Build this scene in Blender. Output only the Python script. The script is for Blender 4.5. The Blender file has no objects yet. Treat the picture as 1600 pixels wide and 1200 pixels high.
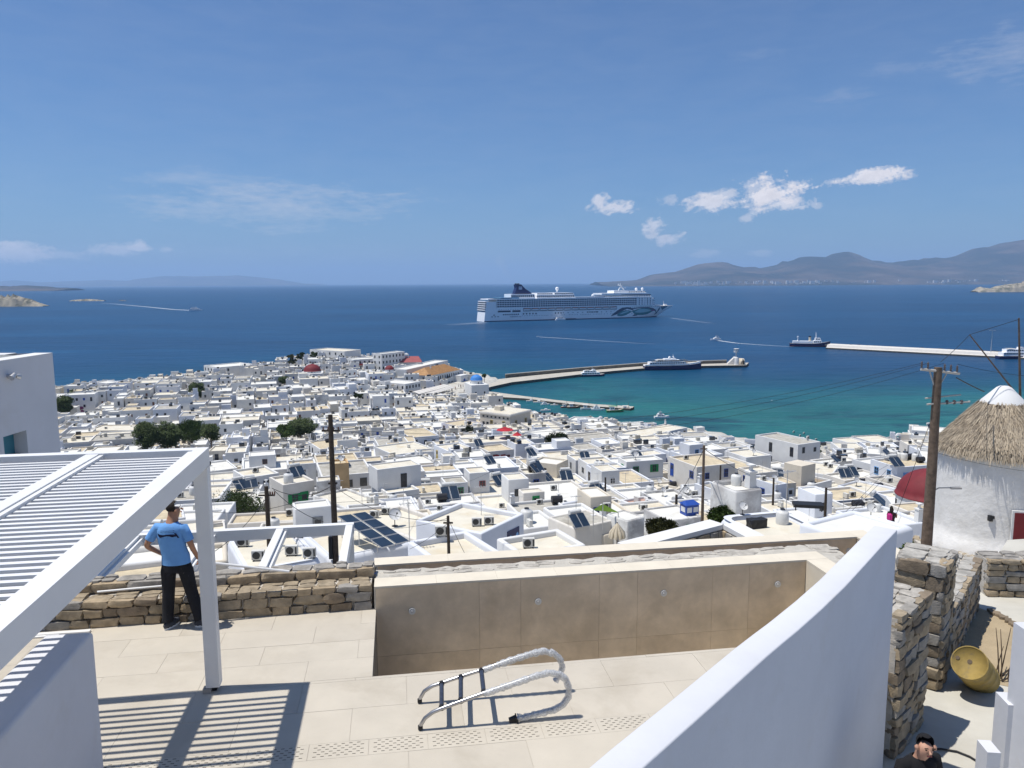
import bpy, bmesh, math, random
from math import radians as R, sin, cos, tan, atan, pi, sqrt, atan2
from mathutils import Vector, Matrix, noise
rnd = random.Random(7)
C = bpy.context.scene
COL = C.collection

# ------------------------------------------------------------------ camera, world, sun, exposure
HC = 60.0                                   # eye height above the sea
F = 1202.0
PITCH, ROLL = R(7.49), R(0.30)
fw = Vector((0, cos(PITCH), -sin(PITCH))); up0 = Vector((0, sin(PITCH), cos(PITCH))); rt0 = Vector((1, 0, 0))
rt = cos(ROLL)*rt0 - sin(ROLL)*up0; up = cos(ROLL)*up0 + sin(ROLL)*rt0
EYE = Vector((0, 0, HC))
cam = bpy.data.objects.new('camera', bpy.data.cameras.new('camera')); COL.objects.link(cam)
cam.data.sensor_width = 36; cam.data.lens = 36*F/1600
cam.data.clip_start = .1; cam.data.clip_end = 120000
m3 = Matrix((rt, up, -fw)).transposed()
cam.matrix_world = Matrix.Translation(EYE) @ m3.to_4x4()
C.camera = cam

def ray(px, py): return (fw + rt*((px-800)/F) + up*((600-py)/F))
def at(px, py, z):
    d = ray(px, py); return EYE + d*((z-HC)/d.z)
def atY(px, py, Y):
    d = ray(px, py); return EYE + d*(Y/d.y)
def proj(p):
    v = Vector(p)-EYE; w = v.dot(fw)
    return (800+F*v.dot(rt)/w, 600-F*v.dot(up)/w, w)

SUN_EL = R(70.5)
sdir = Vector((-1.0, -0.07, tan(SUN_EL))).normalized()        # towards the sun
sun = bpy.data.objects.new('sun', bpy.data.lights.new('sun', 'SUN')); COL.objects.link(sun)
sun.data.energy = 4.9; sun.data.angle = R(.53); sun.data.color = (1, .955, .88)
sun.rotation_euler = sdir.to_track_quat('Z', 'Y').to_euler()

world = bpy.data.worlds.new('World'); C.world = world; world.use_nodes = True
C.view_settings.view_transform = 'Standard'; C.view_settings.look = 'None'
C.view_settings.exposure = 0.0; C.view_settings.gamma = 1
C.render.engine = 'CYCLES'
C.cycles.use_denoising = True
C.cycles.max_bounces = 6; C.cycles.diffuse_bounces = 3; C.cycles.glossy_bounces = 3
C.cycles.transparent_max_bounces = 16; C.cycles.volume_bounces = 1
C.cycles.use_fast_gi = False

class NT:
    def __init__(s, tree): s.t = tree; s.n = tree.nodes; s.l = tree.links
    def new(s, ty, **kw):
        n = s.n.new(ty)
        for k, v in kw.items():
            if k.startswith('i_'): n.inputs[int(k[2:])].default_value = v
            else: setattr(n, k, v)
        return n
    def link(s, a, b): s.l.new(a, b)
    def math(s, op, a, b=None, c=None, clamp=False):
        n = s.n.new('ShaderNodeMath'); n.operation = op; n.use_clamp = clamp
        for i, v in enumerate((a, b, c)):
            if v is None: continue
            if isinstance(v, (int, float)): n.inputs[i].default_value = v
            else: s.l.new(v, n.inputs[i])
        return n.outputs[0]
    def mix(s, f, a, b, bt='MIX'):
        n = s.n.new('ShaderNodeMix'); n.data_type = 'RGBA'; n.blend_type = bt
        for k, v in ((0, f), (6, a), (7, b)):
            if isinstance(v, (int, float)): n.inputs[k].default_value = v
            elif isinstance(v, tuple): n.inputs[k].default_value = (v+(1,))[:4]
            else: s.l.new(v, n.inputs[k])
        return n.outputs[2]
    def ramp(s, f, stops):
        n = s.n.new('ShaderNodeValToRGB'); cr = n.color_ramp
        while len(cr.elements) < len(stops): cr.elements.new(.5)
        for e, (p, c) in zip(cr.elements, stops):
            e.position = p; e.color = (c, c, c, 1) if isinstance(c, (int, float)) else tuple(c)+(1,)
        s.l.new(f, n.inputs[0]); return n.outputs[0]
    def noise(s, vec, scale, detail=4, rough=.55, dist=0):
        n = s.n.new('ShaderNodeTexNoise'); n.inputs['Scale'].default_value = scale
        n.inputs['Detail'].default_value = detail; n.inputs['Roughness'].default_value = rough
        n.inputs['Distortion'].default_value = dist
        if vec is not None: s.l.new(vec, n.inputs['Vector'])
        return n.outputs[0]

def build_world():
    w = NT(world.node_tree); w.n.clear()
    out = w.new('ShaderNodeOutputWorld'); bg = w.new('ShaderNodeBackground')
    sky = w.new('ShaderNodeTexSky'); sky.sky_type = 'NISHITA'; sky.sun_disc = False
    sky.sun_elevation = SUN_EL
    sky.sun_rotation = atan2(sdir.x, sdir.y)
    sky.altitude = 100; sky.air_density = 1.0; sky.dust_density = .6; sky.ozone_density = 3.0
    tc = w.new('ShaderNodeTexCoord')
    sep = w.new('ShaderNodeSeparateXYZ'); w.link(tc.outputs['Generated'], sep.inputs[0])
    x, y, z = sep.outputs
    az = w.math('ARCTAN2', x, y); el = w.math('ARCSINE', z)
    cmb = w.new('ShaderNodeCombineXYZ'); w.link(az, cmb.inputs[0]); w.link(w.math('MULTIPLY', el, 1.35), cmb.inputs[1])
    v = cmb.outputs[0]
    nz = w.math('SUBTRACT', w.noise(v, 38, 7, .62), .5)
    nz2 = w.math('SUBTRACT', w.noise(v, 150, 4, .6), .5)
    # cumulus: centre px, half sizes px, density
    puffs = [(1208, 304, 46, 21, 1), (1226, 318, 34, 10, .8), (1178, 296, 20, 12, .5), (1110, 317, 38, 13, .85), (1135, 306, 24, 10, .6),
             (957, 325, 30, 9, .75), (938, 318, 12, 12, .7), (1020, 356, 17, 15, .7), (1047, 374, 20, 9, .7), (1362, 277, 48, 11, .9),
             (1045, 313, 14, 8, .35), (1165, 341, 9, 6, .5), (1100, 395, 20, 6, .3), (1188, 396, 16, 5, .3),
             (25, 395, 44, 14, .75), (35, 386, 22, 9, .6), (105, 398, 24, 7, .4), (180, 392, 32, 8, .5), (215, 387, 15, 8, .7), (260, 390, 9, 4, .35), (1275, 322, 6, 4, .4)]
    def mask(lst, kn, soft, na, nb):
        tot = None
        for (px, py, hw, hh, k) in lst:
            d = ray(px, py).normalized(); a0 = atan2(d.x, d.y); e0 = math.asin(d.z)
            u = w.math('MULTIPLY', w.math('SUBTRACT', az, a0), F/hw/1.18)
            t = w.math('MULTIPLY', w.math('SUBTRACT', el, e0), F/hh/1.18)
            r = w.math('SQRT', w.math('ADD', w.math('MULTIPLY', u, u), w.math('MULTIPLY', t, t)))
            dd = w.math('SUBTRACT', 1.0, r)
            dd = w.math('ADD', dd, w.math('MULTIPLY', na, kn))
            dd = w.math('ADD', dd, w.math('MULTIPLY', nb, kn*.6))
            dd = w.math('MULTIPLY', w.math('MULTIPLY', dd, 1/soft, clamp=True), k)
            tot = dd if tot is None else w.math('MAXIMUM', tot, dd)
        return tot
    mc = mask(puffs, 2.3, .55, nz, nz2)
    # wispy cirrus sheets
    mp = w.new('ShaderNodeMapping'); mp.inputs['Rotation'].default_value = (0, 0, .12); mp.inputs['Scale'].default_value = (1, 3.2, 1)
    w.link(v, mp.inputs[0])
    nw = w.math('SUBTRACT', w.noise(mp.outputs[0], 14, 6, .6, .4), .5)
    nw2 = w.math('SUBTRACT', w.noise(mp.outputs[0], 60, 3, .6), .5)
    wisps = [(430, 320, 190, 34, .50), (320, 280, 130, 14, .26), (615, 318, 36, 6, .22), (525, 297, 22, 6, .22), (1590, 80, 90, 34, .26), (1325, 150, 50, 12, .18),
             (1385, 108, 40, 12, .14), (1180, 85, 60, 14, .1), (185, 310, 60, 10, .14), (450, 395, 520, 24, .12), (100, 300, 80, 10, .08)]
    mw = mask(wisps, 2.6, 1.3, nw, nw2)
    veil = w.math('MULTIPLY', w.math('MULTIPLY', w.math('ADD', nw, .35), .10), 1, clamp=True)
    mw = w.math('MAXIMUM', mw, veil)
    shade = w.ramp(w.noise(v, 70, 5, .6), [(.28, .82), (.6, 1)])
    # the deeper, slightly violet blue of the picture
    skyc = w.mix(1.0, sky.outputs[0], SKY_TINT, 'MULTIPLY')
    cl = w.mix(1.0, (14.5, 13.4, 13.0), shade, 'MULTIPLY')
    c1 = w.mix(mw, skyc, (10.5, 10.2, 10.2))
    c2 = w.mix(mc, c1, cl)
    w.link(c2, bg.inputs[0]); bg.inputs[1].default_value = SKY_STR
    w.link(bg.outputs[0], out.inputs[0])
SKY_TINT = (.64, .945, 1.30); SKY_STR = .076
build_world()

# ------------------------------------------------------------------ materials
MATS = {}
def mat(name, col, rough=.8, var=.12, scale=3.0, bump=0.0, bscale=20, metal=0, spec=.3, col2=None, mixs=None, coat=0, detail=5):
    if name in MATS: return MATS[name]
    m = bpy.data.materials.new(name); m.use_nodes = True; MATS[name] = m
    t = NT(m.node_tree); b = t.n['Principled BSDF']
    geo = t.new('ShaderNodeNewGeometry'); pos = geo.outputs['Position']
    n = t.noise(pos, scale, detail, .6)
    lo = tuple(max(0, c*(1-var)) for c in col); hi = tuple(min(1, c*(1+var)) for c in col)
    f = t.ramp(n, [(.3, 0.), (.7, 1.)])
    c = t.mix(f, lo, hi)
    if col2:
        n2 = t.noise(pos, mixs[0], 6, .65, .3)
        f2 = t.ramp(n2, [(mixs[1], 0.), (mixs[2], 1.)])
        if len(mixs) > 3: f2 = t.math('MULTIPLY', f2, mixs[3])
        c = t.mix(f2, c, col2)
    t.link(c, b.inputs['Base Color'])
    b.inputs['Roughness'].default_value = rough; b.inputs['Metallic'].default_value = metal
    b.inputs['Specular IOR Level'].default_value = spec
    b.inputs['Coat Weight'].default_value = coat
    if bump:
        bn = t.new('ShaderNodeBump'); bn.inputs['Strength'].default_value = 1; bn.inputs['Distance'].default_value = bump
        t.link(t.noise(pos, bscale, 4, .6), bn.inputs['Height']); t.link(bn.outputs[0], b.inputs['Normal'])
    return m

white = mat('whitewash', (.67, .67, .66), .85, .06, .5, .01, 3, col2=(.62, .59, .53), mixs=(.35, .56, .78, .55))
white2 = mat('whitewash_warm', (.65, .62, .57), .85, .08, .5, .01, 3, col2=(.5, .46, .38), mixs=(.5, .55, .75, .6))
white3 = mat('whitewash_cool', (.66, .68, .72), .85, .06, .5, .01, 3)
cream_wall = mat('cream_wall', (.62, .56, .46), .85, .08, .6)
ochre_wall = mat('ochre_wall', (.56, .38, .20), .85, .12, .8)
grey_wall = mat('grey_wall', (.42, .41, .40), .9, .15, .9, col2=(.7, .7, .68), mixs=(.6, .45, .6, .8))
lilac_wall = mat('lilac_wall', (.56, .55, .60), .9, .08, .8)
roof_cream = mat('roof_cream', (.64, .60, .50), .9, .10, .7, .01, 5, col2=(.52, .40, .22), mixs=(.28, .52, .78, .8))
roof_white = mat('roof_white', (.68, .67, .62), .9, .06, .7, col2=(.55, .5, .4), mixs=(.3, .55, .8, .7))
roof_grey = mat('roof_grey', (.42, .40, .35), .95, .2, 1.2, .02, 6, col2=(.25, .22, .17), mixs=(.5, .5, .7, .8))
roof_tan = mat('roof_tan', (.55, .47, .33), .95, .2, 1.0, .02, 6, col2=(.36, .29, .2), mixs=(.5, .5, .75, .8))
roof_brown = mat('roof_brown', (.30, .24, .17), .95, .2, 1.0)
glass_dark = mat('window_glass', (.03, .035, .045), .12, .2, 2, spec=.6)
black_metal = mat('black_metal', (.02, .02, .022), .5)
wood_dark = mat('pole_wood', (.055, .042, .032), .85, .35, 6, .01, 40)
wood_pole = mat('pole_wood_grey', (.13, .095, .07), .85, .35, 5, .01, 40)
PAINT = {'blue': (.02, .07, .33), 'sky blue': (.15, .35, .65), 'green': (.01, .22, .07), 'dark': (.03, .03, .035), 'brown': (.13, .05, .03), 'red': (.30, .03, .03),
         'white': (.75, .75, .74), 'grey': (.22, .23, .24), 'teal': (.05, .30, .33), 'yellow': (.55, .42, .14)}
def paint(c): return mat('paint_'+c.replace(' ', '_'), PAINT[c], .5, .08, 4, spec=.4)
pale_metal = mat('galvanised', (.55, .55, .55), .4, .1, 8, metal=.6)
ac_white = mat('ac_casing', (.60, .59, .55), .6, .1, 3)
solar = mat('solar_glass', (.02, .036, .062), .3, .2, 1.5, spec=.4)
navy = mat('navy_paint', (.012, .02, .09), .35, .1, .5)
hullwhite = mat('hull_white', (.90, .91, .92), .4, .04, .05)
tile_red = mat('red_dome', (.17, .022, .028), .7, .15, 1.5)
tile_orange = mat('roof_tiles_far', (.42, .24, .11), .9, .25, 1.2, col2=(.25, .14, .07), mixs=(.8, .5, .7, .7))
dome_blue = mat('blue_dome', (.05, .22, .58), .6, .1, 1)
mortar = mat('mortar', (.50, .46, .40), .95, .15, 12, .01, 60)

# ------------------------------------------------------------------ mesh builder
class MB:
    def __init__(s): s.v = []; s.f = []; s.m = []; s.sm = []
    def face(s, pts, mi=0, smooth=False):
        i = len(s.v); s.v += [tuple(p) for p in pts]; s.f.append(tuple(range(i, i+len(pts)))); s.m.append(mi); s.sm.append(smooth)
    def mesh(s, vs, fs, mi=0, smooth=False):
        i = len(s.v); s.v += [tuple(p) for p in vs]
        for f in fs: s.f.append(tuple(i+k for k in f)); s.m.append(mi); s.sm.append(smooth)
    def box(s, c, sz, mi=0, rz=0, M=None, taper=1.0):
        hx, hy, hz = sz[0]/2, sz[1]/2, sz[2]/2
        vs = []
        for z, k in ((-hz, 1), (hz, taper)):
            for (x, y) in ((-hx, -hy), (hx, -hy), (hx, hy), (-hx, hy)):
                x, y = x*k, y*k
                if rz: x, y = x*cos(rz)-y*sin(rz), x*sin(rz)+y*cos(rz)
                vs.append(Vector((x, y, z)))
        if M is not None: vs = [M @ p for p in vs]
        vs = [Vector(c)+p for p in vs]
        s.mesh(vs, [(3, 2, 1, 0), (4, 5, 6, 7), (0, 1, 5, 4), (1, 2, 6, 5), (2, 3, 7, 6), (3, 0, 4, 7)], mi)
    def prism(s, poly, z0, z1, mi=0, mtop=None, bottom=True):
        n = len(poly); a = sum(poly[i][0]*poly[(i+1) % n][1]-poly[(i+1) % n][0]*poly[i][1] for i in range(n))
        if a < 0: poly = poly[::-1]
        vs = [(p[0], p[1], z0) for p in poly]+[(p[0], p[1], z1) for p in poly]
        s.mesh(vs, [(i, (i+1) % n, n+(i+1) % n, n+i) for i in range(n)], mi)
        s.mesh(vs[n:], [tuple(range(n))], mi if mtop is None else mtop)
        if bottom: s.mesh(vs[:n], [tuple(range(n-1, -1, -1))], mi)
    def cyl(s, a, b, r0, r1=None, n=10, mi=0, smooth=True, caps=True):
        a, b = Vector(a), Vector(b); r1 = r0 if r1 is None else r1
        d = (b-a).normalized(); u = d.orthogonal().normalized(); w = d.cross(u)
        vs = []
        for p, r in ((a, r0), (b, r1)):
            for k in range(n):
                t = 2*pi*k/n; vs.append(p+u*(r*cos(t))+w*(r*sin(t)))
        s.mesh(vs, [(k, (k+1) % n, n+(k+1) % n, n+k) for k in range(n)], mi, smooth)
        if caps:
            s.mesh(vs[:n], [tuple(range(n-1, -1, -1))], mi); s.mesh(vs[n:], [tuple(range(n))], mi)
    def tube(s, pts, r, n=8, mi=0):
        pts = [Vector(p) for p in pts]; rings = []; u = None
        for i, p in enumerate(pts):
            d = (pts[min(i+1, len(pts)-1)]-pts[max(i-1, 0)]).normalized()
            if u is None: u = d.orthogonal().normalized()
            u = (u-d*u.dot(d)).normalized(); w = d.cross(u)
            rr = r[i] if isinstance(r, (list, tuple)) else r
            rings.append([p+u*(rr*cos(2*pi*k/n))+w*(rr*sin(2*pi*k/n)) for k in range(n)])
        vs = [q for g in rings for q in g]; fs = []
        for i in range(len(pts)-1):
            for k in range(n): fs.append((i*n+k, i*n+(k+1) % n, (i+1)*n+(k+1) % n, (i+1)*n+k))
        s.mesh(vs, fs, mi, True); s.mesh(rings[0], [tuple(range(n-1, -1, -1))], mi); s.mesh(rings[-1], [tuple(range(n))], mi)
    def lathe(s, prof, n=20, mi=0, c=(0, 0, 0), a0=0, a1=2*pi, sx=1, sy=1):
        vs = []; c = Vector(c)
        full = abs(a1-a0-2*pi) < 1e-6; k = n if full else n+1
        for (r, z) in prof:
            for i in range(k):
                t = a0+(a1-a0)*i/n; vs.append(c+Vector((r*cos(t)*sx, r*sin(t)*sy, z)))
        fs = []
        for j in range(len(prof)-1):
            for i in range(n):
                i2 = (i+1) % k; fs.append((j*k+i, j*k+i2, (j+1)*k+i2, (j+1)*k+i))
        s.mesh(vs, fs, mi, True)
    def data(s, name, mats):
        me = bpy.data.meshes.new(name); me.from_pydata(s.v, [], s.f)
        for m in mats if isinstance(mats, (list, tuple)) else [mats]: me.materials.append(m)
        me.polygons.foreach_set('material_index', s.m); me.polygons.foreach_set('use_smooth', s.sm)
        me.update(); return me
    def build(s, name, mats, parent=None, loc=None, rz=0):
        return link(name, s.data(name, mats), parent, loc, rz)

def link(name, me, parent=None, loc=None, rz=0, scale=None, rot=None):
    o = bpy.data.objects.new(name, me); COL.objects.link(o)
    if parent: o.parent = parent
    if loc is not None: o.location = loc
    if rz: o.rotation_euler = (0, 0, rz)
    if rot is not None: o.rotation_euler = rot
    if scale is not None: o.scale = scale
    return o
def tag(o, label=None, cat=None, group=None, kind=None):
    if label: o['label'] = label
    if cat: o['category'] = cat
    if group: o['group'] = group
    if kind: o['kind'] = kind
    return o
def empty(name, label, cat, loc=(0, 0, 0), rz=0, group=None):
    o = bpy.data.objects.new(name, None); COL.objects.link(o); o.location = loc; o.rotation_euler = (0, 0, rz); o.empty_display_size = .2
    return tag(o, label, cat, group)

def interp(t, x):
    if x <= t[0][0]: return t[0][1]
    for (a, va), (b, vb) in zip(t, t[1:]):
        if x <= b: return va+(vb-va)*(x-a)/(b-a)
    return t[-1][1]
def sstep(x, a, b):
    t = max(0, min(1, (x-a)/(b-a))); return t*t*(3-2*t)

# ------------------------------------------------------------------ land
def lp(px, py, z): p = at(px, py, z); return (p.x, p.y)
LAND = [(-600, -60), (-600, 300), (-420, 330), (-300, 362), (-232, 398), (-205, 432), (-177, 462), (-150, 498), (-128, 520), (-95, 516), (-57, 505), (-30, 498),
        (-14, 480), (-6, 462), (-10, 448), (-16, 418), (-16, 398), (-2, 372), (6, 345), (16, 326), (42, 313), (72, 306), (84, 288), (90, 270), (104, 258), (140, 275), (220, 300),
        (400, 300), (600, 280), (600, -60)]
def seg_d(x, y, a, b):
    ax, ay = a; bx, by = b; dx, dy = bx-ax, by-ay
    t = max(0, min(1, ((x-ax)*dx+(y-ay)*dy)/(dx*dx+dy*dy))); return math.hypot(x-ax-t*dx, y-ay-t*dy)
def inpoly(x, y, P):
    c = False; j = len(P)-1
    for i in range(len(P)):
        if (P[i][1] > y) != (P[j][1] > y) and x < (P[j][0]-P[i][0])*(y-P[i][1])/(P[j][1]-P[i][1])+P[i][0]: c = not c
        j = i
    return c
def land_d(x, y):
    d = min(seg_d(x, y, LAND[i], LAND[(i+1) % len(LAND)]) for i in range(len(LAND)))
    return d if inpoly(x, y, LAND) else -d
GB = [(-60, 50), (8, 50), (11, 50), (14, 48), (20, 46.3), (30, 43.5), (48, 39.2), (80, 31.8), (120, 24.5), (150, 19), (210, 10.5), (260, 4.5), (300, 2.6), (700, 2.2)]
RB = [(-60, 0), (8, 2.5), (12, 3.6), (16, 4.4), (25, 4.3), (38, 4.0), (44, 4.7), (52, 2.5), (62, .3), (70, 0), (700, 0)]
def ground(x, y):
    g = interp(GB, y)+interp(RB, y)*sstep(x, 9, 16)
    g += 6.5*math.exp(-(((x+115)/75)**2+((y-490)/55)**2)) + 3*math.exp(-(((x+200)/60)**2+((y-400)/70)**2))
    if y < 200: g += -1.5*sstep(-x, 20, 120)+.6*sin(x*.05+y*.04)*sstep(y, 60, 120)
    return g
def atg(px, py, h, y0=None):
    """where the line of sight meets the ground raised by h"""
    lo, hi = 5.0, 900.0; d = ray(px, py); d = d/d.y; n = 220; y0 = y0 or (64. if px > 1180 and py < 812 else 20.); prev = y0; seen = False
    for i in range(1, n+1):
        y = y0*(900/y0)**(i/n); p = EYE+d*y
        if p.z < ground(p.x, p.y)+h:
            if seen: lo, hi = prev, y; break
        else: seen = True
        prev = y
    for _ in range(24):
        m = (lo+hi)/2; p = EYE+d*m
        if p.z < ground(p.x, p.y)+h: hi = m
        else: lo = m
    return EYE+d*hi

def build_land():
    xs = sorted(set([-600, -520, -440]+[-400+5*i for i in range(161)]+[440, 520, 600])); ys = sorted(set([-60, -30, 0, 4, 8, 10, 11, 12, 13, 14, 16, 18, 20, 23, 26]+[30+5*i for i in range(104)]))
    vs = []; fs = []
    for y in ys:
        for x in xs:
            d = land_d(x, y); g = ground(x, y)
            if y > 240: g = g*sstep(d, -1, 3) - 3*(1-sstep(d, -6, 1))
            g += .25*noise.noise(Vector((x*.08, y*.08, 0)))
            if 11 < y < 260: g = min(g, ground(x, y))
            vs.append((x, y, g))
    n = len(xs)
    for j in range(len(ys)-1):
        for i in range(n-1):
            f = (j*n+i, j*n+i+1, (j+1)*n+i+1, (j+1)*n+i)
            if max(vs[k][2] for k in f) > -2.9: fs.append(f)
    mb = MB(); mb.mesh(vs, fs, 0, True)
    m = mat('lane_ground', (.50, .48, .43), .95, .2, .35, .02, 4, col2=(.24, .22, .16), mixs=(.09, .55, .62, .5))
    tag(mb.build('ground', m), kind='structure')
build_land()

def build_sea():
    def grade(a, b, s, far):
        L = []; x = a
        while x <= b: L.append(x); x += s
        k = s; x = b
        while x < far: k *= 1.35; x += k; L.append(x)
        return L
    xs = grade(0, 320, 8, 70000); xs = [-x for x in xs[:0:-1]]+xs
    ys = grade(180, 640, 8, 70000)
    vs = []; fs = []; col = []
    for y in ys:
        for x in xs:
            vs.append((x, y, 0))
            if abs(x) < 420 and y < 800:
                d = -land_d(x, y)
            else: d = 400
            # a shallow sandy harbour, a narrow pale strip along the open shore
            harbour = sstep(x, -5, 60)*sstep(-y, -560, -360)
            k = math.exp(-max(0, d)/60)*.45 + math.exp(-max(0, d)/150)*.95*harbour
            col.append(min(1, k))
    n = len(xs)
    for j in range(len(ys)-1):
        for i in range(n-1): fs.append((j*n+i, j*n+i+1, (j+1)*n+i+1, (j+1)*n+i))
    mb = MB(); mb.mesh(vs, fs)
    m = bpy.data.materials.new('sea_water'); m.use_nodes = True; t = NT(m.node_tree); b = t.n['Principled BSDF']
    at_ = t.new('ShaderNodeAttribute'); at_.attribute_name = 'shallow'
    geo = t.new('ShaderNodeNewGeometry'); pos = geo.outputs['Position']
    big = t.noise(pos, .012, 4, .6, .5)
    mpb = t.new('ShaderNodeMapping'); mpb.inputs['Scale'].default_value = (.35, 1, 1); t.link(pos, mpb.inputs[0])
    band = t.noise(mpb.outputs[0], .004, 5, .65)
    sh = t.math('MULTIPLY', at_.outputs['Fac'], t.math('ADD', t.math('MULTIPLY', big, 1.3), .35), clamp=True)
    deep = t.mix(t.ramp(band, [(.35, 0.), (.65, 1.)]), (.003, .036, .098), (.005, .055, .140))
    c = t.mix(t.ramp(sh, [(0., 0.), (.35, 1.)]), deep, (.005, .075, .115))
    c = t.mix(t.ramp(sh, [(.3, 0.), (.8, 1.)]), c, (.016, .125, .125))
    weed = t.ramp(t.noise(mpb.outputs[0], .035, 4, .6, .8), [(.52, 0.), (.62, 1.)])
    c = t.mix(t.math('MULTIPLY', weed, t.math('MULTIPLY', at_.outputs['Fac'], .75)), c, (.006, .04, .065))
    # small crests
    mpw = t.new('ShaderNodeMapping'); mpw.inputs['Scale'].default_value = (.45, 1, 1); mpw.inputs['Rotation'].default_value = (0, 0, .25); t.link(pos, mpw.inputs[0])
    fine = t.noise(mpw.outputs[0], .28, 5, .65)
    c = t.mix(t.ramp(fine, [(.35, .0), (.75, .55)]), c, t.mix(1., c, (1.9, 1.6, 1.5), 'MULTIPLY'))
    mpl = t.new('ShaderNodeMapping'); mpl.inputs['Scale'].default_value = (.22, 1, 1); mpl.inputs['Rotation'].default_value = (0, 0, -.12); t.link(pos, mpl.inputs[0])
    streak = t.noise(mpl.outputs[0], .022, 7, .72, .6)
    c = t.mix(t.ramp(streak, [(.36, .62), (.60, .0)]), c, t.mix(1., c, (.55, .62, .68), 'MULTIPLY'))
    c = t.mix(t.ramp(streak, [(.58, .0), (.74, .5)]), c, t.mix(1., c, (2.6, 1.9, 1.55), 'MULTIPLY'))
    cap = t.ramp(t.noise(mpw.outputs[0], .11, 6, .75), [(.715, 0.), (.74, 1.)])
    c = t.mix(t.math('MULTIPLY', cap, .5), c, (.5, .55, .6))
    t.link(c, b.inputs['Base Color'])
    b.inputs['Roughness'].default_value = .32; b.inputs['IOR'].default_value = 1.33; b.inputs['Specular IOR Level'].default_value = .12
    bm_ = t.new('ShaderNodeBump'); bm_.inputs['Distance'].default_value = .9; bm_.inputs['Strength'].default_value = .8
    t.link(t.math('ADD', fine, t.math('MULTIPLY', t.noise(mpw.outputs[0], .06, 3, .5), 2)), bm_.inputs['Height'])
    t.link(bm_.outputs[0], b.inputs['Normal'])
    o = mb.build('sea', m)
    a = o.data.attributes.new('shallow', 'FLOAT', 'POINT'); a.data.foreach_set('value', col)
    tag(o, kind='structure')
build_sea()

# ------------------------------------------------------------------ far mountains, islands, haze
def build_mountain(name, prof, Y, depth, m, label=None, seed=1, rough=.12):
    """prof: list of (px, py) of the skyline; a ridge with a front and a back slope standing in the sea"""
    base = [at(px, 455, 0) for px, _ in prof]
    n = 160; vs = []; fs = []; rows = 12
    x0, x1 = prof[0][0], prof[-1][0]
    for i in range(n+1):
        px = x0+(x1-x0)*i/n; py = interp(prof, px)
        top = atY(px, py, Y); hgt = max(.3, top.z)
        for j in range(rows+1):
            t = j/rows                       # 0 shore in front, .6 ridge, 1 back
            y = Y-depth*(1-t/.6) if t < .6 else Y+depth*.6*(t-.6)/.4
            k = (t/.6)**1.25 if t < .6 else 1-((t-.6)/.4)**1.5
            x = top.x*(y/Y)**.5
            nn = noise.fractal(Vector((x*3.0/depth+seed, y*3.0/depth, 0)), 1.0, 2.0, 6)
            nn2 = noise.ridged_multi_fractal(Vector((x*5.0/depth+seed, y*1.6/depth, 1.)), 1.0, 2.0, 5, 1., 2.)-1
            z = hgt*k*(1+(nn*rough*2.2+nn2*rough)*(1 if abs(t-.6) > .01 else .08)) if 0 < t < 1 else -2
            vs.append((x, y, max(-2, min(z, hgt*1.0 if t > .5 else 9e9))))
    r = rows+1
    for i in range(n):
        for j in range(rows): fs.append((i*r+j, (i+1)*r+j, (i+1)*r+j+1, i*r+j+1))
    mb = MB(); mb.mesh(vs, fs, 0, True)
    o = mb.build(name, m); tag(o, kind='structure')
    if label: o['label'] = label
    return o
mtn = mat('mountain', (.085, .072, .068), .95, .5, .0022, col2=(.015, .028, .036), mixs=(.0007, .42, .56, .9), detail=10)
SK = [(930, 440.6), (985, 438.5), (1000, 437), (1018, 429), (1060, 424), (1095, 412), (1130, 409), (1165, 414), (1190, 416), (1225, 405), (1260, 401), (1290, 402), (1305, 396), (1322, 393), (1340, 398), (1362, 404), (1385, 407), (1430, 406), (1455, 402),
      (1475, 404), (1500, 400), (1530, 387), (1550, 386), (1575, 378), (1600, 375), (1700, 352), (1850, 368), (2050, 400), (2300, 430)]
build_mountain('mountains', SK, 15500, 4200, mtn, 'hazy brown mountain island across the strait at right', 3)
SK2 = [(-300, 432), (-100, 439), (0, 440), (20, 438), (60, 441), (130, 439), (165, 437), (200, 438), (235, 433), (265, 430), (300, 432), (340, 431), (370, 430), (400, 433), (440, 437), (470, 443), (500, 444)]
build_mountain('far_hills', SK2, 38000, 6000, mtn, 'faint blue hills on the left horizon', 9)
SK3 = [(-200, 441), (0, 446.5), (40, 446), (75, 448), (100, 449.6), (115, 450.4)]
build_mountain('low_island', SK3, 9000, 900, mtn, 'long low dark island on the horizon at far left', 5)
hm = MB()
for i in range(170):
    px = rnd.choice([rnd.gauss(1190, 30), rnd.gauss(1300, 40), rnd.gauss(1240, 70), rnd.gauss(1110, 25), rnd.gauss(1480, 60)])
    Yv = 11600+rnd.random()*500; p = atY(px, 440, Yv); z = 10+rnd.random()*50
    s = 12+rnd.random()*22; hm.box((p.x, Yv, z), (s*1.6, s, s*.7+20))
tag(hm.build('far_village', white), label='scatter of tiny white houses along the far mountain shore', kind='stuff')

def haze():
    mb = MB(); mb.box((0, 24000, 700-4.05), (110000, 92000, 1400-.1))
    m = bpy.data.materials.new('haze_air'); m.use_nodes = True; t = NT(m.node_tree); t.n.clear()
    o = t.new('ShaderNodeOutputMaterial'); v = t.new('ShaderNodeVolumePrincipled')
    v.inputs['Color'].default_value = (.50, .72, 1, 1); v.inputs['Density'].default_value = HAZE_D
    v.inputs['Anisotropy'].default_value = 0.1
    t.link(v.outputs[0], o.inputs['Volume'])
    ob = mb.build('haze', m); tag(ob, kind='stuff')
HAZE_D = 4.3e-5
haze()
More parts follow.
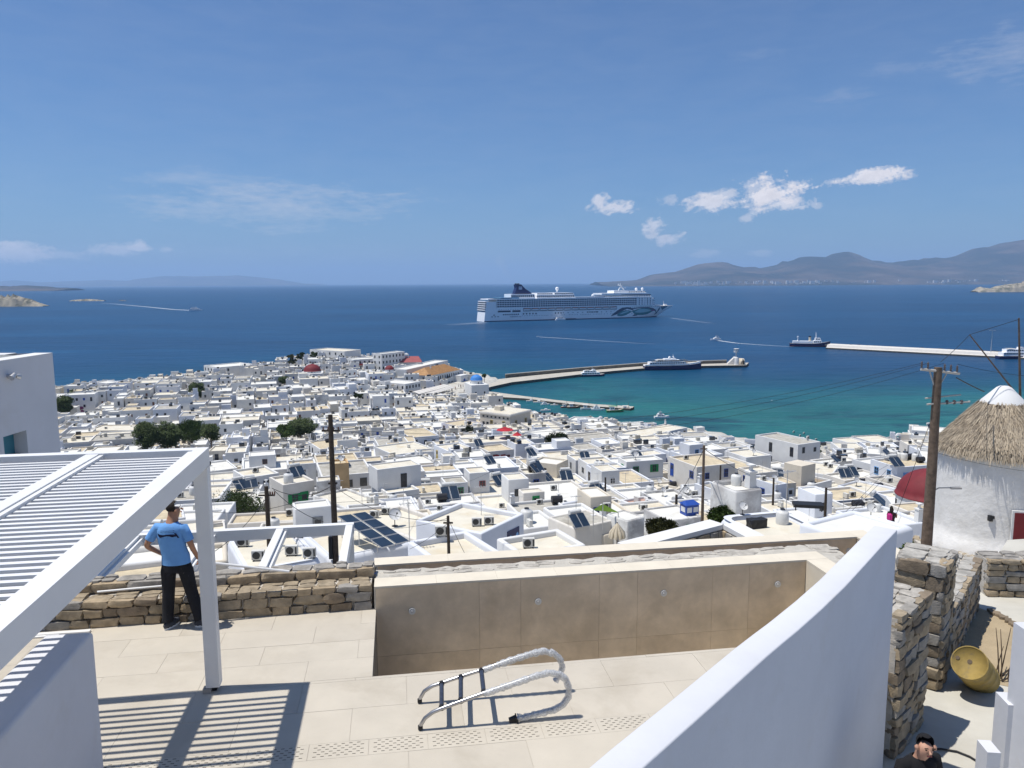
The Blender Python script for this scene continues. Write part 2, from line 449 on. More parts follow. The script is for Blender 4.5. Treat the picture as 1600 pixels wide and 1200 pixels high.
# ------------------------------------------------------------------ town houses
def window_mesh(kind, colr):
    key = ('w', kind, colr)
    if key in MATS: return MATS[key]
    mb = MB(); fr = paint(colr)
    def bx(x0, x1, z0, z1, y0, y1, mi): mb.box(((x0+x1)/2, (y0+y1)/2, (z0+z1)/2), (x1-x0, y1-y0, z1-z0), mi)
    t = .09
    bx(-.5, -.5+t, 0, 1, -.055, .02, 0); bx(.5-t, .5, 0, 1, -.055, .02, 0)
    bx(-.5+t, .5-t, 1-t*.8, 1, -.055, .02, 0); bx(-.5+t, .5-t, 0, t*.8, -.055, .02, 0)
    if kind == 'door':
        bx(-.5+t, .5-t, t*.8, 1-t*.8, -.02, .018, 0); bx(-.3, .3, .55, .85, -.028, -.02, 1)
    else:
        bx(-.5+t, .5-t, t*.8, 1-t*.8, -.012, .018, 1); bx(-.03, .03, t*.8, 1-t*.8, -.045, -.012, 0)
        bx(-.41, -.03, .5, .54, -.04, -.012, 0); bx(.03, .41, .5, .54, -.04, -.012, 0)
    if kind == 'shuttered':
        for sg in (-1, 1):
            bx(min(sg*.52, sg*.97), max(sg*.52, sg*.97), 0, 1, -.07, -.02, 0)
            for q in range(5): bx(min(sg*.57, sg*.92), max(sg*.57, sg*.92), .1+q*.17, .19+q*.17, -.085, -.07, 0)
    me = mb.data('window', [fr, glass_dark]); MATS[key] = me; return me

FOOT = []                                    # occupied footprints (polygons in world XY)
HOUSES = []                                  # (object, features, height px)
def rect_pts(cx, cy, w, d, yaw, g=0):
    c, s = cos(yaw), sin(yaw)
    return [(cx+c*x-s*y, cy+s*x+c*y) for x, y in ((-w/2-g, -d/2-g), (w/2+g, -d/2-g), (w/2+g, d/2+g), (-w/2-g, d/2+g))]
def shell_mesh(w, d, z0, H, rim=.28, inset=.32, bev=0, name='house', wm=white, mb=None, cx=0, cy=0, roofm=None, yaw=0):
    """a box of walls with a raised rim round a flat roof; returns (walls, roof polygon)"""
    m2 = mb or MB(); c, s = cos(yaw), sin(yaw)
    P = lambda x, y, z: (cx+c*x-s*y, cy+s*x+c*y, z)
    q = [(-w/2, -d/2), (w/2, -d/2), (w/2, d/2), (-w/2, d/2)]; r = [(x*(1-2*rim/w), y*(1-2*rim/d)) for x, y in q]
    vs = [P(x, y, z0) for x, y in q]+[P(x, y, H) for x, y in q]+[P(x, y, H) for x, y in r]+[P(x, y, H-inset) for x, y in r]
    fs = []
    for i in range(4):
        j = (i+1) % 4; fs += [(i, j, 4+j, 4+i), (4+i, 4+j, 8+j, 8+i), (8+i, 8+j, 12+j, 12+i)]
    if mb is not None:
        mb.mesh(vs, fs, wm); mb.mesh([vs[k] for k in (12, 13, 14, 15)], [(0, 1, 2, 3)], roofm); return
    if bev:
        b = bmesh.new(); bv = [b.verts.new(v) for v in vs]
        for f in fs: b.faces.new([bv[k] for k in f])
        es = [e for e in b.edges if all(v.co.z > H-.01 for v in e.verts) or (abs(e.verts[0].co.z-e.verts[1].co.z) > 1 and min(abs(e.verts[0].co.x), abs(e.verts[1].co.x)) > w/2-.01)]
        bmesh.ops.bevel(b, geom=es, offset=bev, segments=3, affect='EDGES', profile=.5)
        me = bpy.data.meshes.new(name); b.to_mesh(me); b.free()
        for p in me.polygons: p.use_smooth = True
        try: me.set_sharp_from_angle(angle=R(38))
        except Exception: pass
        me.materials.append(wm); return me
    m2.mesh(vs, fs, 0); return m2.data(name, wm)

def chimney_mesh():
    if 'chim' in MATS: return MATS['chim']
    mb = MB(); mb.box((0, 0, .45), (.5, .5, .9), 0, taper=.85); mb.box((0, 0, .95), (.55, .55, .1)); mb.cyl((0, 0, 1.), (0, 0, 1.28), .13, .10, 8); mb.box((0, 0, 1.35), (.4, .4, .08))
    MATS['chim'] = mb.data('chimney', white); return MATS['chim']

def openings(root, w, d, H, yaw, cx, cy, style, n_rng, spec=None):
    """windows and doors on the faces that can be seen from the street side; returns a count by kind"""
    made = {}
    toc = Vector((-cx, -cy, 0)).normalized()
    storeys = max(1, int(round(H/3.1)))
    for fi, (nx, ny, ln, off, rz) in enumerate(((0, -1, w, d/2, 0), (-1, 0, d, w/2, -pi/2), (1, 0, d, w/2, pi/2))):
        nw = Vector((nx*cos(yaw)-ny*sin(yaw), nx*sin(yaw)+ny*cos(yaw), 0))
        if nw.dot(toc) < .08 or ln < 2.6: continue
        k = max(1, int(ln/2.7))
        for s in range(storeys):
            z0 = H-storeys*3.1+s*3.1
            for i in range(k):
                if n_rng.random() < (.22 if s == storeys-1 else .35): continue
                isdoor = n_rng.random() < (.35 if (s == 0 or fi == 0) else .15)
                kind = 'door' if isdoor else ('shuttered' if style[1] and n_rng.random() < .6 else 'window')
                ww, hh = (.95, 2.1) if isdoor else (n_rng.choice((.8, .95, 1.1)), n_rng.choice((1.0, 1.2, 1.35)))
                t = (i+.5)/k*ln-ln/2+n_rng.uniform(-.3, .3); z = z0+(.12 if isdoor else 1.0)
                if z+hh > H-.35: z = H-.45-hh
                lx, ly = (t, -off) if fi == 0 else ((-off, t) if fi == 1 else (off, t))
                o = link('door' if isdoor else 'window', window_mesh(kind, style[0]), root, (lx, ly, z), rz, (ww, 1, hh))
                made[kind] = made.get(kind, 0)+1
    return made

ROOFMATS = [roof_cream, roof_cream, roof_cream, roof_white, roof_white, roof_white, roof_tan, roof_grey]
def make_house(cx, cy, w, d, yaw, ztop, rng, style=None, wm=None, rm=None, up=None, opens=True, bev=None, inset=.32, name='house', rimw=.28, zbase=None, chim=None):
    pts = rect_pts(cx, cy, w, d, yaw)
    zb = min(ground(x, y) for x, y in pts)-.6 if zbase is None else zbase
    H = ztop-zb; dist = math.hypot(cx, cy)
    if style is None:
        style = (rng.choice(['blue', 'blue', 'sky blue', 'green', 'brown', 'dark', 'dark', 'dark', 'grey', 'white', 'red', 'grey']), rng.random() < .3)
    if wm is None:
        wm = rng.choice([white]*9+[white3]*3+[white2]*4+[cream_wall, grey_wall])
    if rm is None: rm = rng.choice(ROOFMATS)
    if bev is None: bev = .13 if dist < 95 else 0
    root = link(name, shell_mesh(w, d, 0, H, rim=min(rimw, w*.1), inset=inset, bev=bev, wm=wm), None, (cx, cy, zb), yaw)
    rf = MB(); e = .0; rr = min(rimw, w*.1)+.001
    rf.box((0, 0, H-inset-.04), (w-2*rr, d-2*rr, .1)); rf.build('roof', rm, root)
    feats = {'style': style[0], 'wm': wm.name, 'rm': rm.name}
    if opens: feats.update(openings(root, w, d, H, yaw, cx, cy, style, rng))
    if up is None and w > 5 and d > 5 and rng.random() < .38:
        uw, ud = w*rng.uniform(.35, .55), d*rng.uniform(.35, .6)
        up = (rng.choice((-1, 1))*(w-uw)/2*.93, rng.choice((-1, 1, 1))*(d-ud)/2*.93, uw, ud, rng.uniform(1.9, 2.6))
    if up:
        ux, uy, uw, ud, uh = up
        u = link('upper_room', shell_mesh(uw, ud, 0, uh+inset, rim=.2, inset=.15, bev=bev*.6, wm=wm), root, (ux, uy, H-inset+.004))
        rf = MB(); rf.box((0, 0, uh+inset-.2), (uw-.41, ud-.41, .08)); rf.build('roof', rm, u)
        kk = rng.choice(('door', 'window')); hh = 1.9 if kk == 'door' else .9
        if uh > 2.05 or kk == 'window':
            link(kk, window_mesh(kk, style[0]), u, (rng.uniform(-.2, .2)*uw, -ud/2, .08 if kk == 'door' else .8), 0, (.85, 1, hh))
            feats['room'+kk] = 1
        feats['upper'] = 1
    if (chim is None and rng.random() < .16) or chim:
        link('chimney', chimney_mesh(), root, (rng.choice((-1, 1))*(w/2-.5), rng.choice((-1, 1))*(d/2-.5), H-.02), 0, (1, 1, rng.uniform(.8, 1.3))); feats['chimney'] = 1
    FOOT.append(pts)
    HOUSES.append([root, feats, (cx, cy, ztop)])
    return root

def spec_house(A, B, Cc, h, side='A', y0=None, **kw):
    """three corners of the flat roof as seen: A front left, B front right, Cc the far corner beside A (or beside B)"""
    mx, my = (A[0]+B[0])/2, (A[1]+B[1])/2
    z = atg(mx, my, h, y0).z
    a, b, c = (at(p[0], p[1], z) for p in (A, B, Cc))
    v = b-a; w = v.length; yaw = atan2(v.y, v.x); n = Vector((-v.y, v.x, 0)).normalized()
    d = max(2.5, min(16, abs((c-a).dot(n))))
    ctr = (a+b)/2+n*(d/2)
    z += rnd.uniform(-.02, .02)
    return make_house(ctr.x, ctr.y, w, d, yaw, z, random.Random(int(A[0]*7+A[1])), **kw), (ctr.x, ctr.y, w, d, yaw, z)

S = spec_house
BL, DK, GR, BR, WH = ('blue', False), ('dark', False), ('green', True), ('brown', False), ('white', False)
SP = {}
SP['blue'] = S((382, 893), (502, 872), (340, 843), 4.2, style=BL, rm=roof_cream, up=0, bev=.3, rimw=.5, opens=False, chim=0, wm=white3)
SP['panel'] = S((515, 874), (645, 848), (468, 834), 4.2, style=BL, rm=roof_cream, up=0, bev=.3, rimw=.5, chim=0, wm=white3)
SP['dish'] = S((648, 843), (722, 822), (580, 800), 4.4, style=BL, rm=roof_cream, up=0, bev=.09, rimw=.32, chim=0, opens=False)
SP['mural'] = S((752, 834), (819, 802), (700, 792), 5.4, rm=roof_cream, up=0, bev=.09, rimw=.32, opens=False, chim=0, wm=white3)
SP['ell'] = S((700, 893), (800, 872), (655, 842), 4.6, rm=roof_cream, up=0, bev=.09, rimw=.3, opens=False, chim=0)
SP['ell2'] = S((815, 869), (916, 851), (772, 842), 4.6, rm=roof_cream, up=0, bev=.09, rimw=.32, opens=False, chim=0)
SP['green'] = S((442, 758), (491, 750), (431, 744), 5.6, style=GR, rm=roof_cream, up=0, opens=False, chim=0)
SP['left2'] = S((384, 747), (436, 739), (374, 733), 5.6, style=DK, up=0, opens=False, chim=0)
S((350, 752), (384, 758), (362, 740), 4, style=DK, up=0)
S((405, 720), (428, 718), (403, 713), 5, style=BL, up=0); S((429, 723), (473, 720), (425, 712), 4.5, style=WH, up=0)
S((325, 705), (352, 704), (322, 697), 5, style=DK, up=0); S((325, 737), (371, 731), (323, 722), 4.5, up=0, style=('red', 0))
SP['box'] = S((605, 771), (655, 764), (589, 752), 4.5, up=(.5, 1.2, 6.2, 3.6, 2.6), style=DK, opens=False, chim=0)
S((548, 797), (604, 784), (512, 768), 4.0, up=0, opens=False, rm=roof_cream, bev=.15)
S((500, 812), (548, 800), (488, 790), 3.8, up=0, opens=False, rm=roof_cream, bev=.15)
S((519, 725), (545, 723), (517, 718), 7.5, wm=ochre_wall, up=0, opens=False, rm=roof_tan, chim=0); S((557, 739), (589, 733), (546, 724), 5, wm=white2, up=0, style=DK)
S((618, 732), (686, 724), (610, 715), 6, style=('grey', 0), up=0); S((615, 711), (681, 702), (600, 695), 5.2, up=0, opens=False, wm=white)
S((547, 715), (587, 713), (540, 704), 5, up=0, style=BL); S((500, 702), (571, 694), (496, 688), 5, up=0, style=DK); S((495, 681), (556, 675), (492, 671), 5, up=0, style=('grey', 0))
S((641, 684), (686, 680), (614, 671), 6.5, up=0, style=DK, rm=roof_tan)
S((700, 705), (741, 700), (697, 693), 6.8, style=('yellow', 0), up=0, wm=white3); SP['balcony'] = S((763, 706), (803, 702), (741, 697), 6.8, style=('red', 0), up=0, wm=white2, rm=roof_tan)
S((733, 727), (762, 723), (724, 722), 4, rm=roof_brown, up=0, style=DK); S((829, 721), (870, 726), (814, 709), 6.5, up=0, style=DK, rm=roof_white)
S((763, 689), (803, 690), (757, 678), 5, up=0, opens=False); S((720, 667), (755, 661), (701, 659), 6, wm=lilac_wall, up=0, rm=roof_tan, style=('brown', 0))
S((775, 773), (848, 761), (741, 752), 4, rm=roof_tan, up=0, opens=False, bev=.1); S((860, 684), (898, 678), (846, 670), 6.2, up=0, style=DK)
S((903, 691), (966, 685), (893, 677), 6.6, up=0, style=('white', 0), wm=white2); SP['cube'] = S((935, 720), (975, 714), (918, 713), 6.2, up=0, style=DK, rm=roof_cream)
SP['sea'] = S((1000, 683), (1074, 668), (972, 675), 6.5, up=0, style=('grey', 0)); S((985, 722), (1037, 712), (975, 702), 4.2, up=0, style=DK)
SP['greyroof'] = S((898, 826), (960, 812), (856, 808), 4.2, rm=roof_grey, up=0, opens=False, wm=white2, inset=.1, chim=0); S((980, 814), (1008, 807), (963, 807), 4.6, up=0, wm=grey_wall, opens=False, rm=roof_white, inset=.1)
S((943, 836), (977, 828), (931, 826), 3.4, up=0, wm=cream_wall, opens=False, rm=roof_tan, inset=.1)
SP['sky'] = S((893, 800), (968, 785), (868, 787), 3.6, up=0, opens=False, bev=.2, rimw=.4, chim=1); S((1010, 797), (1048, 790), (985, 778), 3.4, up=0, rm=mat('terracotta_deck', (.45, .29, .23), .9, .2, 2), style=DK)
S((1028, 776), (1064, 762), (1020, 768), 3.6, up=0, wm=cream_wall, opens=False)
S((1122, 768), (1146, 764), (1075, 757), 4.6, up=0, style=DK, wm=white3); S((1149, 768), (1192, 763), (1143, 757), 4.2, up=0, wm=grey_wall, style=('sky blue', 0))
S((1212, 758), (1230, 755), (1188, 742), 5.6, up=0, style=BL, wm=white3)
SP['bigA'] = S((1215, 858), (1330, 846), (1152, 803), 4.0, y0=42., up=0, opens=False, rm=roof_cream, bev=.3, rimw=.5, inset=.2, chim=0)
SP['bigB'] = S((1345, 846), (1430, 822), (1290, 805), 3.6, y0=50., up=0, opens=False, rm=roof_white, bev=.15, rimw=.4, inset=.12, chim=0)
S((1308, 758), (1370, 772), (1320, 745), 4, up=0, opens=False, wm=white3, bev=.15); SP['tan'] = S((1247, 763), (1300, 750), (1225, 748), 4, rm=roof_brown, opens=False, up=0, chim=0)
SP['seafront'] = S((1247, 695), (1282, 690), (1200, 677), 8.2, style=DK, rm=roof_grey, up=0, wm=white)
S((1327, 692), (1355, 690), (1308, 684), 5, up=0, style=DK); S((1365, 692), (1408, 690), (1352, 680), 5, up=0, style=DK)
SP['pots'] = S((1434, 727), (1458, 722), (1374, 713), 5, up=0, style=DK); S((1425, 672), (1480, 676), (1421, 664), 7, up=0, style=('grey', 0))
S((1240, 735), (1300, 742), (1250, 718), 4.4, up=0, opens=False, bev=.12); S((1300, 720), (1372, 735), (1310, 708), 4.4, up=0, opens=False)
S((135, 673), (213, 672), (132, 664), 6.5, up=0, style=('grey', 0), wm=cream_wall, rm=roof_cream)
S((95, 712), (160, 708), (92, 700), 4, up=0, opens=False, rm=roof_tan); S((170, 706), (213, 704), (166, 697), 4, up=0, style=DK)
SP['leftroof'] = S((150, 905), (310, 884), (128, 862), 4.0, up=0, opens=False, bev=.25, rimw=.5, rm=roof_white, chim=0)
S((260, 842), (318, 836), (250, 815), 4.2, up=0, style=BL); S((235, 815), (290, 808), (225, 795), 4, up=0, style=DK, rm=roof_tan)
SP['gable'] = S((326, 833), (352, 830), (322, 822), 4, up=0, style=DK)

# details of the hand-placed houses
def unit(root, info, kind, colr, u, z, ww, hh, face='f'):
    cx, cy, w, d, yaw, zt = info; H = zt-root.location.z
    p = {'f': (u*w/2, -d/2), 'l': (-w/2, u*d/2), 'r': (w/2, u*d/2)}[face]; rz = {'f': 0, 'l': -pi/2, 'r': pi/2}[face]
    return link('door' if kind == 'door' else 'window', window_mesh(kind, colr), root, (p[0], p[1], H-z), rz, (ww, 1, hh))
r_, i_ = SP['green']; unit(r_, i_, 'shuttered', 'green', -.28, 2.7, .95, 1.3); unit(r_, i_, 'door', 'green', .32, 3.7, 1.1, 2.4)
b_ = MB(); 
for k in range(9): b_.box((.6*i_[2]/2+(k-4)*.17+.3, -i_[3]/2-.9, i_[5]-r_.location.z-3.2), (.05, .04, .9))
b_.box((.6*i_[2]/2+.3, -i_[3]/2-.9, i_[5]-r_.location.z-2.72), (1.6, .06, .06)); b_.box((.6*i_[2]/2+.3, -i_[3]/2-.5, i_[5]-r_.location.z-3.7), (1.7, 1., .12)); b_.build('balcony', paint('green'), r_)
r_, i_ = SP['left2']; unit(r_, i_, 'window', 'dark', -.45, 1.4, 1.1, .5); unit(r_, i_, 'window', 'dark', .25, 1.3, 1.1, .5); unit(r_, i_, 'door', 'grey', -.1, 5.0, 1.2, 2.2)
r_, i_ = SP['blue']
for k, u in enumerate((-.75, -.62, -.49)): unit(r_, i_, 'shuttered', 'blue', u, 2.6, .7, 1.6, 'l')
unit(r_, i_, 'door', 'blue', -.3, 3.6, .8, 2.0, 'l'); unit(r_, i_, 'door', 'blue', .3, 3.6, .8, 2.0, 'l')
r_, i_ = SP['box']; H_ = i_[5]-r_.location.z
for u in (-.3, .35): unit(r_, i_, 'window', 'grey', u, 1.9, .9, 1.0)
r_, i_ = SP['balcony']; H_ = i_[5]-r_.location.z; w_, d_ = i_[2], i_[3]
bb = MB(); bb.box((0, -d_/2-.5, H_-3.35), (w_*.72, 1.0, .14)); bb.build('balcony_floor', white2, r_)
bb = MB()
for k in range(22): bb.box((-w_*.35+w_*.7*k/21, -d_/2-.97, H_-2.85), (.04, .04, .9))
bb.box((0, -d_/2-.97, H_-2.4), (w_*.72, .06, .06)); bb.build('railing', paint('red'), r_)
for u in (-.35, .15): unit(r_, i_, 'door', 'red', u, 3.1, 1.1, 2.2)
r_, i_ = SP['mural']; w_, d_ = i_[2], i_[3]; H_ = i_[5]-r_.location.z
mu = MB(); mu.box((w_*.22, -d_/2-.03, H_-1.35), (w_*.28, .05, 1.3), 0)
wv = [(w_*.22+w_*.13*(t/10-.5)*2*.9, H_-1.35+.22*sin(t*.9)) for t in range(11)]
for a, b in zip(wv, wv[1:]): mu.mesh([(a[0], -d_/2-.065, a[1]-.1), (b[0], -d_/2-.065, b[1]-.1), (b[0], -d_/2-.065, b[1]+.12), (a[0], -d_/2-.065, a[1]+.12)], [(0, 1, 2, 3)], 1)
mu.build('painted_panel', [navy, paint('sky blue')], r_)
r_, i_ = SP['sky']; w_, d_ = i_[2], i_[3]; H_ = i_[5]-r_.location.z
for (u, v) in ((-.30, -.25), (.05, .2), (.62, .4)):
    k = MB(); k.box((u*w_/2, v*d_/2, H_-.12), (w_*.2, d_*.36, .22)); k.box((u*w_/2, v*d_/2, H_+.01), (w_*.2-.2, d_*.36-.2, .06), 1); k.build('skylight', [white, mat('skylight_glass', (.02, .04, .13), .1, .1, 2, spec=.8)], r_)
r_, i_ = SP['tan']; H_ = i_[5]-r_.location.z
k = MB(); k.box((-i_[2]*.08, 0, H_+1.25), (3.3, 3.0, 3.1)); k.build('roof_room', cream_wall, r_)
r_, i_ = SP['seafront']; w_, d_ = i_[2], i_[3]; H_ = i_[5]-r_.location.z
bb = MB(); bb.box((-w_/2-.6, -d_*.12, H_-5.4), (1.2, d_*.42, .14)); 
for k in range(16): bb.box((-w_/2-1.15, -d_*.12+d_*.42*(k/15-.5), H_-4.9), (.04, .04, .95))
bb.box((-w_/2-1.15, -d_*.12, H_-4.4), (.06, d_*.42, .06)); bb.build('balcony', paint('grey'), r_)

# ------------------------------------------------------------------ landmark buildings
def wpos(px, py, h): return atg(px, py, h)
def add_tree_reserved(x, y, r): FOOT.append(rect_pts(x, y, r*2, r*2, 0))
def yaw_at(A, B, z):
    a, b = at(*A, z), at(*B, z); return a, b, atan2((b-a).y, (b-a).x)

def town_hall():
    z = 9.6; a, b, yaw = yaw_at((671, 587), (718, 577.5), z); c = at(644, 584, z)
    w = (b-a).length; n = Vector((-sin(yaw), cos(yaw), 0)); d = max(12, min(26, abs((c-a).dot(n)))); ctr = (a+b)/2+n*(d/2)
    e = empty('town_hall', 'long two-storey white hall with orange tiled hipped roof and arched ground floor by the harbour', 'hall', (ctr.x, ctr.y, 1.2), yaw)
    H = z-1.2; FOOT.append(rect_pts(ctr.x, ctr.y, w, d, yaw, 1))
    k = MB(); k.box((0, 0, H/2), (w, d, H)); k.build('wall', white, e)
    k = MB(); hw, hd = w/2+.4, d/2+.4; rw = w/2-d/2+1; q = [(-hw, -hd, H), (hw, -hd, H), (hw, hd, H), (-hw, hd, H), (-rw, 0, H+3.6), (rw, 0, H+3.6)]
    k.mesh(q, [(0, 1, 5, 4), (1, 2, 5), (2, 3, 4, 5), (3, 0, 4), (3, 2, 1, 0)]); rf = k.build('roof', tile_orange, e)
    k = MB()
    for i in range(46):
        t = (i+.5)/46; xx = -hw+2*hw*t; y1 = 0; xr = max(-rw, min(rw, xx)); f = min(1, (hw-abs(xx))/(hw-rw)) if abs(xx) > rw else 1
        k.cyl((xx, -hd, H+.05), (xx, -hd+hd*f, H+.05+3.6*f), .12, n=5)
    k.build('tile_ridge', tile_orange, rf)
    link('chimney', chimney_mesh(), rf, (-rw*.7, -2, H+2.9), 0, (1.3, 1.3, 1.3))
    n_ = 13
    for i in range(n_):
        x = -w/2+w*(i+.7)/(n_+.4); link('window', window_mesh('window', 'dark'), e, (x, -d/2, H-3.1), 0, (1.0, 1.5, 1.9))
    for i in range(5):
        x = -w/2+w*(.42+i*.105); g = MB(); g.lathe([(0, 0), (1.15, 0)], 10, 0, a0=0, a1=pi); me = MB()
        pts = [(x-1.1, 0), (x+1.1, 0)]+[(x+1.1*cos(t*pi/8), 1.7+1.1*sin(t*pi/8)) for t in range(9)]
        me.face([(p[0], -d/2-.05, p[1]) for p in pts]); me.build('arch', glass_dark, e)
    k = MB(); k.box((w*.08, -d/2-.5, H-3.4), (3.6, 1., .15)); k.box((w*.08, -d/2-.95, H-2.9), (3.6, .06, .9), 1); k.build('balcony', [white, black_metal], e)
    k = MB(); k.box((w/2-3, -d/2-2.5, 2.9), (8, 5, 5.8)); k.build('porch_block', white, e)
    me = MB(); x = w/2-3; pts = [(x-1.1, 0)]+[(x+1.1, 0)]+[(x+1.1*cos(t*pi/8), 2.4+1.1*sin(t*pi/8)) for t in range(9)]
    me.face([(p[0], -d/2-5.06, p[1]+.3) for p in pts]); me.build('arch', paint('blue'), e)
    for i in range(2): link('window', window_mesh('window', 'dark'), e, (-w/2, -d/2+4+6*i, H-3.1), -pi/2, (1.0, 1.5, 1.9))
town_hall()

def dome_church(px, py, h, r, hb, dm, label, name='chapel', yaw=.2, cross=True, belfry=False, drum=None, body=None):
    """px,py: centre of the dome's foot"""
    p = wpos(px, py, h); g = ground(p.x, p.y)-.4; H = p.z-g
    e = empty(name, label, 'chapel', (p.x, p.y, g), yaw); bw, bd = body or (r*2.5, r*3.0)
    FOOT.append(rect_pts(p.x, p.y, bw, bd, yaw, .5))
    dh = drum if drum is not None else r*.35
    k = MB(); k.box((0, 0, (H-dh)/2), (bw, bd, H-dh)); k.build('wall', white, e)
    k = MB(); k.cyl((0, 0, H-dh), (0, 0, H), r*1.02, r*1.02, 20); k.build('drum', white, e)
    k = MB(); k.lathe([(r*1.06, 0), (r*1.06, .12)]+[(r*1.02*cos(t*pi/16), .12+r*.82*sin(t*pi/16)) for t in range(9)], 28, c=(0, 0, H)); dmo = k.build('dome', dm, e)
    if cross:
        k = MB(); k.box((0, 0, H+r*.82+.6), (.12, .12, 1.1)); k.box((0, 0, H+r*.82+.75), (.6, .1, .1)); k.build('cross', white, dmo)
    for x in (-bw*.25, bw*.25):
        link('window', window_mesh('window', 'dark'), e, (x, -bd/2, (H-dh)*.45), 0, (.7, 1, 1.1))
    link('door', window_mesh('door', 'blue'), e, (0, -bd/2, .5), 0, (1.1, 1, 2.2))
    for t in range(4): link('window', window_mesh('window', 'dark'), e, (r*1.01*sin(t*pi/2), -r*1.01*cos(t*pi/2), H-dh+.1), t*pi/2, (.5, 1, min(.9, dh*.8)))
    if belfry:
        k = MB(); x = -bw/2+.6
        k.box((x-.5, -bd/2+.3, H-dh+.9), (.3, .5, 1.8)); k.box((x+.5, -bd/2+.3, H-dh+.9), (.3, .5, 1.8)); k.lathe([(.65, 0), (.6, .25), (.35, .5), (0, .62)], 10, c=(x, -bd/2+.3, H-dh+1.8), sy=.5); k.build('belfry', white, e)
        k = MB(); k.lathe([(.0, .5), (.15, .42), (.2, .2), (.28, 0)], 10, c=(x, -bd/2+.3, H-dh+1.0)); k.build('bell', pale_metal, e)
    return e
dome_church(744.5, 593.5, 9.5, 3.0, 9, dome_blue, 'small white church with a bright blue dome beside the harbour quay', yaw=.35, drum=1.8, body=(9, 12))
dome_church(488, 579.5, 7.5, 4.6, 7, tile_red, 'white chapel with a wide low dark red dome among houses at upper left', drum=.8)
dome_church(608.5, 577, 8.5, 2.5, 7, tile_red, 'small chapel with pink-red dome left of the orange tiled hall', drum=1.2)
dome_church(1455, 774, 5.2, 3.5, 7, tile_red, 'white chapel with big dark red dome and red buttress beside the windmill', yaw=-.25, belfry=False, drum=1.6, body=(7.4, 8.5), cross=False)

def red_buttress():
    p = wpos(1405, 776, 2); e = empty('red_wall', 'dark red stepped wall end next to the red-domed chapel', 'wall', (p.x, p.y, p.z-3.5), -.2)
    k = MB(); k.box((0, 0, 1.75), (3.0, .6, 4.8)); k.box((2.0, 0, 1.25), (1.6, .6, 3.8)); k.build('wall_face', mat('red_wall', (.30, .04, .05), .8, .1, 2), e)
red_buttress()
def belfry_thing(px, py, h, label, s=1.0, col=white):
    p = wpos(px, py, h); e = empty('belfry', label, 'bell tower', (p.x, p.y, p.z-2.4*s), .2)
    k = MB(); k.box((0, 0, 0), (1.8*s, .7*s, 2.4*s)); k.box((-.6*s, 0, 1.9*s), (.35*s, .5*s, 1.5*s)); k.box((.6*s, 0, 1.9*s), (.35*s, .5*s, 1.5*s)); k.lathe([(.85*s, 0), (.75*s, .3*s), (.4*s, .65*s), (0, .8*s)], 12, c=(0, 0, 2.6*s), sy=.45); k.build('tower', col, e)
    k = MB(); k.lathe([(0, .5*s), (.16*s, .4*s), (.2*s, .2*s), (.3*s, 0)], 10, c=(0, 0, 1.5*s)); k.build('bell', pale_metal, e)
belfry_thing(1403, 682, 6, 'small arched white belfry on the roof left of the tall pole by the sea', 1.1)
belfry_thing(635, 556, 11, 'white bell tower beside the red gabled church on the far point', 1.8)
belfry_thing(1386, 755, 3.5, 'white arched belfry with dark bell opening left of the red-domed chapel', 1.2)
belfry_thing(938, 655, 7, 'little white domed belfry near the anchored white boat', 1.2)

def neoclassical():
    z = atg(810, 648, 9.5).z; a, b, yaw = yaw_at((797, 650.5), (829, 642.5), z); c = at(757, 643.5, z)
    w = (b-a).length; n = Vector((-sin(yaw), cos(yaw), 0)); d = abs((c-a).dot(n)); ctr = (a+b)/2+n*(d/2)
    g = ground(ctr.x, ctr.y)-.5; H = z-g
    e = empty('town_mansion', 'cream two-storey mansion with cornice and tan shutters above an arcade, left of the seafront roofs', 'mansion', (ctr.x, ctr.y, g), yaw)
    FOOT.append(rect_pts(ctr.x, ctr.y, w, d, yaw, .6))
    wm = mat('mansion_wall', (.62, .56, .47), .85, .06, .6)
    k = MB(); k.box((0, 0, H/2), (w, d, H)); k.build('wall', wm, e)
    k = MB(); k.box((0, 0, H+.15), (w+.7, d+.7, .5)); k.box((0, 0, H+.45), (w+.3, d+.3, .3)); k.build('cornice', white2, e)
    k = MB(); k.box((0, 0, H*.46), (w+.24, d+.24, .25)); k.build('string_course', white2, e)
    k = MB(); k.box((0, 0, H+.62), (w-.4, d-.4, .06)); k.build('roof', roof_cream, e)
    k = MB(); k.box((-1, 2, H+1.4), (2.6, 2.6, 1.6)); k.build('roof_room', cream_wall, e)
    for u in (-.45, .5): link('window', window_mesh('window', 'yellow'), e, (u*w/2, -d/2, H*.56), 0, (1.3, 1.5, 2.6))
    for i in range(7):
        v = -.85+i*.27; big = i % 3 == 1
        link('window', window_mesh('window', 'yellow' if big else 'dark'), e, (-w/2, v*d/2, H*.56), -pi/2, (1.2 if big else .9, 1.5, 2.5 if big else 1.6))
        link('window', window_mesh('window', 'dark'), e, (-w/2, v*d/2, H*.88), -pi/2, (.7, 1.5, .6))
    for u in (-.5, .45):
        pts = [(u*w/2-1.4, .2), (u*w/2+1.4, .2)]+[(u*w/2+1.4*cos(t*pi/8), 2.2+1.4*sin(t*pi/8)) for t in range(9)]
        m = MB(); m.face([(p[0], -d/2-.06, p[1]) for p in pts]); m.build('arch', glass_dark, e)
neoclassical()

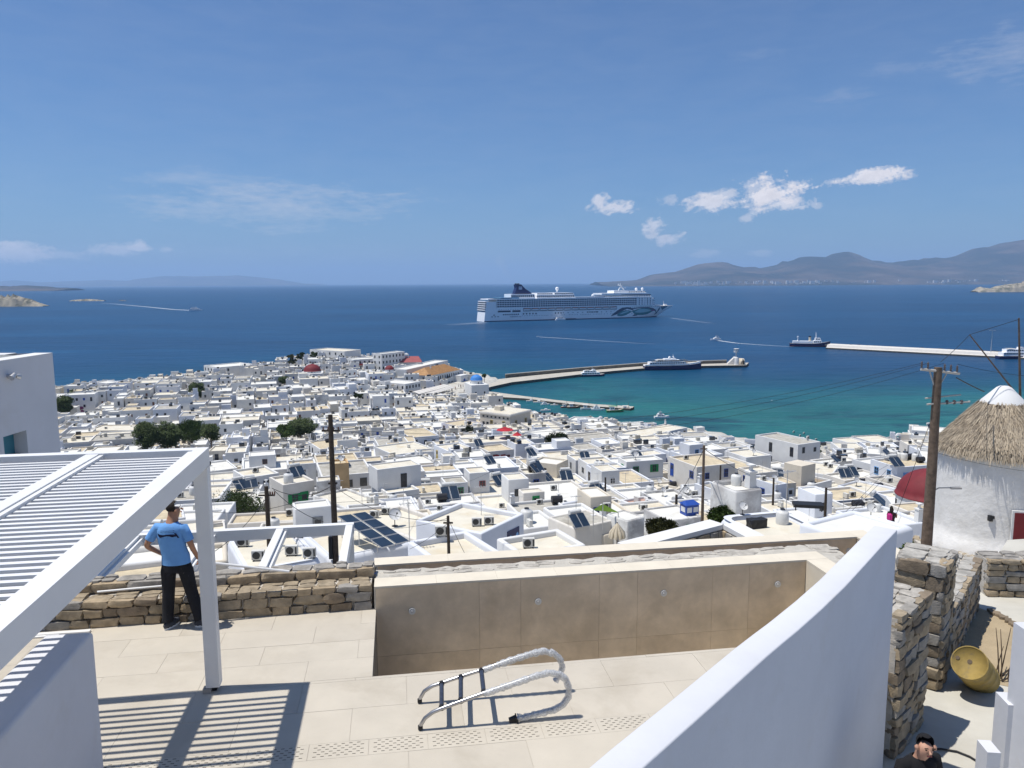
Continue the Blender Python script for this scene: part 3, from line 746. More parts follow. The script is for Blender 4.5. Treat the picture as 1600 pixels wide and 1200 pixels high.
def long_building(A, B, Cc, h, label, nwin=8, name='town_building', wm=white, rm=roof_white, storeys=2, colr='dark', zz=None, cat='building', side=True, rows=(1.0,)):
    z = atg((A[0]+B[0])/2, (A[1]+B[1])/2, h).z; a, b, yaw = yaw_at(A, B, z); c = at(*Cc, z)
    w = (b-a).length; n = Vector((-sin(yaw), cos(yaw), 0)); d = max(5, min(18, abs((c-a).dot(n)))); ctr = (a+b)/2+n*(d/2)
    g = min(ground(x, y) for x, y in rect_pts(ctr.x, ctr.y, w, d, yaw))-.5; H = z-g; FOOT.append(rect_pts(ctr.x, ctr.y, w, d, yaw, .4))
    root = link(name, shell_mesh(w, d, 0, H, rim=.4, inset=.5, wm=wm), None, (ctr.x, ctr.y, g), yaw); tag(root, label, cat)
    k = MB(); k.box((0, 0, H-.55), (w-.82, d-.82, .1)); k.build('roof', rm, root)
    for s in range(storeys):
        for i in range(nwin): link('window', window_mesh('window', colr), root, (-w/2+w*(i+.5)/nwin, -d/2, H-2.6-3.2*s), 0, (1.0, 1.5, 1.5))
        if side:
            kk = max(1, int(d/3.2))
            for i in range(kk): link('window', window_mesh('window', colr), root, (-w/2, -d/2+d*(i+.5)/kk, H-2.6-3.2*s), -pi/2, (.9, 1.5, 1.4))
    return root, w, d, H
long_building((635, 577.5), (700, 563), (628, 573), 8, 'long plain white building with flat roof behind the orange tiled hall', 0, side=False)
long_building((596, 553), (632, 549), (583, 552), 14, 'tall white three-storey building on the skyline of the far point', 7, storeys=3)
r_, w_, d_, H_ = long_building((552, 562), (594, 559.5), (549, 559), 9, 'white two-storey building with red balconies on the far point', 6, storeys=2)
for u in (-.45, .55):
    k = MB(); k.box((u*w_/2, -d_/2-.5, H_-3.5), (4.5, 1., .15)); k.box((u*w_/2, -d_/2-.97, H_-3.0), (4.5, .07, .9)); k.build('balcony', paint('red'), r_)
long_building((484, 546), (538, 549), (486, 542), 9, 'white cluster-roofed house topping the skyline at the far point', 6, storeys=2, rm=roof_cream)
long_building((342, 574), (398, 569), (340, 567), 7, 'low wide white building at the water on the upper left shore', 2, storeys=1)
long_building((146, 596), (167, 599), (140, 590), 6, 'white shoreline house at the far left edge of town', 2, storeys=1, side=False)
long_building((633, 600), (657, 596), (612, 592), 7, 'white building with tall dark windows in front of the tiled hall', 5, storeys=1)
long_building((885, 656), (940, 660), (890, 650), 5, 'low white seafront building left of the little belfry', 6, storeys=1)
long_building((1128+0, 690), (1195, 712), (1110, 683), 3.5, 'low seafront building with cream roof left of the tall white villa', 5, storeys=1, rm=roof_cream, side=False)

def gable_church():
    p = wpos(641, 561, 9); g = ground(p.x, p.y); e = empty('church', 'church with red gabled roof on the far point behind the tiled hall', 'church', (p.x, p.y, g), .15)
    FOOT.append(rect_pts(p.x, p.y, 14, 12, .15, .5)); H = 7.5
    k = MB(); k.box((0, 0, H/2), (13, 9, H)); k.build('wall', white, e)
    k = MB(); k.mesh([(-7, -5, H), (7, -5, H), (7, 5, H), (-7, 5, H), (-5, 0, H+3.2), (5, 0, H+3.2)], [(0, 1, 5, 4), (1, 2, 5), (2, 3, 4, 5), (3, 0, 4), (3, 2, 1, 0)]); k.build('roof', mat('red_roof', (.34, .10, .10), .85, .1, 1), e)
    for i in range(4): link('window', window_mesh('window', 'dark'), e, (-4.8+3.2*i, -4.5, 3.5), 0, (.8, 1.5, 1.6))
gable_church()

def market_awnings():
    z = 5.2; quads = [((655, 616), (705, 603), (694, 600.5), (645, 612)), ((668, 619), (711, 605.5), (703, 603.5), (658, 616.5))]
    for i, q in enumerate(quads):
        P = [at(x, y, z-.5*i+(.0 if j < 2 else .9)) for j, (x, y) in enumerate(q)]
        e = empty('market_awning', ['long white canvas awning row behind, in front of the tiled hall', 'lower white canvas awning along the quay café in front of the tiled hall'][i], 'awning', (P[0].x, P[0].y, 1.5))
        o = P[0]-Vector((0, 0, 0)); base = Vector((P[0].x, P[0].y, 1.5))
        nn = 9
        for k in range(nn):
            m = MB(); t0, t1 = k/nn+.004, (k+1)/nn-.004
            a, b = P[0].lerp(P[1], t0), P[0].lerp(P[1], t1); c, d = P[3].lerp(P[2], t1), P[3].lerp(P[2], t0)
            up_ = Vector((0, 0, .12)); m.mesh([v-base for v in (a, b, c, d)]+[v-base+up_ for v in (a, b, c, d)], [(3, 2, 1, 0), (4, 5, 6, 7), (0, 1, 5, 4), (1, 2, 6, 5), (2, 3, 7, 6), (3, 0, 4, 7)])
            m.build('canvas_panel', white2, e)
            m = MB(); m.cyl(Vector((a.x, a.y, 1.5))-base, a-base, .07, n=6); m.build('post', black_metal, e)
        FOOT.append([(v.x, v.y) for v in P])
market_awnings()

# ------------------------------------------------------------------ trees (their ground is kept clear of houses)
leafm = {}
def leaf_mat(name, col, col2, rough=.7):
    m = bpy.data.materials.new(name); m.use_nodes = True; t = NT(m.node_tree); b = t.n['Principled BSDF']
    geo = t.new('ShaderNodeNewGeometry'); oi = t.new('ShaderNodeObjectInfo')
    n = t.noise(geo.outputs['Position'], .9, 4, .6); f = t.ramp(n, [(.35, 0.), (.65, 1.)])
    rp = t.math('MULTIPLY', geo.outputs['Random Per Island'], .7)
    c = t.mix(t.math('ADD', t.math('MULTIPLY', f, .5), rp, clamp=True), col, col2)
    t.link(c, b.inputs['Base Color']); b.inputs['Roughness'].default_value = rough; b.inputs['Specular IOR Level'].default_value = .2
    return m
leafm['dark'] = leaf_mat('leaves_dark', (.028, .042, .016), (.075, .105, .032))
leafm['green'] = leaf_mat('leaves_green', (.04, .07, .02), (.10, .15, .04))
leafm['olive'] = leaf_mat('leaves_olive', (.035, .04, .016), (.085, .085, .03))
leafm['magenta'] = leaf_mat('bougainvillea_flowers', (.16, .02, .07), (.26, .03, .13))
leafm['purple'] = leaf_mat('bougainvillea_purple', (.12, .02, .10), (.2, .04, .15))
def crown_mesh(rx, ry, rz, n, leaf, rng, shape='round', base=0.0):
    mb = MB(); clumps = []
    nc = max(6, int(n/110))
    for _ in range(nc):
        while True:
            x, y, z = rng.uniform(-1, 1), rng.uniform(-1, 1), rng.uniform(-1, 1); r = sqrt(x*x+y*y+z*z)
            if .35 < r < .88: break
        if shape == 'spread': z = abs(z)*.9-.15
        clumps.append((x*rx, y*ry, z*rz, rng.uniform(.22, .42)*min(rx, rz*1.3)))
    per = n//nc
    for (cx, cy, cz, cr) in clumps:
        for _ in range(per):
            th = rng.uniform(0, 2*pi); ph = math.acos(rng.uniform(-1, 1)); rr = cr*rng.uniform(.55, 1.12)
            p = Vector((cx+rr*sin(ph)*cos(th), cy+rr*sin(ph)*sin(th), cz+rr*cos(ph)*.8+base))
            u = Vector((rng.gauss(0, 1), rng.gauss(0, 1), rng.gauss(0, .7))).normalized(); v = u.orthogonal().normalized()
            s = leaf*rng.uniform(.6, 1.3)
            mb.mesh([p-u*s-v*s*.4, p+v*s*.55-u*.1*s, p+u*s, p-v*s*.55], [(0, 1, 2, 3)], 0)
    return mb
def tree(px, py, wpx, hpx, kind, name, label, cat='tree', n=2600, shape='round', group=None, reserve=True, gnd=0.0):
    up_ = 4.6 if py < 815 and 'hedge' not in label and 'bougain' not in name else (3.2 if 'bush' in label else .3)
    p = atg(px, py, gnd+up_); w = (p-EYE).dot(fw); sc = w/F; Wd, Ht = wpx*sc, hpx*sc*1.03
    rng = random.Random(int(px*3+py)); g = p.z-up_; p.z = g
    e = empty(name, label, cat, (p.x, p.y, g), rng.uniform(0, 6), group)
    leaf = max(.11, .9*sc*1.35)
    rz = Ht*.56; cz = Ht+up_-rz; vis_h = Ht; Ht = Ht+up_
    mb = crown_mesh(Wd/2*.86, Wd/2*.86, rz*.84, n, leaf, rng, shape, cz)
    mb.build('crown', leafm[kind], e)
    t = MB(); tr = max(.12, Wd*.03)
    t.tube([(0, 0, -.3), (.05, .02, Ht*.25), (-.05, 0, Ht*.5), (.05, 0, Ht*.8)], [tr*1.3, tr, tr*.7, tr*.25], 8)
    for k in range(6):
        a = k*1.05; z0 = Ht*(.25+.07*k); t.tube([(0, 0, z0), (cos(a)*Wd*.17, sin(a)*Wd*.17, z0+Ht*.14), (cos(a)*Wd*.33, sin(a)*Wd*.33, z0+Ht*.22)], [tr*.5, tr*.3, tr*.1], 6)
    t.build('trunk', wood_pole, e)
    if reserve: add_tree_reserved(p.x, p.y-Wd*.12, Wd*.5)
    return e
TREES = [(230, 700, 46, 44, 'dark', 'tree', 'dense dark tree standing left in the big grove behind the pergola'), (262, 698, 50, 42, 'dark', 'tree', 'broad dark green tree in the middle of the big grove behind the pergola'),
         (300, 688, 50, 34, 'green', 'tree', 'lighter green tree in the right part of the big grove'), (330, 690, 34, 32, 'dark', 'tree', 'rightmost tree of the big grove, above the pergola corner'),
         (373, 822, 92, 62, 'dark', 'cypress_tree', 'large round dark cypress-like tree left of the short black utility pole'),
         (1034, 836, 60, 28, 'olive', 'tree', 'low olive-green bushy tree just beyond the stone coping at right centre'), (1130, 826, 54, 36, 'green', 'tree', 'bright green bushy tree right of the tall slender pole'),
         (308, 618, 30, 22, 'dark', 'tree', 'tall dark tree near the upper left shore houses'), (470, 680, 58, 28, 'dark', 'tree', 'spreading dark tree left of the tall telegraph pole'), (447, 683, 30, 22, 'green', 'tree', 'smaller green tree left of the spreading dark one'),
         (456, 573, 16, 22, 'olive', 'tree', 'pale loose conifer on the skyline of the far point'), (492, 560, 16, 12, 'dark', 'tree', 'dark tree beside the skyline house on the far point'), (470, 562, 18, 12, 'dark', 'tree', 'low dark tree left of the skyline house on the far point'), (535, 565, 11, 10, 'dark', 'tree', 'small dark tree right of the skyline house on the far point'),
         (100, 645, 34, 30, 'dark', 'tree', 'dark tree at the left edge of town below the palm'), (757, 590+0, 8, 9, 'dark', 'tree', 'small dark tree by the root of the long pier'),
         (871, 700, 46, 26, 'dark', 'shrub', 'dark shrub growing between white seafront houses below the mansion'), (731, 680, 24, 16, 'dark', 'shrub', 'dark shrub against the lilac-walled house'),
         (1276, 716, 14, 26, 'green', 'creeper_bush', 'green climbing bush right of the tall seafront villa'), (455, 812, 54, 16, 'green', 'hedge', 'green clipped hedge right of the short black pole'), (486, 800, 18, 16, 'olive', 'shrub', 'round dark shrub before the green-shuttered house'),
         (1420, 869, 26, 20, 'green', 'shrub', 'dark green bush behind the end of the thick white wall'), (560, 622, 18, 8, 'dark', 'tree', 'low dark tree amid houses left of the tiled hall'), (445, 590+8, 26, 10, 'dark', 'tree', 'small dark tree amid distant houses at upper left')]
for a in TREES:
    cat = 'shrub' if ('shrub' in a[5] or 'bush' in a[5] or 'hedge' in a[5]) else 'tree'
    nn = 10000 if a[2] > 45 else (5200 if a[2] > 25 else 1500)
    tree(*a, cat=cat, n=nn)
tree(500, 806, 38, 9, 'purple', 'bougainvillea', 'purple bougainvillea along the wall below the green-shuttered house', 'shrub', 1500)
tree(122, 648, 32, 14, 'purple', 'bougainvillea', 'dark purple bougainvillea below the palm at the left edge', 'shrub', 1200)
tree(450, 650, 10, 9, 'magenta', 'bougainvillea', 'magenta bougainvillea patch left of the tall telegraph pole', 'shrub', 500)
tree(463, 646, 8, 6, 'magenta', 'bougainvillea', 'small magenta bougainvillea just right of the larger patch', 'shrub', 400)
def palm():
    p = atg(114, 640, 0); sc = (p-EYE).dot(fw)/F; H = 34*sc
    e = empty('palm_tree', 'lone palm tree standing above the roofs at the left edge of town', 'palm', p); t = MB(); t.tube([(0, 0, -1), (.1, 0, H*.5), (0, 0, H*.85)], [.45, .3, .32], 8); t.build('trunk', wood_pole, e)
    f = MB(); rng = random.Random(3)
    for k in range(46):
        a = rng.uniform(0, 2*pi); el = rng.uniform(-.5, 1.2); L = rng.uniform(2.2, 3.2); prev = None
        for s in range(6):
            t_ = s/5; r = L*t_*cos(el*.6); z = H*.85+L*t_*sin(el)-1.6*t_*t_; c = Vector((r*cos(a), r*sin(a), z)); wv = Vector((-sin(a), cos(a), 0))*(.30*(1-t_)+.04)
            if prev: f.mesh([prev[0]-prev[1], prev[0]+prev[1], c+wv, c-wv], [(0, 1, 2, 3)])
            prev = (c, wv)
    f.build('crown', leafm['dark'], e); add_tree_reserved(p.x, p.y, 1.2)
palm()

# ------------------------------------------------------------------ the rest of the town, lot by lot
LOTS = []
def overlaps(cx, cy, w, d, yaw):
    c, s = cos(yaw), sin(yaw); n = 5; hit = 0
    for i in range(n):
        for j in range(n):
            x = (i/(n-1)-.5)*w; y = (j/(n-1)-.5)*d; X, Y = cx+c*x-s*y, cy+s*x+c*y
            for P, bb in FB:
                if bb[0] <= X <= bb[2] and bb[1] <= Y <= bb[3] and inpoly(X, Y, P): hit += 1; break
    return hit/(n*n)
def fbox(): return [(P, (min(p[0] for p in P), min(p[1] for p in P), max(p[0] for p in P), max(p[1] for p in P))) for P in FOOT]
# open places: quay square, harbour street, the slope right under the terrace
FOOT.append([lp(655, 625, 2), lp(735, 625, 2), lp(760, 596, 2), lp(712, 600, 2)])
FOOT.append([lp(750, 615, 2), lp(800, 612, 2), lp(830, 590, 2), lp(760, 590, 2)])
_m0 = at(1600, 845, 45.5)
FOOT.append([(13, 14), (9, 22), (13, 40), (19, 56), (60, 60), (60, 14)])
FB = fbox()
def bsp(cx, cy, w, d, yaw, rng, depth, force=False):
    # local frame centre in the parent's frame
    dist = math.hypot(cx, cy); lim = rng.choice((8.5, 10, 12)) if dist < 260 else rng.choice((9, 11, 14))
    c, s = cos(yaw), sin(yaw)
    r = math.hypot(w, d)/2
    # outside the field of view or the land -> stop early
    ang = 0.70
    if cy+r < 28: return
    if abs(cx)-r > (cy+r)*ang+8: return
    ov = overlaps(cx, cy, w, d, yaw) if r < 14 else 0
    if max(w, d) < lim and min(w, d) < lim and ov < .05:
        g = rng.choice((.02, .02, .5, .9)); LOTS.append((cx, cy, w-g, d-rng.choice((.02, .02, .6, .9)), yaw)); return
    if ov > .95: return
    if max(w, d) < 4.6:
        if ov < .22: LOTS.append((cx, cy, w-.1, d-.1, yaw))
        return
    t = rng.uniform(.38, .62); gap = 1.8 if r > 22 else (.9 if r > 12 and rng.random() < .5 else .0)
    if w > d:
        a, b = w*t-gap/2, w*(1-t)-gap/2; x1, x2 = -w/2+a/2, w/2-b/2
        bsp(cx+c*x1, cy+s*x1, a, d, yaw, rng, depth+1); bsp(cx+c*x2, cy+s*x2, b, d, yaw, rng, depth+1)
    else:
        a, b = d*t-gap/2, d*(1-t)-gap/2; y1, y2 = -d/2+a/2, d/2-b/2
        bsp(cx-s*y1, cy+c*y1, w, a, yaw, rng, depth+1); bsp(cx-s*y2, cy+c*y2, w, b, yaw, rng, depth+1)
rb = random.Random(11)
N = 46
for iy in range(1, 13):
    for ix in range(-9, 10):
        cx, cy = ix*N, iy*N; yaw = R(16)+R(14)*noise.noise(Vector((ix*.7, iy*.7, 3)))+ (R(-34) if ix > 1 and iy < 8 else 0)
        # tilted blocks that overlap a little: the later lots avoid the earlier
        bsp(cx, cy, N*1.02, N*1.02, yaw, rb, 0)
lots = []
grid = {}
def seen_before(x, y): 
    for P in grid.get((int(x//12), int(y//12)), ()):
        if inpoly(x, y, P): return True
    return False
for (cx, cy, w, d, yaw) in sorted(LOTS, key=lambda l: l[0]**2+l[1]**2):
    if min(w, d) < 2.6: continue
    P = rect_pts(cx, cy, w, d, yaw)
    if any(not inpoly(x, y, LAND) for x, y in P) or land_d(cx, cy) < 4: continue
    k = sum(seen_before(cx+(x-cx)*f, cy+(y-cy)*f) for (x, y) in P+[(cx, cy)] for f in (.6, .93))
    if k > 2: continue
    lots.append((cx, cy, w, d, yaw))
    for gx in range(int(min(p[0] for p in P)//12), int(max(p[0] for p in P)//12)+1):
        for gy in range(int(min(p[1] for p in P)//12), int(max(p[1] for p in P)//12)+1): grid.setdefault((gx, gy), []).append(P)
# keep what the picture can show
vis = []
for l in lots:
    px, py, w = proj((l[0], l[1], ground(l[0], l[1])+4)); 
    if l[1] < 62 and 330 < px < 1460: continue
    if (332 < px < 416 and 780 < py < 880) or (1000 < px < 1066 and 818 < py < 860) or (1100 < px < 1160 and 805 < py < 850) or (438 < px < 500 and 752 < py < 812) or (1400 < px < 1480 and 748 < py < 815): continue
    if -60 < px < 1660 and py < 935 and w > 20: vis.append(l)
N_IND = 300-len([h for h in HOUSES])

SKYL = [(60, 604), (88, 602), (150, 594), (200, 592), (250, 588), (300, 580), (350, 573), (400, 568), (440, 556), (480, 549), (540, 550), (600, 560), (640, 563), (700, 572), (735, 582), (765, 592), (775, 622), (800, 640), (880, 646), (930, 654), (960, 652), (1000, 662), (1040, 664), (1075, 670), (1110, 683), (1195, 700), (1205, 688), (1280, 692), (1300, 690), (1410, 684), (1425, 674), (1500, 668), (1660, 660)]
far = MB(); FARM = [white, white2, white3, cream_wall, grey_wall, roof_cream, roof_white, roof_tan, roof_grey, glass_dark, paint('blue'), paint('brown')]
for i, (cx, cy, w, d, yaw) in enumerate(vis):
    rng = random.Random(1000+i); g = ground(cx, cy)
    st = rng.choice((3.2, 3.6, 4.6, 5.8, 6.6, 7.2)) if cy > 115 else rng.choice((3.2, 3.5, 3.8, 4.2))
    if cy > 330: st = rng.choice((3.4, 4.4, 5.6, 6.4, 7.4, 8.2))
    zt = g+st+rng.uniform(-.3, .3)
    px, py, ww = proj((cx, cy, zt))
    # roofs stay below the outline the town makes against the sea
    sky_y = interp(SKYL, px)
    for _ in range(12):
        if min(proj((q[0], q[1], zt))[1] for q in rect_pts(cx, cy, w, d, yaw)) < sky_y+rng.uniform(-1.5, 2): zt -= .5
        else: break
    if zt < g+1.9: continue
    for (tx0, tx1, ty0, ty1) in ((205, 352, 662, 712), (330, 416, 770, 850), (445, 500, 660, 690), (1005, 1062, 812, 850), (1104, 1156, 795, 840), (640, 760, 596, 632), (1195, 1285, 676, 722)):
        if tx0-8 < px < tx1+8 and ty0 < py < ty1+30: zt = min(zt, g+2.9)
    if i < N_IND:
        make_house(cx, cy, w, d, yaw, zt, rng)
    else:
        zb = min(ground(x, y) for x, y in rect_pts(cx, cy, w, d, yaw))-.5
        wm = rng.choice((0, 0, 0, 0, 2, 2, 1, 1, 3, 4) if rng.random() < .35 else (0, 0, 2, 1)); rm = rng.choice((5, 5, 6, 6, 6, 7, 8))
        shell_mesh(w, d, zb, zt, rim=.28, inset=.3, mb=far, cx=cx, cy=cy, yaw=yaw, wm=wm, roofm=rm)
        c, s = cos(yaw), sin(yaw)
        for fi in range(2):
            L = w if fi == 0 else d; k = int(L/2.6)
            for stv in range(max(1, int((zt-g)/3))):
                for q in range(k):
                    if rng.random() < .3: continue
                    t = (q+.5)/k*L-L/2; x, y = (t, -d/2-.02) if fi == 0 else (-w/2-.02, t)
                    z = zt-1.9-3*stv; hh = rng.choice((1.1, 1.2, 1.8))
                    far.box((cx+c*x-s*y, cy+s*x+c*y, z-hh*.2), (.85 if fi == 0 else .06, .06 if fi == 0 else .85, hh), rng.choice((9, 9, 9, 10, 11)), rz=yaw)
        if rng.random() < .16:
            uw, ud = w*rng.uniform(.3, .55), d*rng.uniform(.3, .55); x, y = rng.choice((-1, 1))*(w-uw)/2*.9, rng.choice((-1, 1))*(d-ud)/2*.9
            shell_mesh(uw, ud, zt-.29, zt+rng.uniform(1.6, 2.3), .2, .15, mb=far, cx=cx+c*x-s*y, cy=cy+s*x+c*y, yaw=yaw, wm=wm, roofm=rm)
        for _ in range(rng.choice((1, 1, 2, 3, 4))):
            x, y = rng.uniform(-.4, .4)*w, rng.uniform(-.4, .4)*d; far.box((cx+c*x-s*y, cy+s*x+c*y, zt+.15), (rng.uniform(.4, 1.5), rng.uniform(.4, .9), rng.uniform(.6, 1.4)), rng.choice((0, 4, 9, 8, 9, 8, 3)), rz=yaw+rng.choice((0, .5)))
o = far.build('distant_houses', FARM); tag(o, 'hundreds of small white flat-roofed houses crowding the far point', kind='stuff')
# ------------------------------------------------------------------ terrace frame
T = HC-4.68; YZ = T-1.2
O = at(582, 1057, T); _a = at(1170, 1010, T); TH = atan2(_a.y-O.y, _a.x-O.x)
EX = Vector((cos(TH), sin(TH), 0)); EY = Vector((-sin(TH), cos(TH), 0)); EZ = Vector((0, 0, 1))
def W(x, y, z=0.0): return O+EX*x+EY*y+EZ*z          # z counts from the terrace floor
def L2(p): v = Vector(p)-O; return (v.dot(EX), v.dot(EY), v.z)
def on_y(px, py, yl):
    d = ray(px, py); t = (yl-(EYE-O).dot(EY))/d.dot(EY); return L2(EYE+d*t)
def on_x(px, py, xl):
    d = ray(px, py); t = (xl-(EYE-O).dot(EX))/d.dot(EX); return L2(EYE+d*t)
tile_m = mat('terrace_tile', (.50, .455, .38), .75, .07, 1.1, .001, 60, col2=(.37, .325, .255), mixs=(.9, .5, .74, .65))
tile_b = mat('terrace_tile_b', (.51, .465, .388), .75, .07, 1.3, .001, 60, col2=(.38, .335, .265), mixs=(.8, .5, .74, .65))
grout = mat('grout', (.47, .43, .36), .95, .1, 8)
pool_m = mat('pool_tile', (.72, .58, .41), .7, .16, 2.6, .001, 50, col2=(.52, .41, .27), mixs=(1.9, .46, .70, .6))
pool_b = mat('pool_tile_b', (.74, .60, .425), .7, .16, 2.2, .001, 50, col2=(.53, .42, .28), mixs=(1.6, .46, .70, .6))
coping_m = mat('coping_stone', (.66, .60, .49), .75, .06, 3)
wallwhite = mat('render_white', (.60, .61, .64), .8, .04, 1.2, .004, 9, col2=(.54, .53, .51), mixs=(2.2, .56, .74, .4))
concrete = mat('yard_concrete', (.52, .50, .44), .9, .08, 1.5, .003, 25, col2=(.40, .37, .31), mixs=(.7, .5, .75, .6))
sand = mat('sand', (.40, .32, .21), .98, .12, 3, .02, 30)
alu = mat('pergola_paint', (.74, .74, .73), .45, .03, 2, spec=.4)

def wbox(mb, x0, x1, y0, y1, z0, z1, mi=0):
    """box in the terrace frame"""
    P = [W(x, y, z) for z in (z0, z1) for x, y in ((x0, y0), (x1, y0), (x1, y1), (x0, y1))]
    mb.mesh(P, [(3, 2, 1, 0), (4, 5, 6, 7), (0, 1, 5, 4), (1, 2, 6, 5), (2, 3, 7, 6), (3, 0, 4, 7)], mi)
def clip(poly, a, b):
    """keep what lies left of the line a->b"""
    out = []
    def sd(p): return (b[0]-a[0])*(p[1]-a[1])-(b[1]-a[1])*(p[0]-a[0])
    for i in range(len(poly)):
        p, q = poly[i], poly[(i+1) % len(poly)]; sp, sq = sd(p), sd(q)
        if sp >= 0: out.append(p)
        if sp*sq < 0: t = sp/(sp-sq); out.append((p[0]+(q[0]-p[0])*t, p[1]+(q[1]-p[1])*t))
    return out
ZW = 1.84
_p, _q = L2(at(1010, 1195, T+ZW)), L2(at(1402, 828, T+ZW)); WR = (Vector((_p[0], _p[1], 0)), Vector((_q[0], _q[1], 0))); _u = (WR[1]-WR[0]).normalized(); _n = Vector((-_u.y, _u.x, 0))
WL = tuple((v+_n*.15)[:2] for v in WR)                     # centre line of the thick white wall
_d = Vector((WL[1][0]-WL[0][0], WL[1][1]-WL[0][1])).normalized()
WL0 = (WL[0][0]-_d.x*9, WL[0][1]-_d.y*9)
def prism_l(mb, poly, z0, z1, mi=0):
    P = [(W(x, y).x, W(x, y).y) for x, y in poly]; mb.prism(P, O.z+z0, O.z+z1, mi)

def terrace():
    m = MB()
    for poly in ([(-6.2, -11), (0, -11), (0, 2.0), (-6.2, 2.0)], [(0, -11), (7.2, -11), (7.2, 0), (0, 0)], [(6.7, 0), (7.1, 0), (7.1, 2.0), (6.7, 2.0)]):
        q = clip(poly, WL0, (WL0[0]+_d.x*30, WL0[1]+_d.y*30))
        if len(q) > 2: prism_l(m, q, -3.2, -.006)
    base = m.build('terrace_floor', grout); tag(base, kind='structure')
    rng = random.Random(5)
    # tiles 1.2 x 0.6, joints 3 mm; the drain strip keeps its own row
    rows = []; y = -1.30
    ys = [(-1.30+.62*k, -1.30+.62*(k+1)) for k in range(0, 2)]+[(-.06, 0.0)] + [(0, .5), (.5, 1.0), (1.0, 1.5), (1.5, 2.0)]
    ys += [(-1.57-.6*(k+1), -1.57-.6*k) for k in range(0, 8)]
    g = .0015
    for r, (y0, y1) in enumerate(ys):
        off = (r % 2)*.6; x = -6.2-off
        while x < 8:
            x0, x1 = x, x+1.2; x += 1.2
            parts = [(x0, x1)]
            if y0 >= -.001: parts = [(x0, min(x1, 0))]
            for a, b in parts:
                if b-a < .05 or b < -6.1: continue
                q = clip([(a+g, y0+g), (b-g, y0+g), (b-g, y1-g), (a+g, y1-g)], WL0, (WL0[0]+_d.x*30, WL0[1]+_d.y*30))
                if len(q) < 3: continue
                t = MB(); prism_l(t, q, -.0055, 0+rng.uniform(-.0010, .0006)); t.build('floor_tile', rng.choice((tile_m, tile_b)), base)
    # drain strip: perforated cover tiles 0.6 long
    x = -6.0; dk = mat('slot_dark', (.03, .028, .025), .9)
    while x < 4:
        q = clip([(x+g, -1.57+g), (x+.6-g, -1.57+g), (x+.6-g, -1.30-g), (x+g, -1.30-g)], WL0, (WL0[0]+_d.x*30, WL0[1]+_d.y*30))
        if len(q) > 2:
            t = MB(); prism_l(t, q, -.0055, 0); dc = t.build('drain_cover', tile_b, base)
            s = MB()
            for k in range(6):
                for j in range(7):
                    sx = x+.05+j*.078+(.039 if k % 2 else 0); sy = -1.525+k*.038
                    if sx+.035 < x+.58:
                        c = clip([(sx, sy), (sx+.034, sy), (sx+.034, sy+.007), (sx, sy+.007)], WL0, (WL0[0]+_d.x*30, WL0[1]+_d.y*30))
                        if len(c) > 3: prism_l(s, c, .0, .0015)
            if s.v: s.build('drain_slots', dk, dc)
        x += .6
    return base
terr = terrace()

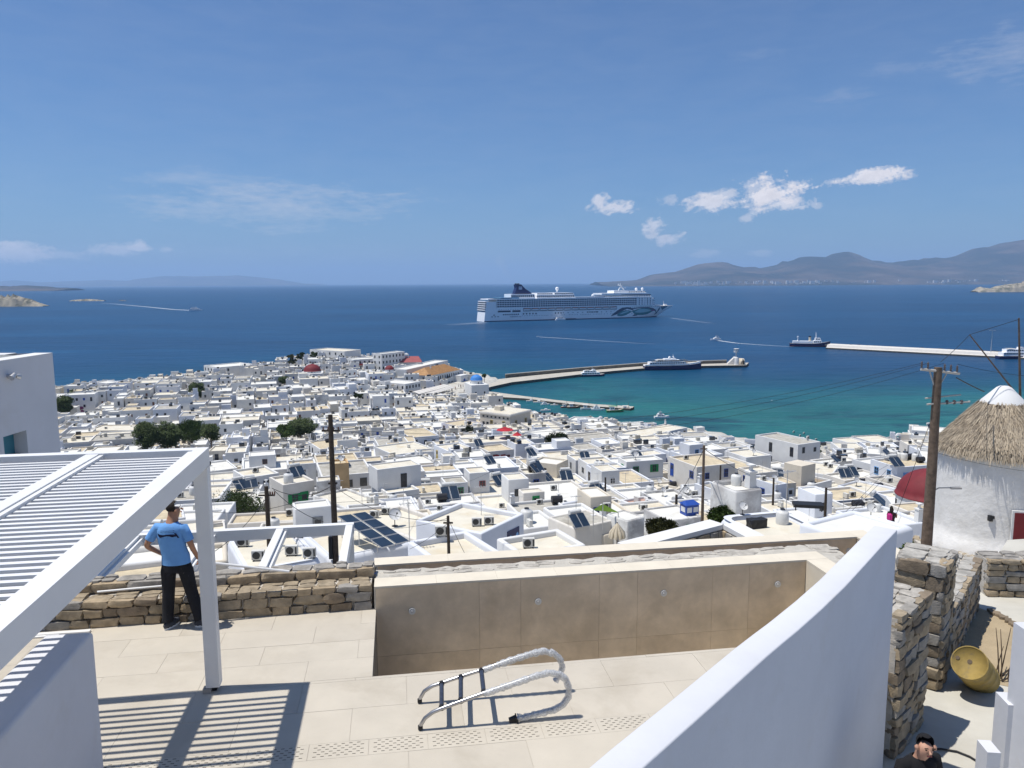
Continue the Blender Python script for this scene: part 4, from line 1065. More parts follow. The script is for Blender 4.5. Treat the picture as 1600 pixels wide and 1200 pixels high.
def disc_light(x, y, z, parent):
    c = W(x, y, z)-O
    k = MB(); n = -EY
    for r0, r1, d0, d1, mi in ((.052, .048, 0, .014, 0), (.018, .016, .014, .020, 1), (.0075, .007, .02, .024, 0)):
        k.cyl(c+n*d0, c+n*d1, r0, r1, 20, mi)
    o = k.build('pool_light', [mat('light_disc', (.72, .70, .64), .4), pale_metal], parent); o.location = O; return o
def pool():
    e = empty('swimming_pool', 'empty narrow terrace pool lined with brown stone tiles, raised coping and four round lights', 'pool', O)
    e0 = O
    def bb(name, m, *bx):
        k = MB()
        for b in bx: wbox(k, *b)
        o = k.build(name, m, e); o.matrix_parent_inverse = Matrix.Translation(-O); return o
    PW, PD = 6.66, 1.92
    bb('basin', grout, (-.0, PW+.35, PD+.016, PD+.33, -3.2, .30), (PW+.016, PW+.35, 0, PD+.016, -3.2, .30), (0, PW, 0, PD, -3.2, -1.4))
    bb('left_wall', pool_m, (-.012, .0, 0, PD, -1.4, -.016))
    rng = random.Random(2); x = 0; widths = [1.52-.02, .62, 1.2, .6, 1.2, .6, .94]; i = 0
    for wd in widths:
        x1 = min(PW, x+wd)
        for (z0, z1) in ((-1.4, -.72), (-.72, .318)): bb('wall_tile', rng.choice((pool_m, pool_b)), (x+.0015, x1-.0015, PD+.002+rng.uniform(0, .002), PD+.016, z0+.0015, z1-.0015))
        x = x1
    for (y0, y1) in ((0, .95), (.95, PD)):
        bb('wall_tile', coping_m, (PW+.002, PW+.016, y0+.002, y1-.002, -1.4, .318))
    # coping stones
    x = -.02
    while x < PW+.36:
        x1 = min(PW+.36, x+.9); bb('coping_stone', coping_m, (x+.001, x1-.001, PD, PD+.33, .32, .35)); x = x1
    y = PD-.002
    while y > 1.1:
        bb('coping_stone', coping_m, (PW, PW+.36, y-.84, y-.003, .32, .35)); y -= .843
    # left end face of the rim
    bb('rim_end', coping_m, (-.02, -.001, PD+.001, PD+.33, .0, .319))
    for px, py in ((644, 955), (841, 940), (1037, 927), (1215, 913)):
        x, y, z = on_y(px, py, PD); disc_light(x, PD, z, None).parent = e
    for o in [c for c in bpy.data.objects if c.parent == e and c.name.startswith('pool_light')]: o.location = (0, 0, 0)
    # rough stone crest behind the coping
    rubble = mat('rubble_mortar', (.50, .47, .41), .95, .12, 6, .02, 30)
    k = MB(); 
    def strip(pts_in, pts_out, z):
        n = len(pts_in)
        vs = [W(x, y, z+.012*noise.noise(Vector((x*5, y*5, 0)))) for x, y in pts_in]+[W(x, y, z-.015) for x, y in pts_out]
        k.mesh(vs+[W(x, y, -2.) for x, y in pts_out], [(i, i+1, n+i+1, n+i) for i in range(n-1)]+[(n+i, n+i+1, 2*n+i+1, 2*n+i) for i in range(n-1)])
    rr = random.Random(8)
    xi = [0.0+i*.12 for i in range(61)]
    strip([(x, PD+.33) for x in xi], [(x+rr.uniform(-.02, .02), PD+.70+rr.uniform(-.05, .05)) for x in xi], .335)
    yi = [PD+.70-i*.12 for i in range(12)]
    strip([(PW+.36, y) for y in yi][::-1], [(PW+.78+rr.uniform(-.05, .05), y) for y in yi][::-1], .335)
    o = k.build('stone_crest', rubble, e); o.matrix_parent_inverse = Matrix.Translation(-O)
    for i in range(64):
        if i < 46: x, y = .12+rr.random()*6.9, PD+.42+rr.random()*.22
        else: x, y = PW+.45+rr.random()*.25, PD+.6-rr.random()*1.2
        so = link('stone', stone_var(rr, 'pale'), e, W(x, y, .315)-O, rr.uniform(-.3, .3)+TH, (rr.uniform(.18, .34), rr.uniform(.07, .12), .05))
    return e

SV = {}
stone_cols = {'tan': (.33, .27, .19), 'brown': (.24, .19, .135), 'grey': (.31, .29, .26), 'gold': (.38, .30, .20), 'slate': (.22, .23, .25), 'pale': (.44, .41, .36), 'cap': (.42, .40, .36)}
def stone_var(rng, col=None):
    col = col or rng.choice(('tan', 'tan', 'brown', 'grey', 'gold', 'grey', 'gold'))
    k = ('s', col, rng.randrange(8))
    if k in SV: return SV[k]
    m = mat('stone_'+col, stone_cols[col], .92, .25, 9, .012, 45, col2=tuple(c*.55 for c in stone_cols[col]), mixs=(3.5, .5, .7, .7))
    b = bmesh.new(); bmesh.ops.create_cube(b, size=1); bmesh.ops.subdivide_edges(b, edges=b.edges[:], cuts=1, use_grid_fill=True)
    r2 = random.Random(k[2]*31+5)
    for v in b.verts:
        s = sum(1 for c in v.co if abs(c) > .4)
        f = {3: .86, 2: .96, 1: 1.02}.get(s, 1); v.co *= f
        v.co += Vector([r2.uniform(-.075, .075) for _ in range(3)])
    me = bpy.data.meshes.new('stone'); b.to_mesh(me); b.free(); me.materials.append(m)
    for p in me.polygons: p.use_smooth = True
    try: me.set_sharp_from_angle(angle=R(28))
    except Exception: pass
    SV[k] = me; return me
def stone_wall(name, label, a, b, z0, z1, thick, side=1, course=(.10, .19), wid=(.14, .40), top=True, end0=False, seed=1, col=None, capcol='cap', z1b=None, cat='stone wall', maxn=290):
    """a,b: ends of the visible face line (world XY); the body lies on the far side; z absolute"""
    a, b = Vector((a[0], a[1], 0)), Vector((b[0], b[1], 0)); z1b = z1 if z1b is None else z1b
    u = (b-a).normalized(); n = Vector((u.y, -u.x, 0))*side; L = (b-a).length; rng = random.Random(seed)
    ang = atan2(u.y, u.x); e = empty(name, label, cat, (a.x, a.y, z0))
    def P(s, o, z): return Vector((0, 0, 0))+u*s+n*o+EZ*(z-z0)
    k = MB(); q = [P(0, -.02, z0-.6), P(L, -.02, z0-.6), P(L, -thick, z0-.6), P(0, -thick, z0-.6), P(0, -.02, z1-.03), P(L, -.02, z1b-.03), P(L, -thick, z1b-.03), P(0, -thick, z1-.03)]
    k.mesh(q, [(3, 2, 1, 0), (4, 5, 6, 7), (0, 1, 5, 4), (1, 2, 6, 5), (2, 3, 7, 6), (3, 0, 4, 7)]); k.build('mortar_core', mortar, e)
    def face(org, uu, nn, LL, h0, h1, angz):
        z = z0+.0; cnt = 0
        hm_ = max(h0, h1)
        while z < hm_-.03:
            h = min(rng.uniform(*course), max(.06, hm_-z)); s = 0
            while s < LL-.02:
                w = min(rng.uniform(*wid)*(1.3 if h > course[1]*.8 else 1), LL-s)
                if LL-s-w < .07: w = LL-s
                lim = h0+(h1-h0)*(s+w/2)/LL
                if z+h*.6 < lim:
                    hh = min(h, lim-z)*rng.uniform(.88, 1.0); p = org+uu*(s+w/2)+nn*(rng.uniform(-.045, -.015))+EZ*(z+h/2-z0)
                    link('stone', stone_var(rng, col), e, p, scale=(w*1.03, .15, hh*1.05), rot=(rng.uniform(-.05, .05), rng.uniform(-.05, .05), angz+rng.uniform(-.04, .04))); cnt += 1
                s += w+.008
            z += h+.006
        return cnt
    c = face(Vector((0, 0, 0)), u, n, L, z1, z1b, ang)
    if end0: c += face(Vector((0, 0, 0))-n*thick, n, -u, thick, z1, z1, ang+pi/2)
    if end0 == 2: c += face(u*L, -n, u, thick, z1b, z1b, ang+pi/2)
    if top:
        s = 0
        while s < L-.03:
            w = min(rng.uniform(.16, .4), L-s); o = .03
            while o < thick-.05:
                d = min(rng.uniform(.12, .26), thick-o); zz = z1+(z1b-z1)*(s+w/2)/L
                link('stone', stone_var(rng, capcol), e, P(s+w/2, -(o+d/2), zz-.045+rng.uniform(-.012, .012)), scale=(w*1.0, d*1.0, .10), rot=(0, 0, ang+rng.uniform(-.15, .15))); o += d+.012
            s += w+.012
    return e
pool_e = pool()

def outer_channel():
    e = empty('overflow_channel', 'long tiled outer parapet of the overflow channel beyond the pool, cream coping on brown face', 'parapet', O)
    def bb(name, m, *bx):
        k = MB()
        for b in bx: wbox(k, *b)
        o = k.build(name, m, e); o.matrix_parent_inverse = Matrix.Translation(-O)
    bb('parapet_core', white2, (-.02, 8.66, 3.235, 3.50, -3.6, .165), (8.376, 8.64, 1.95, 3.20, -3.6, .165))
    bb('channel_floor', pool_m, (0, 8.3, 2.55, 3.2, -.9, -.8))
    x = -.0; rng = random.Random(4)
    while x < 8.34: x1 = min(8.36, x+1.2); bb('wall_tile', rng.choice((pool_m, pool_b)), (x+.0015, x1-.0015, 3.215, 3.233, -1., .165)); x = x1
    y = 3.2
    while y > 2.0: bb('wall_tile', coping_m, (8.356, 8.374, y-.6, y-.002, -1., .165)); y -= .602
    x = -.06
    while x < 8.66: x1 = min(8.68, x+1.2); bb('coping_stone', coping_m, (x+.001, x1-.001, 3.20, 3.53, .168, .20)); x = x1
    y = 3.197
    while y > 2.0: bb('coping_stone', coping_m, (8.345, 8.68, y-.6, y, .168, .20)); y -= .602
    x, y, z = on_y(1326, 861, 3.215); o = disc_light(x, 3.215, z, None); o.parent = e; o.location = (0, 0, 0)
    bb('channel_end', coping_m, (-.02, 0, 2.6, 3.2, -1, .1))
outer_channel()

# low dry-stone wall left of the pool: a front course and a higher back course
stone_wall('stone_wall', 'low rough tan stone wall along the far edge of the terrace, left of the pool', W(-6.1, 2.0), W(-.06, 2.0), T-.02, T+.36, .34, 1, (.12, .2), (.18, .42), True, seed=3, capcol='tan')
stone_wall('stone_wall', 'higher back course of weathered stones behind the low terrace wall', W(-6.1, 2.36), W(-.03, 2.36), T+.2, T+.50, .26, 1, (.11, .16), (.2, .5), True, seed=9, capcol='grey')

def white_wall():
    """thick white-rendered wall whose top sags towards the viewer"""
    edge = [(1402, 828), (1380, 850), (1352, 882), (1321, 918), (1285, 951), (1247, 985), (1222, 1005), (1197, 1026), (1168, 1053), (1138, 1080), (1100, 1115), (1060, 1150), (1010, 1195)]
    p0, p1 = WR; u = (p1-p0).normalized(); nn = Vector((-u.y, u.x, 0))
    e = empty('white_wall', 'thick smooth white wall with sagging rounded top running from the foreground to the pool corner', 'wall', W(p1.x, p1.y, -1.2))
    st = []
    for px, py in edge:
        d = ray(px, py); dl = Vector((d.dot(EX), d.dot(EY), d.z)); c = Vector(L2(EYE)); N = Vector((u.y, -u.x, 0))
        t = (p0-c).dot(N)/dl.dot(N); q = c+dl*t; st.append(((q-p0).dot(u), q.z))
    zs = [z for s, z in st]
    for i in range(1, len(st)-1): zs[i] = (st[i-1][1]+st[i][1]*2+st[i+1][1])/4
    st = [(s, z) for (s, _), z in zip(st, zs)]; st.append((-1.5, st[-1][1])); st.append((-3.5, st[-1][1]))
    th = .25; k = MB(); rows = []
    for s, z in st:
        b = p0+u*s; r = .012
        prof = [(0, -3.0), (0, z-r), (r*.3, z-r*.3), (r, z), (th-r, z), (th-r*.3, z-r*.3), (th, z-r), (th, -3.0)]
        rows.append([W(b.x+nn.x*o, b.y+nn.y*o, h) for o, h in prof])
    n = 8; base = Vector(e.location); vs = [v-base for r_ in rows for v in r_]; fs = []
    for i in range(len(rows)-1):
        for j in range(n-1): fs.append((i*n+j, i*n+j+1, (i+1)*n+j+1, (i+1)*n+j))
    fs.append(tuple(range(n-1, -1, -1)))
    k.mesh(vs, fs, 0, True); me = k.data('wall_body', wallwhite)
    try: me.set_sharp_from_angle(angle=R(50))
    except Exception: pass
    link('wall_body', me, e)
white_wall()

# ------------------------------------------------------------------ left building, end wall, pergola
def left_building():
    X0 = -7.7; Y1 = 10.64; z1 = HC-1.06+.06
    d = ray(82, 552); p = EYE+d*(X0/d.x); Y1 = p.y; z1 = p.z
    e = empty('white_building', 'plain white building with a teal shutter cut off by the left edge of the picture', 'building', (X0, Y1, T))
    B = Vector((X0, Y1, T)); zb = T-4; y0 = 2.0
    def onX(px, py): d = ray(px, py); q = EYE+d*(X0/d.x); return q.y, q.z
    ya, za = onX(5, 684); yb, zb2 = onX(41, 671); zt = (za+zb2)/2; zl = zt-1.5
    k = MB()
    F_ = lambda y, z, x=X0: Vector((x, y, z))-B
    k.mesh([F_(y0, zb), F_(ya, zb), F_(ya, z1), F_(y0, z1)], [(0, 1, 2, 3)])
    k.mesh([F_(yb, zb), F_(Y1, zb), F_(Y1, z1), F_(yb, z1)], [(0, 1, 2, 3)])
    k.mesh([F_(ya, zt), F_(yb, zt), F_(yb, z1), F_(ya, z1)], [(0, 1, 2, 3)]); k.mesh([F_(ya, zb), F_(yb, zb), F_(yb, zl), F_(ya, zl)], [(0, 1, 2, 3)])
    xi = X0-.22
    k.mesh([F_(yb, zl), F_(yb, zt), F_(yb, zt, xi), F_(yb, zl, xi)], [(0, 1, 2, 3)]); k.mesh([F_(ya, zt), F_(yb, zt), F_(yb, zt, xi), F_(ya, zt, xi)], [(3, 2, 1, 0)])
    k.mesh([F_(Y1, zb), F_(Y1, zb, -14), F_(Y1, z1, -14), F_(Y1, z1)], [(0, 1, 2, 3)])
    k.build('wall', wallwhite, e)
    k = MB(); k.mesh([F_(y0, z1), F_(Y1, z1), F_(Y1, z1, -14), F_(y0, z1, -14)], [(0, 1, 2, 3)])
    k = MB(); 
    for bx in (((X0-.15)-X0, (y0+Y1)/2-Y1, z1+.005-T, .3, Y1-y0, .01), (-3.8-.3+.0, -.15, z1+.005-T, 7.3-.3, .3, .01)): k.box(bx[:3], bx[3:])
    k.build('parapet_cap', white, e)
    k = MB(); k.mesh([F_(y0, z1-.3, X0-.3), F_(Y1-.3, z1-.3, X0-.3), F_(Y1-.3, z1-.3, -14), F_(y0, z1-.3, -14)], [(0, 1, 2, 3)]); k.mesh([F_(Y1-.3, z1-.3, X0-.3), F_(Y1-.3, z1-.3, -14), F_(Y1-.3, z1, -14), F_(Y1-.3, z1, X0-.3)], [(0, 1, 2, 3)]); k.build('roof', roof_white, e)
    k = MB(); k.mesh([F_(ya-.3, zl, xi+.01), F_(yb, zl, xi+.01), F_(yb, zt, xi+.01), F_(ya-.3, zt, xi+.01)], [(0, 1, 2, 3)]); sh = k.build('shutter', mat('teal_shutter', (.05, .20, .27), .5, .08, 4), e)
    k = MB(); c = Vector((xi+.06, yb-.06, (zt+zl)/2+.35))-B; k.box(c, (.08, .10, .05)); k.build('latch', black_metal, sh)
    yl, zl_ = onX(12, 588); k = MB(); c = Vector((X0, yl, zl_))-B
    k.cyl(c, c+Vector((.07, 0, 0)), .035, n=12); k.cyl(c+Vector((.10, -.07, -.02)), c+Vector((.10, .02, .03)), .045, .03, 12); k.cyl(c+Vector((.10, .03, .0)), c+Vector((.10, .11, -.02)), .03, .045, 12)
    k.build('spotlight', pale_metal, e)
left_building()

def low_end_wall():
    z = 1.59; p = L2(at(150, 985, T+z)); x1 = p[0]-.03; y1 = p[1]
    e = empty('low_wall', 'smooth white wall end in the lower left corner, striped by the pergola shadow', 'wall', W(x1, y1)); B = W(x1, y1)
    k = bmesh.new(); th = .40
    P = [W(x, y, zz)-B for zz in (0, z) for x, y in ((x1-th, y1-7), (x1, y1-7), (x1, y1), (x1-th, y1))]
    bv = [k.verts.new(v) for v in P]
    for f in ((3, 2, 1, 0), (4, 5, 6, 7), (0, 1, 5, 4), (1, 2, 6, 5), (2, 3, 7, 6), (3, 0, 4, 7)): k.faces.new([bv[i] for i in f])
    es = [ed for ed in k.edges if all(abs(v.co.z-z) < .01 for v in ed.verts)]
    bmesh.ops.bevel(k, geom=es, offset=.045, segments=4, affect='EDGES', profile=.5)
    me = bpy.data.meshes.new('wall_body'); k.to_mesh(me); k.free(); me.materials.append(wallwhite)
    for q in me.polygons: q.use_smooth = True
    try: me.set_sharp_from_angle(angle=R(40))
    except Exception: pass
    link('wall_body', me, e)
low_end_wall()

def pergola():
    cx, cy = L2(at(333, 1082, T))[:2]; cy += .07; H = 2.86
    e = empty('pergola', 'white slatted pergola on one square post above the terrace at left', 'pergola', W(cx, cy)); B = W(cx, cy)
    def bb(name, m, x0, x1, y0, y1, z0, z1, par=e):
        k = MB(); wbox(k, cx+x0, cx+x1, cy+y0, cy+y1, z0, z1); o = k.build(name, m, par)
        for v in o.data.vertices: v.co -= B
        return o
    bb('post', alu, -.075, .075, -.075, .075, .06, H-.205)
    bb('post_foot', mat('grey_block', (.35, .33, .3), .9), -.11, -.02, -.09, .0, .0, .055); bb('post_pin', black_metal, -.03, .03, -.03, .03, .0, .06)
    Lx, Ly = 2.85, 6.4
    bb('beam', alu, -Lx, .075, -.062, .075, H-.2, H); bb('beam', alu, -.062, .075, -Ly, -.0625, H-.2, H)
    bb('inner_rail', alu, -.115, -.0635, -Ly, -.064, H-.10, H-.015); bb('rafter', alu, -1.17, -1.04, -Ly, -.0635, H-.2, H-.005); bb('inner_rail', alu, -1.035, -.99, -Ly, -.066, H-.10, H-.018)
    sm = MB(); sm.box((0, 0, 0), (.87, .05, .022), rz=TH); me = sm.data('slat', alu)
    sm = MB(); sm.box((0, 0, 0), (1.66, .05, .022), rz=TH); me2 = sm.data('slat', alu)
    for i in range(54):
        y = -.22-.1175*i
        if y < -Ly: break
        link('slat', me, e, W(cx-.5525, cy+y, H-.055)-B); link('slat', me2, e, W(cx-2.005, cy+y, H-.055)-B)
pergola()

def lower_pergola():
    zt = .12; cx, cy = L2(at(546, 818, T+zt))[:2]
    e = empty('pergola', 'unfinished white pergola frame on the terrace below, seen over the low stone wall', 'pergola', W(cx, cy, -2.6)); B = W(cx, cy, -2.6)
    def bb(name, x0, x1, y0, y1, z0, z1, par=e):
        k = MB(); wbox(k, cx+x0, cx+x1, cy+y0, cy+y1, z0, z1); o = k.build(name, alu, par)
        for v in o.data.vertices: v.co -= B
        return o
    bb('beam', -4.8, .08, -.07, .08, zt-.2, zt)
    for i, s in enumerate((0, 1.28, 2.56, 3.84)):
        bb('rafter', -s-.065, -s+.065, -3.4, -.073, zt-.2, zt-.004)
        if i: bb('inner_rail', -s+.07, -s+.12, -3.4, -.075, zt-.16, zt-.06)
    bb('post', -.07, .07, -.068, .07, -2.6, zt-.202); bb('post', -4.75, -4.6, -.068, .07, -2.6, zt-.202)
    bb('post', -3.6, -3.47, -2.6, -2.47, -2.6, zt-.202)
lower_pergola()
lt = MB(); wbox(lt, -6, -.1, 2.7, 8.2, -3.2, -2.6); tag(lt.build('lower_terrace', roof_white), kind='structure')

def boards():
    for i, (px, py, L, w, z) in enumerate(((153, 977, 2.4, .11, .045), (141, 988, 2.2, .07, .03), (92, 994, 2.2, .05, .02))):
        x, y, _ = L2(at(px, py, T)); k = MB(); 
        wbox(k, x-L, x, y-w/2, y+w/2, .002, z); o = k.build('board', alu); tag(o, ['widest long white board lying on the tiles at the foot of the stone wall', 'middle long white board lying on the tiles beside the widest one', 'thinnest white strip lying on the tiles nearest the striped wall'][i], 'board', 'white boards lying on the terrace')
        for v in o.data.vertices: v.co -= W(x, y)
        o.location = W(x, y)
    k = MB(); a = at(152, 925, T+.40); b = at(262, 915, T+.40); k.cyl(a-a, b-a, .018, n=6); o = k.build('rod', alu, loc=a); tag(o, 'thin white rod lying on top of the low stone wall left of the man', 'rod')
boards()

# ------------------------------------------------------------------ pool ladder
def ladder():
    steel = mat('brushed_steel', (.42, .42, .43), .28, .15, 12, metal=.9); black = mat('ladder_rubber', (.02, .02, .022), .6)
    yA = L2(at(657, 1141, T))[1]; yB = L2(at(656, 1099, T))[1]
    A = [(657, 1141), (658, 1132), (664, 1122), (676, 1113), (690, 1107), (720, 1096), (756, 1083), (800, 1068), (840, 1054), (858, 1050), (874, 1052), (884, 1060), (889, 1074), (888, 1088), (880, 1099), (868, 1107), (845, 1113), (806, 1123)]
    Bp = [(656, 1099), (657, 1090), (663, 1080), (675, 1072), (690, 1067), (720, 1057), (752, 1047), (800, 1030), (835, 1019), (850, 1016), (866, 1020), (875, 1028), (879, 1041), (874, 1056), (866, 1064)]
    o0 = L2(at(657, 1141, T)); e = empty('pool_ladder', 'steel pool ladder with looped handles wrapped in plastic lying on the terrace tiles', 'ladder', W(o0[0], o0[1])); B = W(o0[0], o0[1])
    def pts(P, y):
        out = []
        for p in P:
            x, _, z = on_y(p[0], p[1], y); out.append(W(x, y, max(.024, z))-B)
        return out
    PA, PB = pts(A, yA), pts(Bp, yB)
    for P in (PA, PB):
        k = MB(); k.tube(P, .0215, 12); k.build('rail', steel, e)
        k = MB(); k.cyl(P[0]-Vector((0, 0, .01)), P[0]+Vector((.0, 0, .03)), .026, n=12); k.build('rubber_foot', black, e)
    for ia, ib in ((4, 4), (5, 5), (6, 6)):
        k = MB(); a, b = PA[ia], PB[ib]; k.tube([a, a.lerp(b, .5), b], .026, 12); r_ = k.build('rung', mat('rung_steel', (.10, .11, .14), .35, .2, 20, metal=.7), e)
        k = MB()
        for c, s in ((a, b), (b, a)): d = (s-c).normalized(); k.cyl(c+d*.0, c+d*.04, .031, n=12)
        k.build('rung_cap', black, r_)
    # wrapped plastic sleeves
    wrap = bpy.data.materials.new('plastic_film'); wrap.use_nodes = True; t = NT(wrap.node_tree); b = t.n['Principled BSDF']
    b.inputs['Base Color'].default_value = (.75, .77, .78, 1); b.inputs['Roughness'].default_value = .22; b.inputs['Alpha'].default_value = .5; b.inputs['Specular IOR Level'].default_value = .8
    geo = t.new('ShaderNodeNewGeometry'); bn = t.new('ShaderNodeBump'); bn.inputs['Distance'].default_value = .02; bn.inputs['Strength'].default_value = 1
    nn = t.noise(geo.outputs['Position'], 45, 4, .7); t.link(nn, bn.inputs['Height']); t.link(bn.outputs[0], b.inputs['Normal']); t.link(t.ramp(nn, [(.35, .35), (.65, .8)]), b.inputs['Alpha'])
    for P, s in ((PA, 6), (PB, 6)):
        pp = []
        seg = P[s:]
        for i in range(len(seg)-1):
            n = max(2, int((seg[i+1]-seg[i]).length/.02))
            for q in range(n): pp.append(seg[i].lerp(seg[i+1], q/n))
        rad = [.036+.012*noise.noise(Vector((i*.55, s, P[0].y)))+.008*noise.noise(Vector((i*1.7, 3, P[0].y))) for i in range(len(pp))]
        pp = [p+Vector((0, 0, -.010+.006*noise.noise(Vector((i*.4, 7, 0))))) for i, p in enumerate(pp)]
        for p, r_ in zip(pp, rad): p.z = max(p.z, r_+.001)
        k = MB(); k.tube(pp, rad, 12); k.build('plastic_wrap', wrap, e)
    for P in (PA,):
        a = P[-1]; d = (P[-2]-P[-1]).normalized(); k = MB(); k.cyl(a-d*.0, a+d*.012, .055, n=16); k.cyl(a-d*.075, a-d*.001, .03, .042, n=4, smooth=False); k.build('flange', [black], e)
        k = MB(); k.cyl(a+d*.022, a+d*.032, .05, n=18); k.build('flange_ring', steel, e)
ladder()

# ------------------------------------------------------------------ lower yard at right
def yard():
    far = 6.2
    q = clip([(1.0, -11), (15, -11), (15, far), (5, far)], (WL0[0]+_d.x*30, WL0[1]+_d.y*30), WL0)
    k = MB(); prism_l(k, q, -3., -1.2); tag(k.build('yard', concrete), kind='structure')
    P = [(1549, 957), (1563, 962), (1580, 972), (1600, 985), (1640, 1010), (1700, 1060), (1600, 1078), (1560, 1070), (1545, 1060), (1500, 1040), (1488, 1012), (1500, 975), (1530, 950)]
    pts = [at(x, y, YZ) for x, y in P]; k = MB(); n = len(pts)
    c = sum(pts, Vector())/n; rr = random.Random(6); vs = [c+Vector((0, 0, .03))]+[p+Vector((0, 0, .004)) for p in pts]
    k.mesh(vs, [(0, 1+(i+1) % n, 1+i) for i in range(n)]); s = k.build('sand_patch', sand); tag(s, kind='structure')
    # stones edging the sand
    for i in range(9):
        a = at(1549+i*6.5, 957+i*3.2+(i*i)*.12, YZ); link('stone', stone_var(rr, 'brown'), s, a+Vector((0, 0, .02)), rr.uniform(0, 3), (.16, .10, .07))
yard()
def yard_walls():
    # wall 1: long wall whose shaded right face runs towards the viewer
    a = at(1439, 1128, YZ); b = at(1388, 1190, YZ)
    d = ray(1447, 923); za = (EYE+d*(a.y/d.y)).z
    u = (b-a).normalized(); la = L2(a); lu = L2(O+u); N_ = Vector((_u.y, -_u.x)); b2 = a+u*max(.6, -((Vector(la[:2])-Vector(WR[0][:2])).dot(N_)-.0)/Vector(lu[:2]).dot(N_)+.05); print('w1', la, (b2-a).length)
    stone_wall('stone_wall', 'rough stone retaining wall with shaded face, right behind the end of the thick white wall', a, b2, YZ, za, .5, -1, (.10, .17), (.16, .36), True, seed=21, col=None, capcol='pale', end0=False)
    # pillar
    p = at(1464, 1080, YZ); d = ray(1474, 882); zp = (EYE+d*(p.y/d.y)).z
    q = at(1493, 859, zp); u = Vector((q.x-p.x, q.y-p.y, 0)); Lp = u.length; u.normalize(); n = Vector((-u.y, u.x, 0))
    print('pillar', p, zp-YZ, Lp)
    pe = p+n*.62
    stone_wall('stone_pillar', 'tall stone pillar wall with sunlit front and broad flat grey top at right', pe, p, YZ, zp, Lp, 1, (.12, .2), (.2, .34), True, seed=5, end0=2, capcol='cap', cat='stone pillar')
    # wall 3: lower continuation behind the pillar
    p3 = p+u*(Lp+.01); d = ray(1491, 947)
    N = Vector((u.y, -u.x, 0)); t = (p3-EYE).dot(N)/d.dot(N); tip = EYE+d*t; d2 = ray(1541, 874); far_ = at(1541, 874, tip.z)
    print('wall3', tip, far_, za-YZ)
    e3 = p3+u*max(1.2, (far_-p3).dot(u)); 
    stone_wall('stone_wall', 'lower stone wall running back from the pillar, dark face above the yellow drum', p3, e3, YZ, tip.z, .45, 1, (.10, .17), (.16, .36), True, seed=31, capcol='cap')
    a = at(1540, 931, YZ); b = at(1640, 934, YZ); d = ray(1545, 874); z4 = (EYE+d*(a.y/d.y)).z
    b2 = a+(b-a)*1.3
    stone_wall('stone_wall', 'grey stone wall across the yard below the windmill', a, b2, YZ, z4, .5, 1, (.09, .16), (.16, .36), True, seed=41, capcol='grey', col=None)
yard_walls()

def drum():
    k = MB(); prof = [(0, 0), (.27, 0), (.29, .01), (.29, .02), (.28, .04)]
    prof += [(.28, .28), (.293, .30), (.28, .32), (.28, .58), (.293, .60), (.28, .62), (.28, .84), (.29, .86), (.29, .885), (.272, .885), (.27, .87), (0, .87)]
    k.lathe(prof, 32); c = at(1515, 1036, YZ+.55)
    e = empty('oil_drum', 'dented yellow oil drum leaning over beside the stone walls', 'drum', c)
    ax = Vector((-.60, -.52, .60)).normalized(); e.scale = (.82, .82, .82); e.rotation_euler = ax.to_track_quat('Z', 'Y').to_euler(); e.location = c-ax*.71
    ym = mat('drum_yellow', (.30, .215, .065), .7, .2, 6, .002, 30, col2=(.17, .14, .09), mixs=(7, .52, .7, .8))
    k.build('drum_body', ym, e)
    k = MB(); k.cyl((0, .02, .87), (0, .02, .878), .04, n=12); k.build('bung', mat('rust', (.12, .09, .06), .8), e)
    k = MB(); k.cyl((-.19, .02, .87), (-.19, .02, .885), .035, n=12); k.build('bung', mat('rust', (.12, .09, .06), .8), e)
drum()
def right_posts():
    for i, (xl, xr, yt, zt, lab) in enumerate(((1572, 1599, 1096, 1.3, 'taller white square post at the lower right corner'), (1540, 1563, 1170, 1.15, 'shorter white square post at the lower right corner'))):
        a, b = at(xl, yt, YZ+zt), at(xr, yt+4, YZ+zt); w = (b-a).length; c = (a+b)/2+Vector((0, w*.5, 0))
        k = MB(); k.box((0, 0, zt/2-.4), (w, .28 if i == 0 else .22, zt+.8), rz=-.12); o = k.build('white_post', wallwhite, loc=(c.x, c.y, YZ)); tag(o, lab, 'post', 'white posts in the lower right corner')
    k = MB(); a = at(1600, 985, YZ+2.2); k.box((.62, -.6, 1.0), (1.2, 1.6, 2.4)); tag(k.build('white_wall_end', wallwhite, loc=(a.x, a.y, YZ)), 'sliver of white wall at the right edge above the tall post', 'wall')
right_posts()
def twigs():
    e = at(1565, 1062, YZ); m = mat('dry_twigs', (.06, .04, .025), .9); k = MB(); rr = random.Random(4)
    for i in range(13):
        a = Vector((rr.uniform(-.1, .2), rr.uniform(-.1, .1), .02)); d = Vector((rr.uniform(.1, .7), rr.uniform(0, .5), rr.uniform(.05, .7)))
        k.tube([a, a+d*.5+Vector((0, 0, rr.uniform(0, .08))), a+d], [.01, .008, .004], 5)
    tag(k.build('dry_branches', m, loc=e), 'tangle of dry brown branches on the sand near the right edge', 'branches')
    k = MB(); P = [at(x, y, YZ+.02) for x, y in ((1446, 1171), (1470, 1170), (1495, 1174), (1515, 1182), (1536, 1195), (1548, 1210))]
    o = P[0].copy(); k.tube([p-o for p in P], .012, 8); tag(k.build('hose', black_metal, loc=o), 'black hose snaking across the yard concrete beside the woman', 'hose')
twigs()
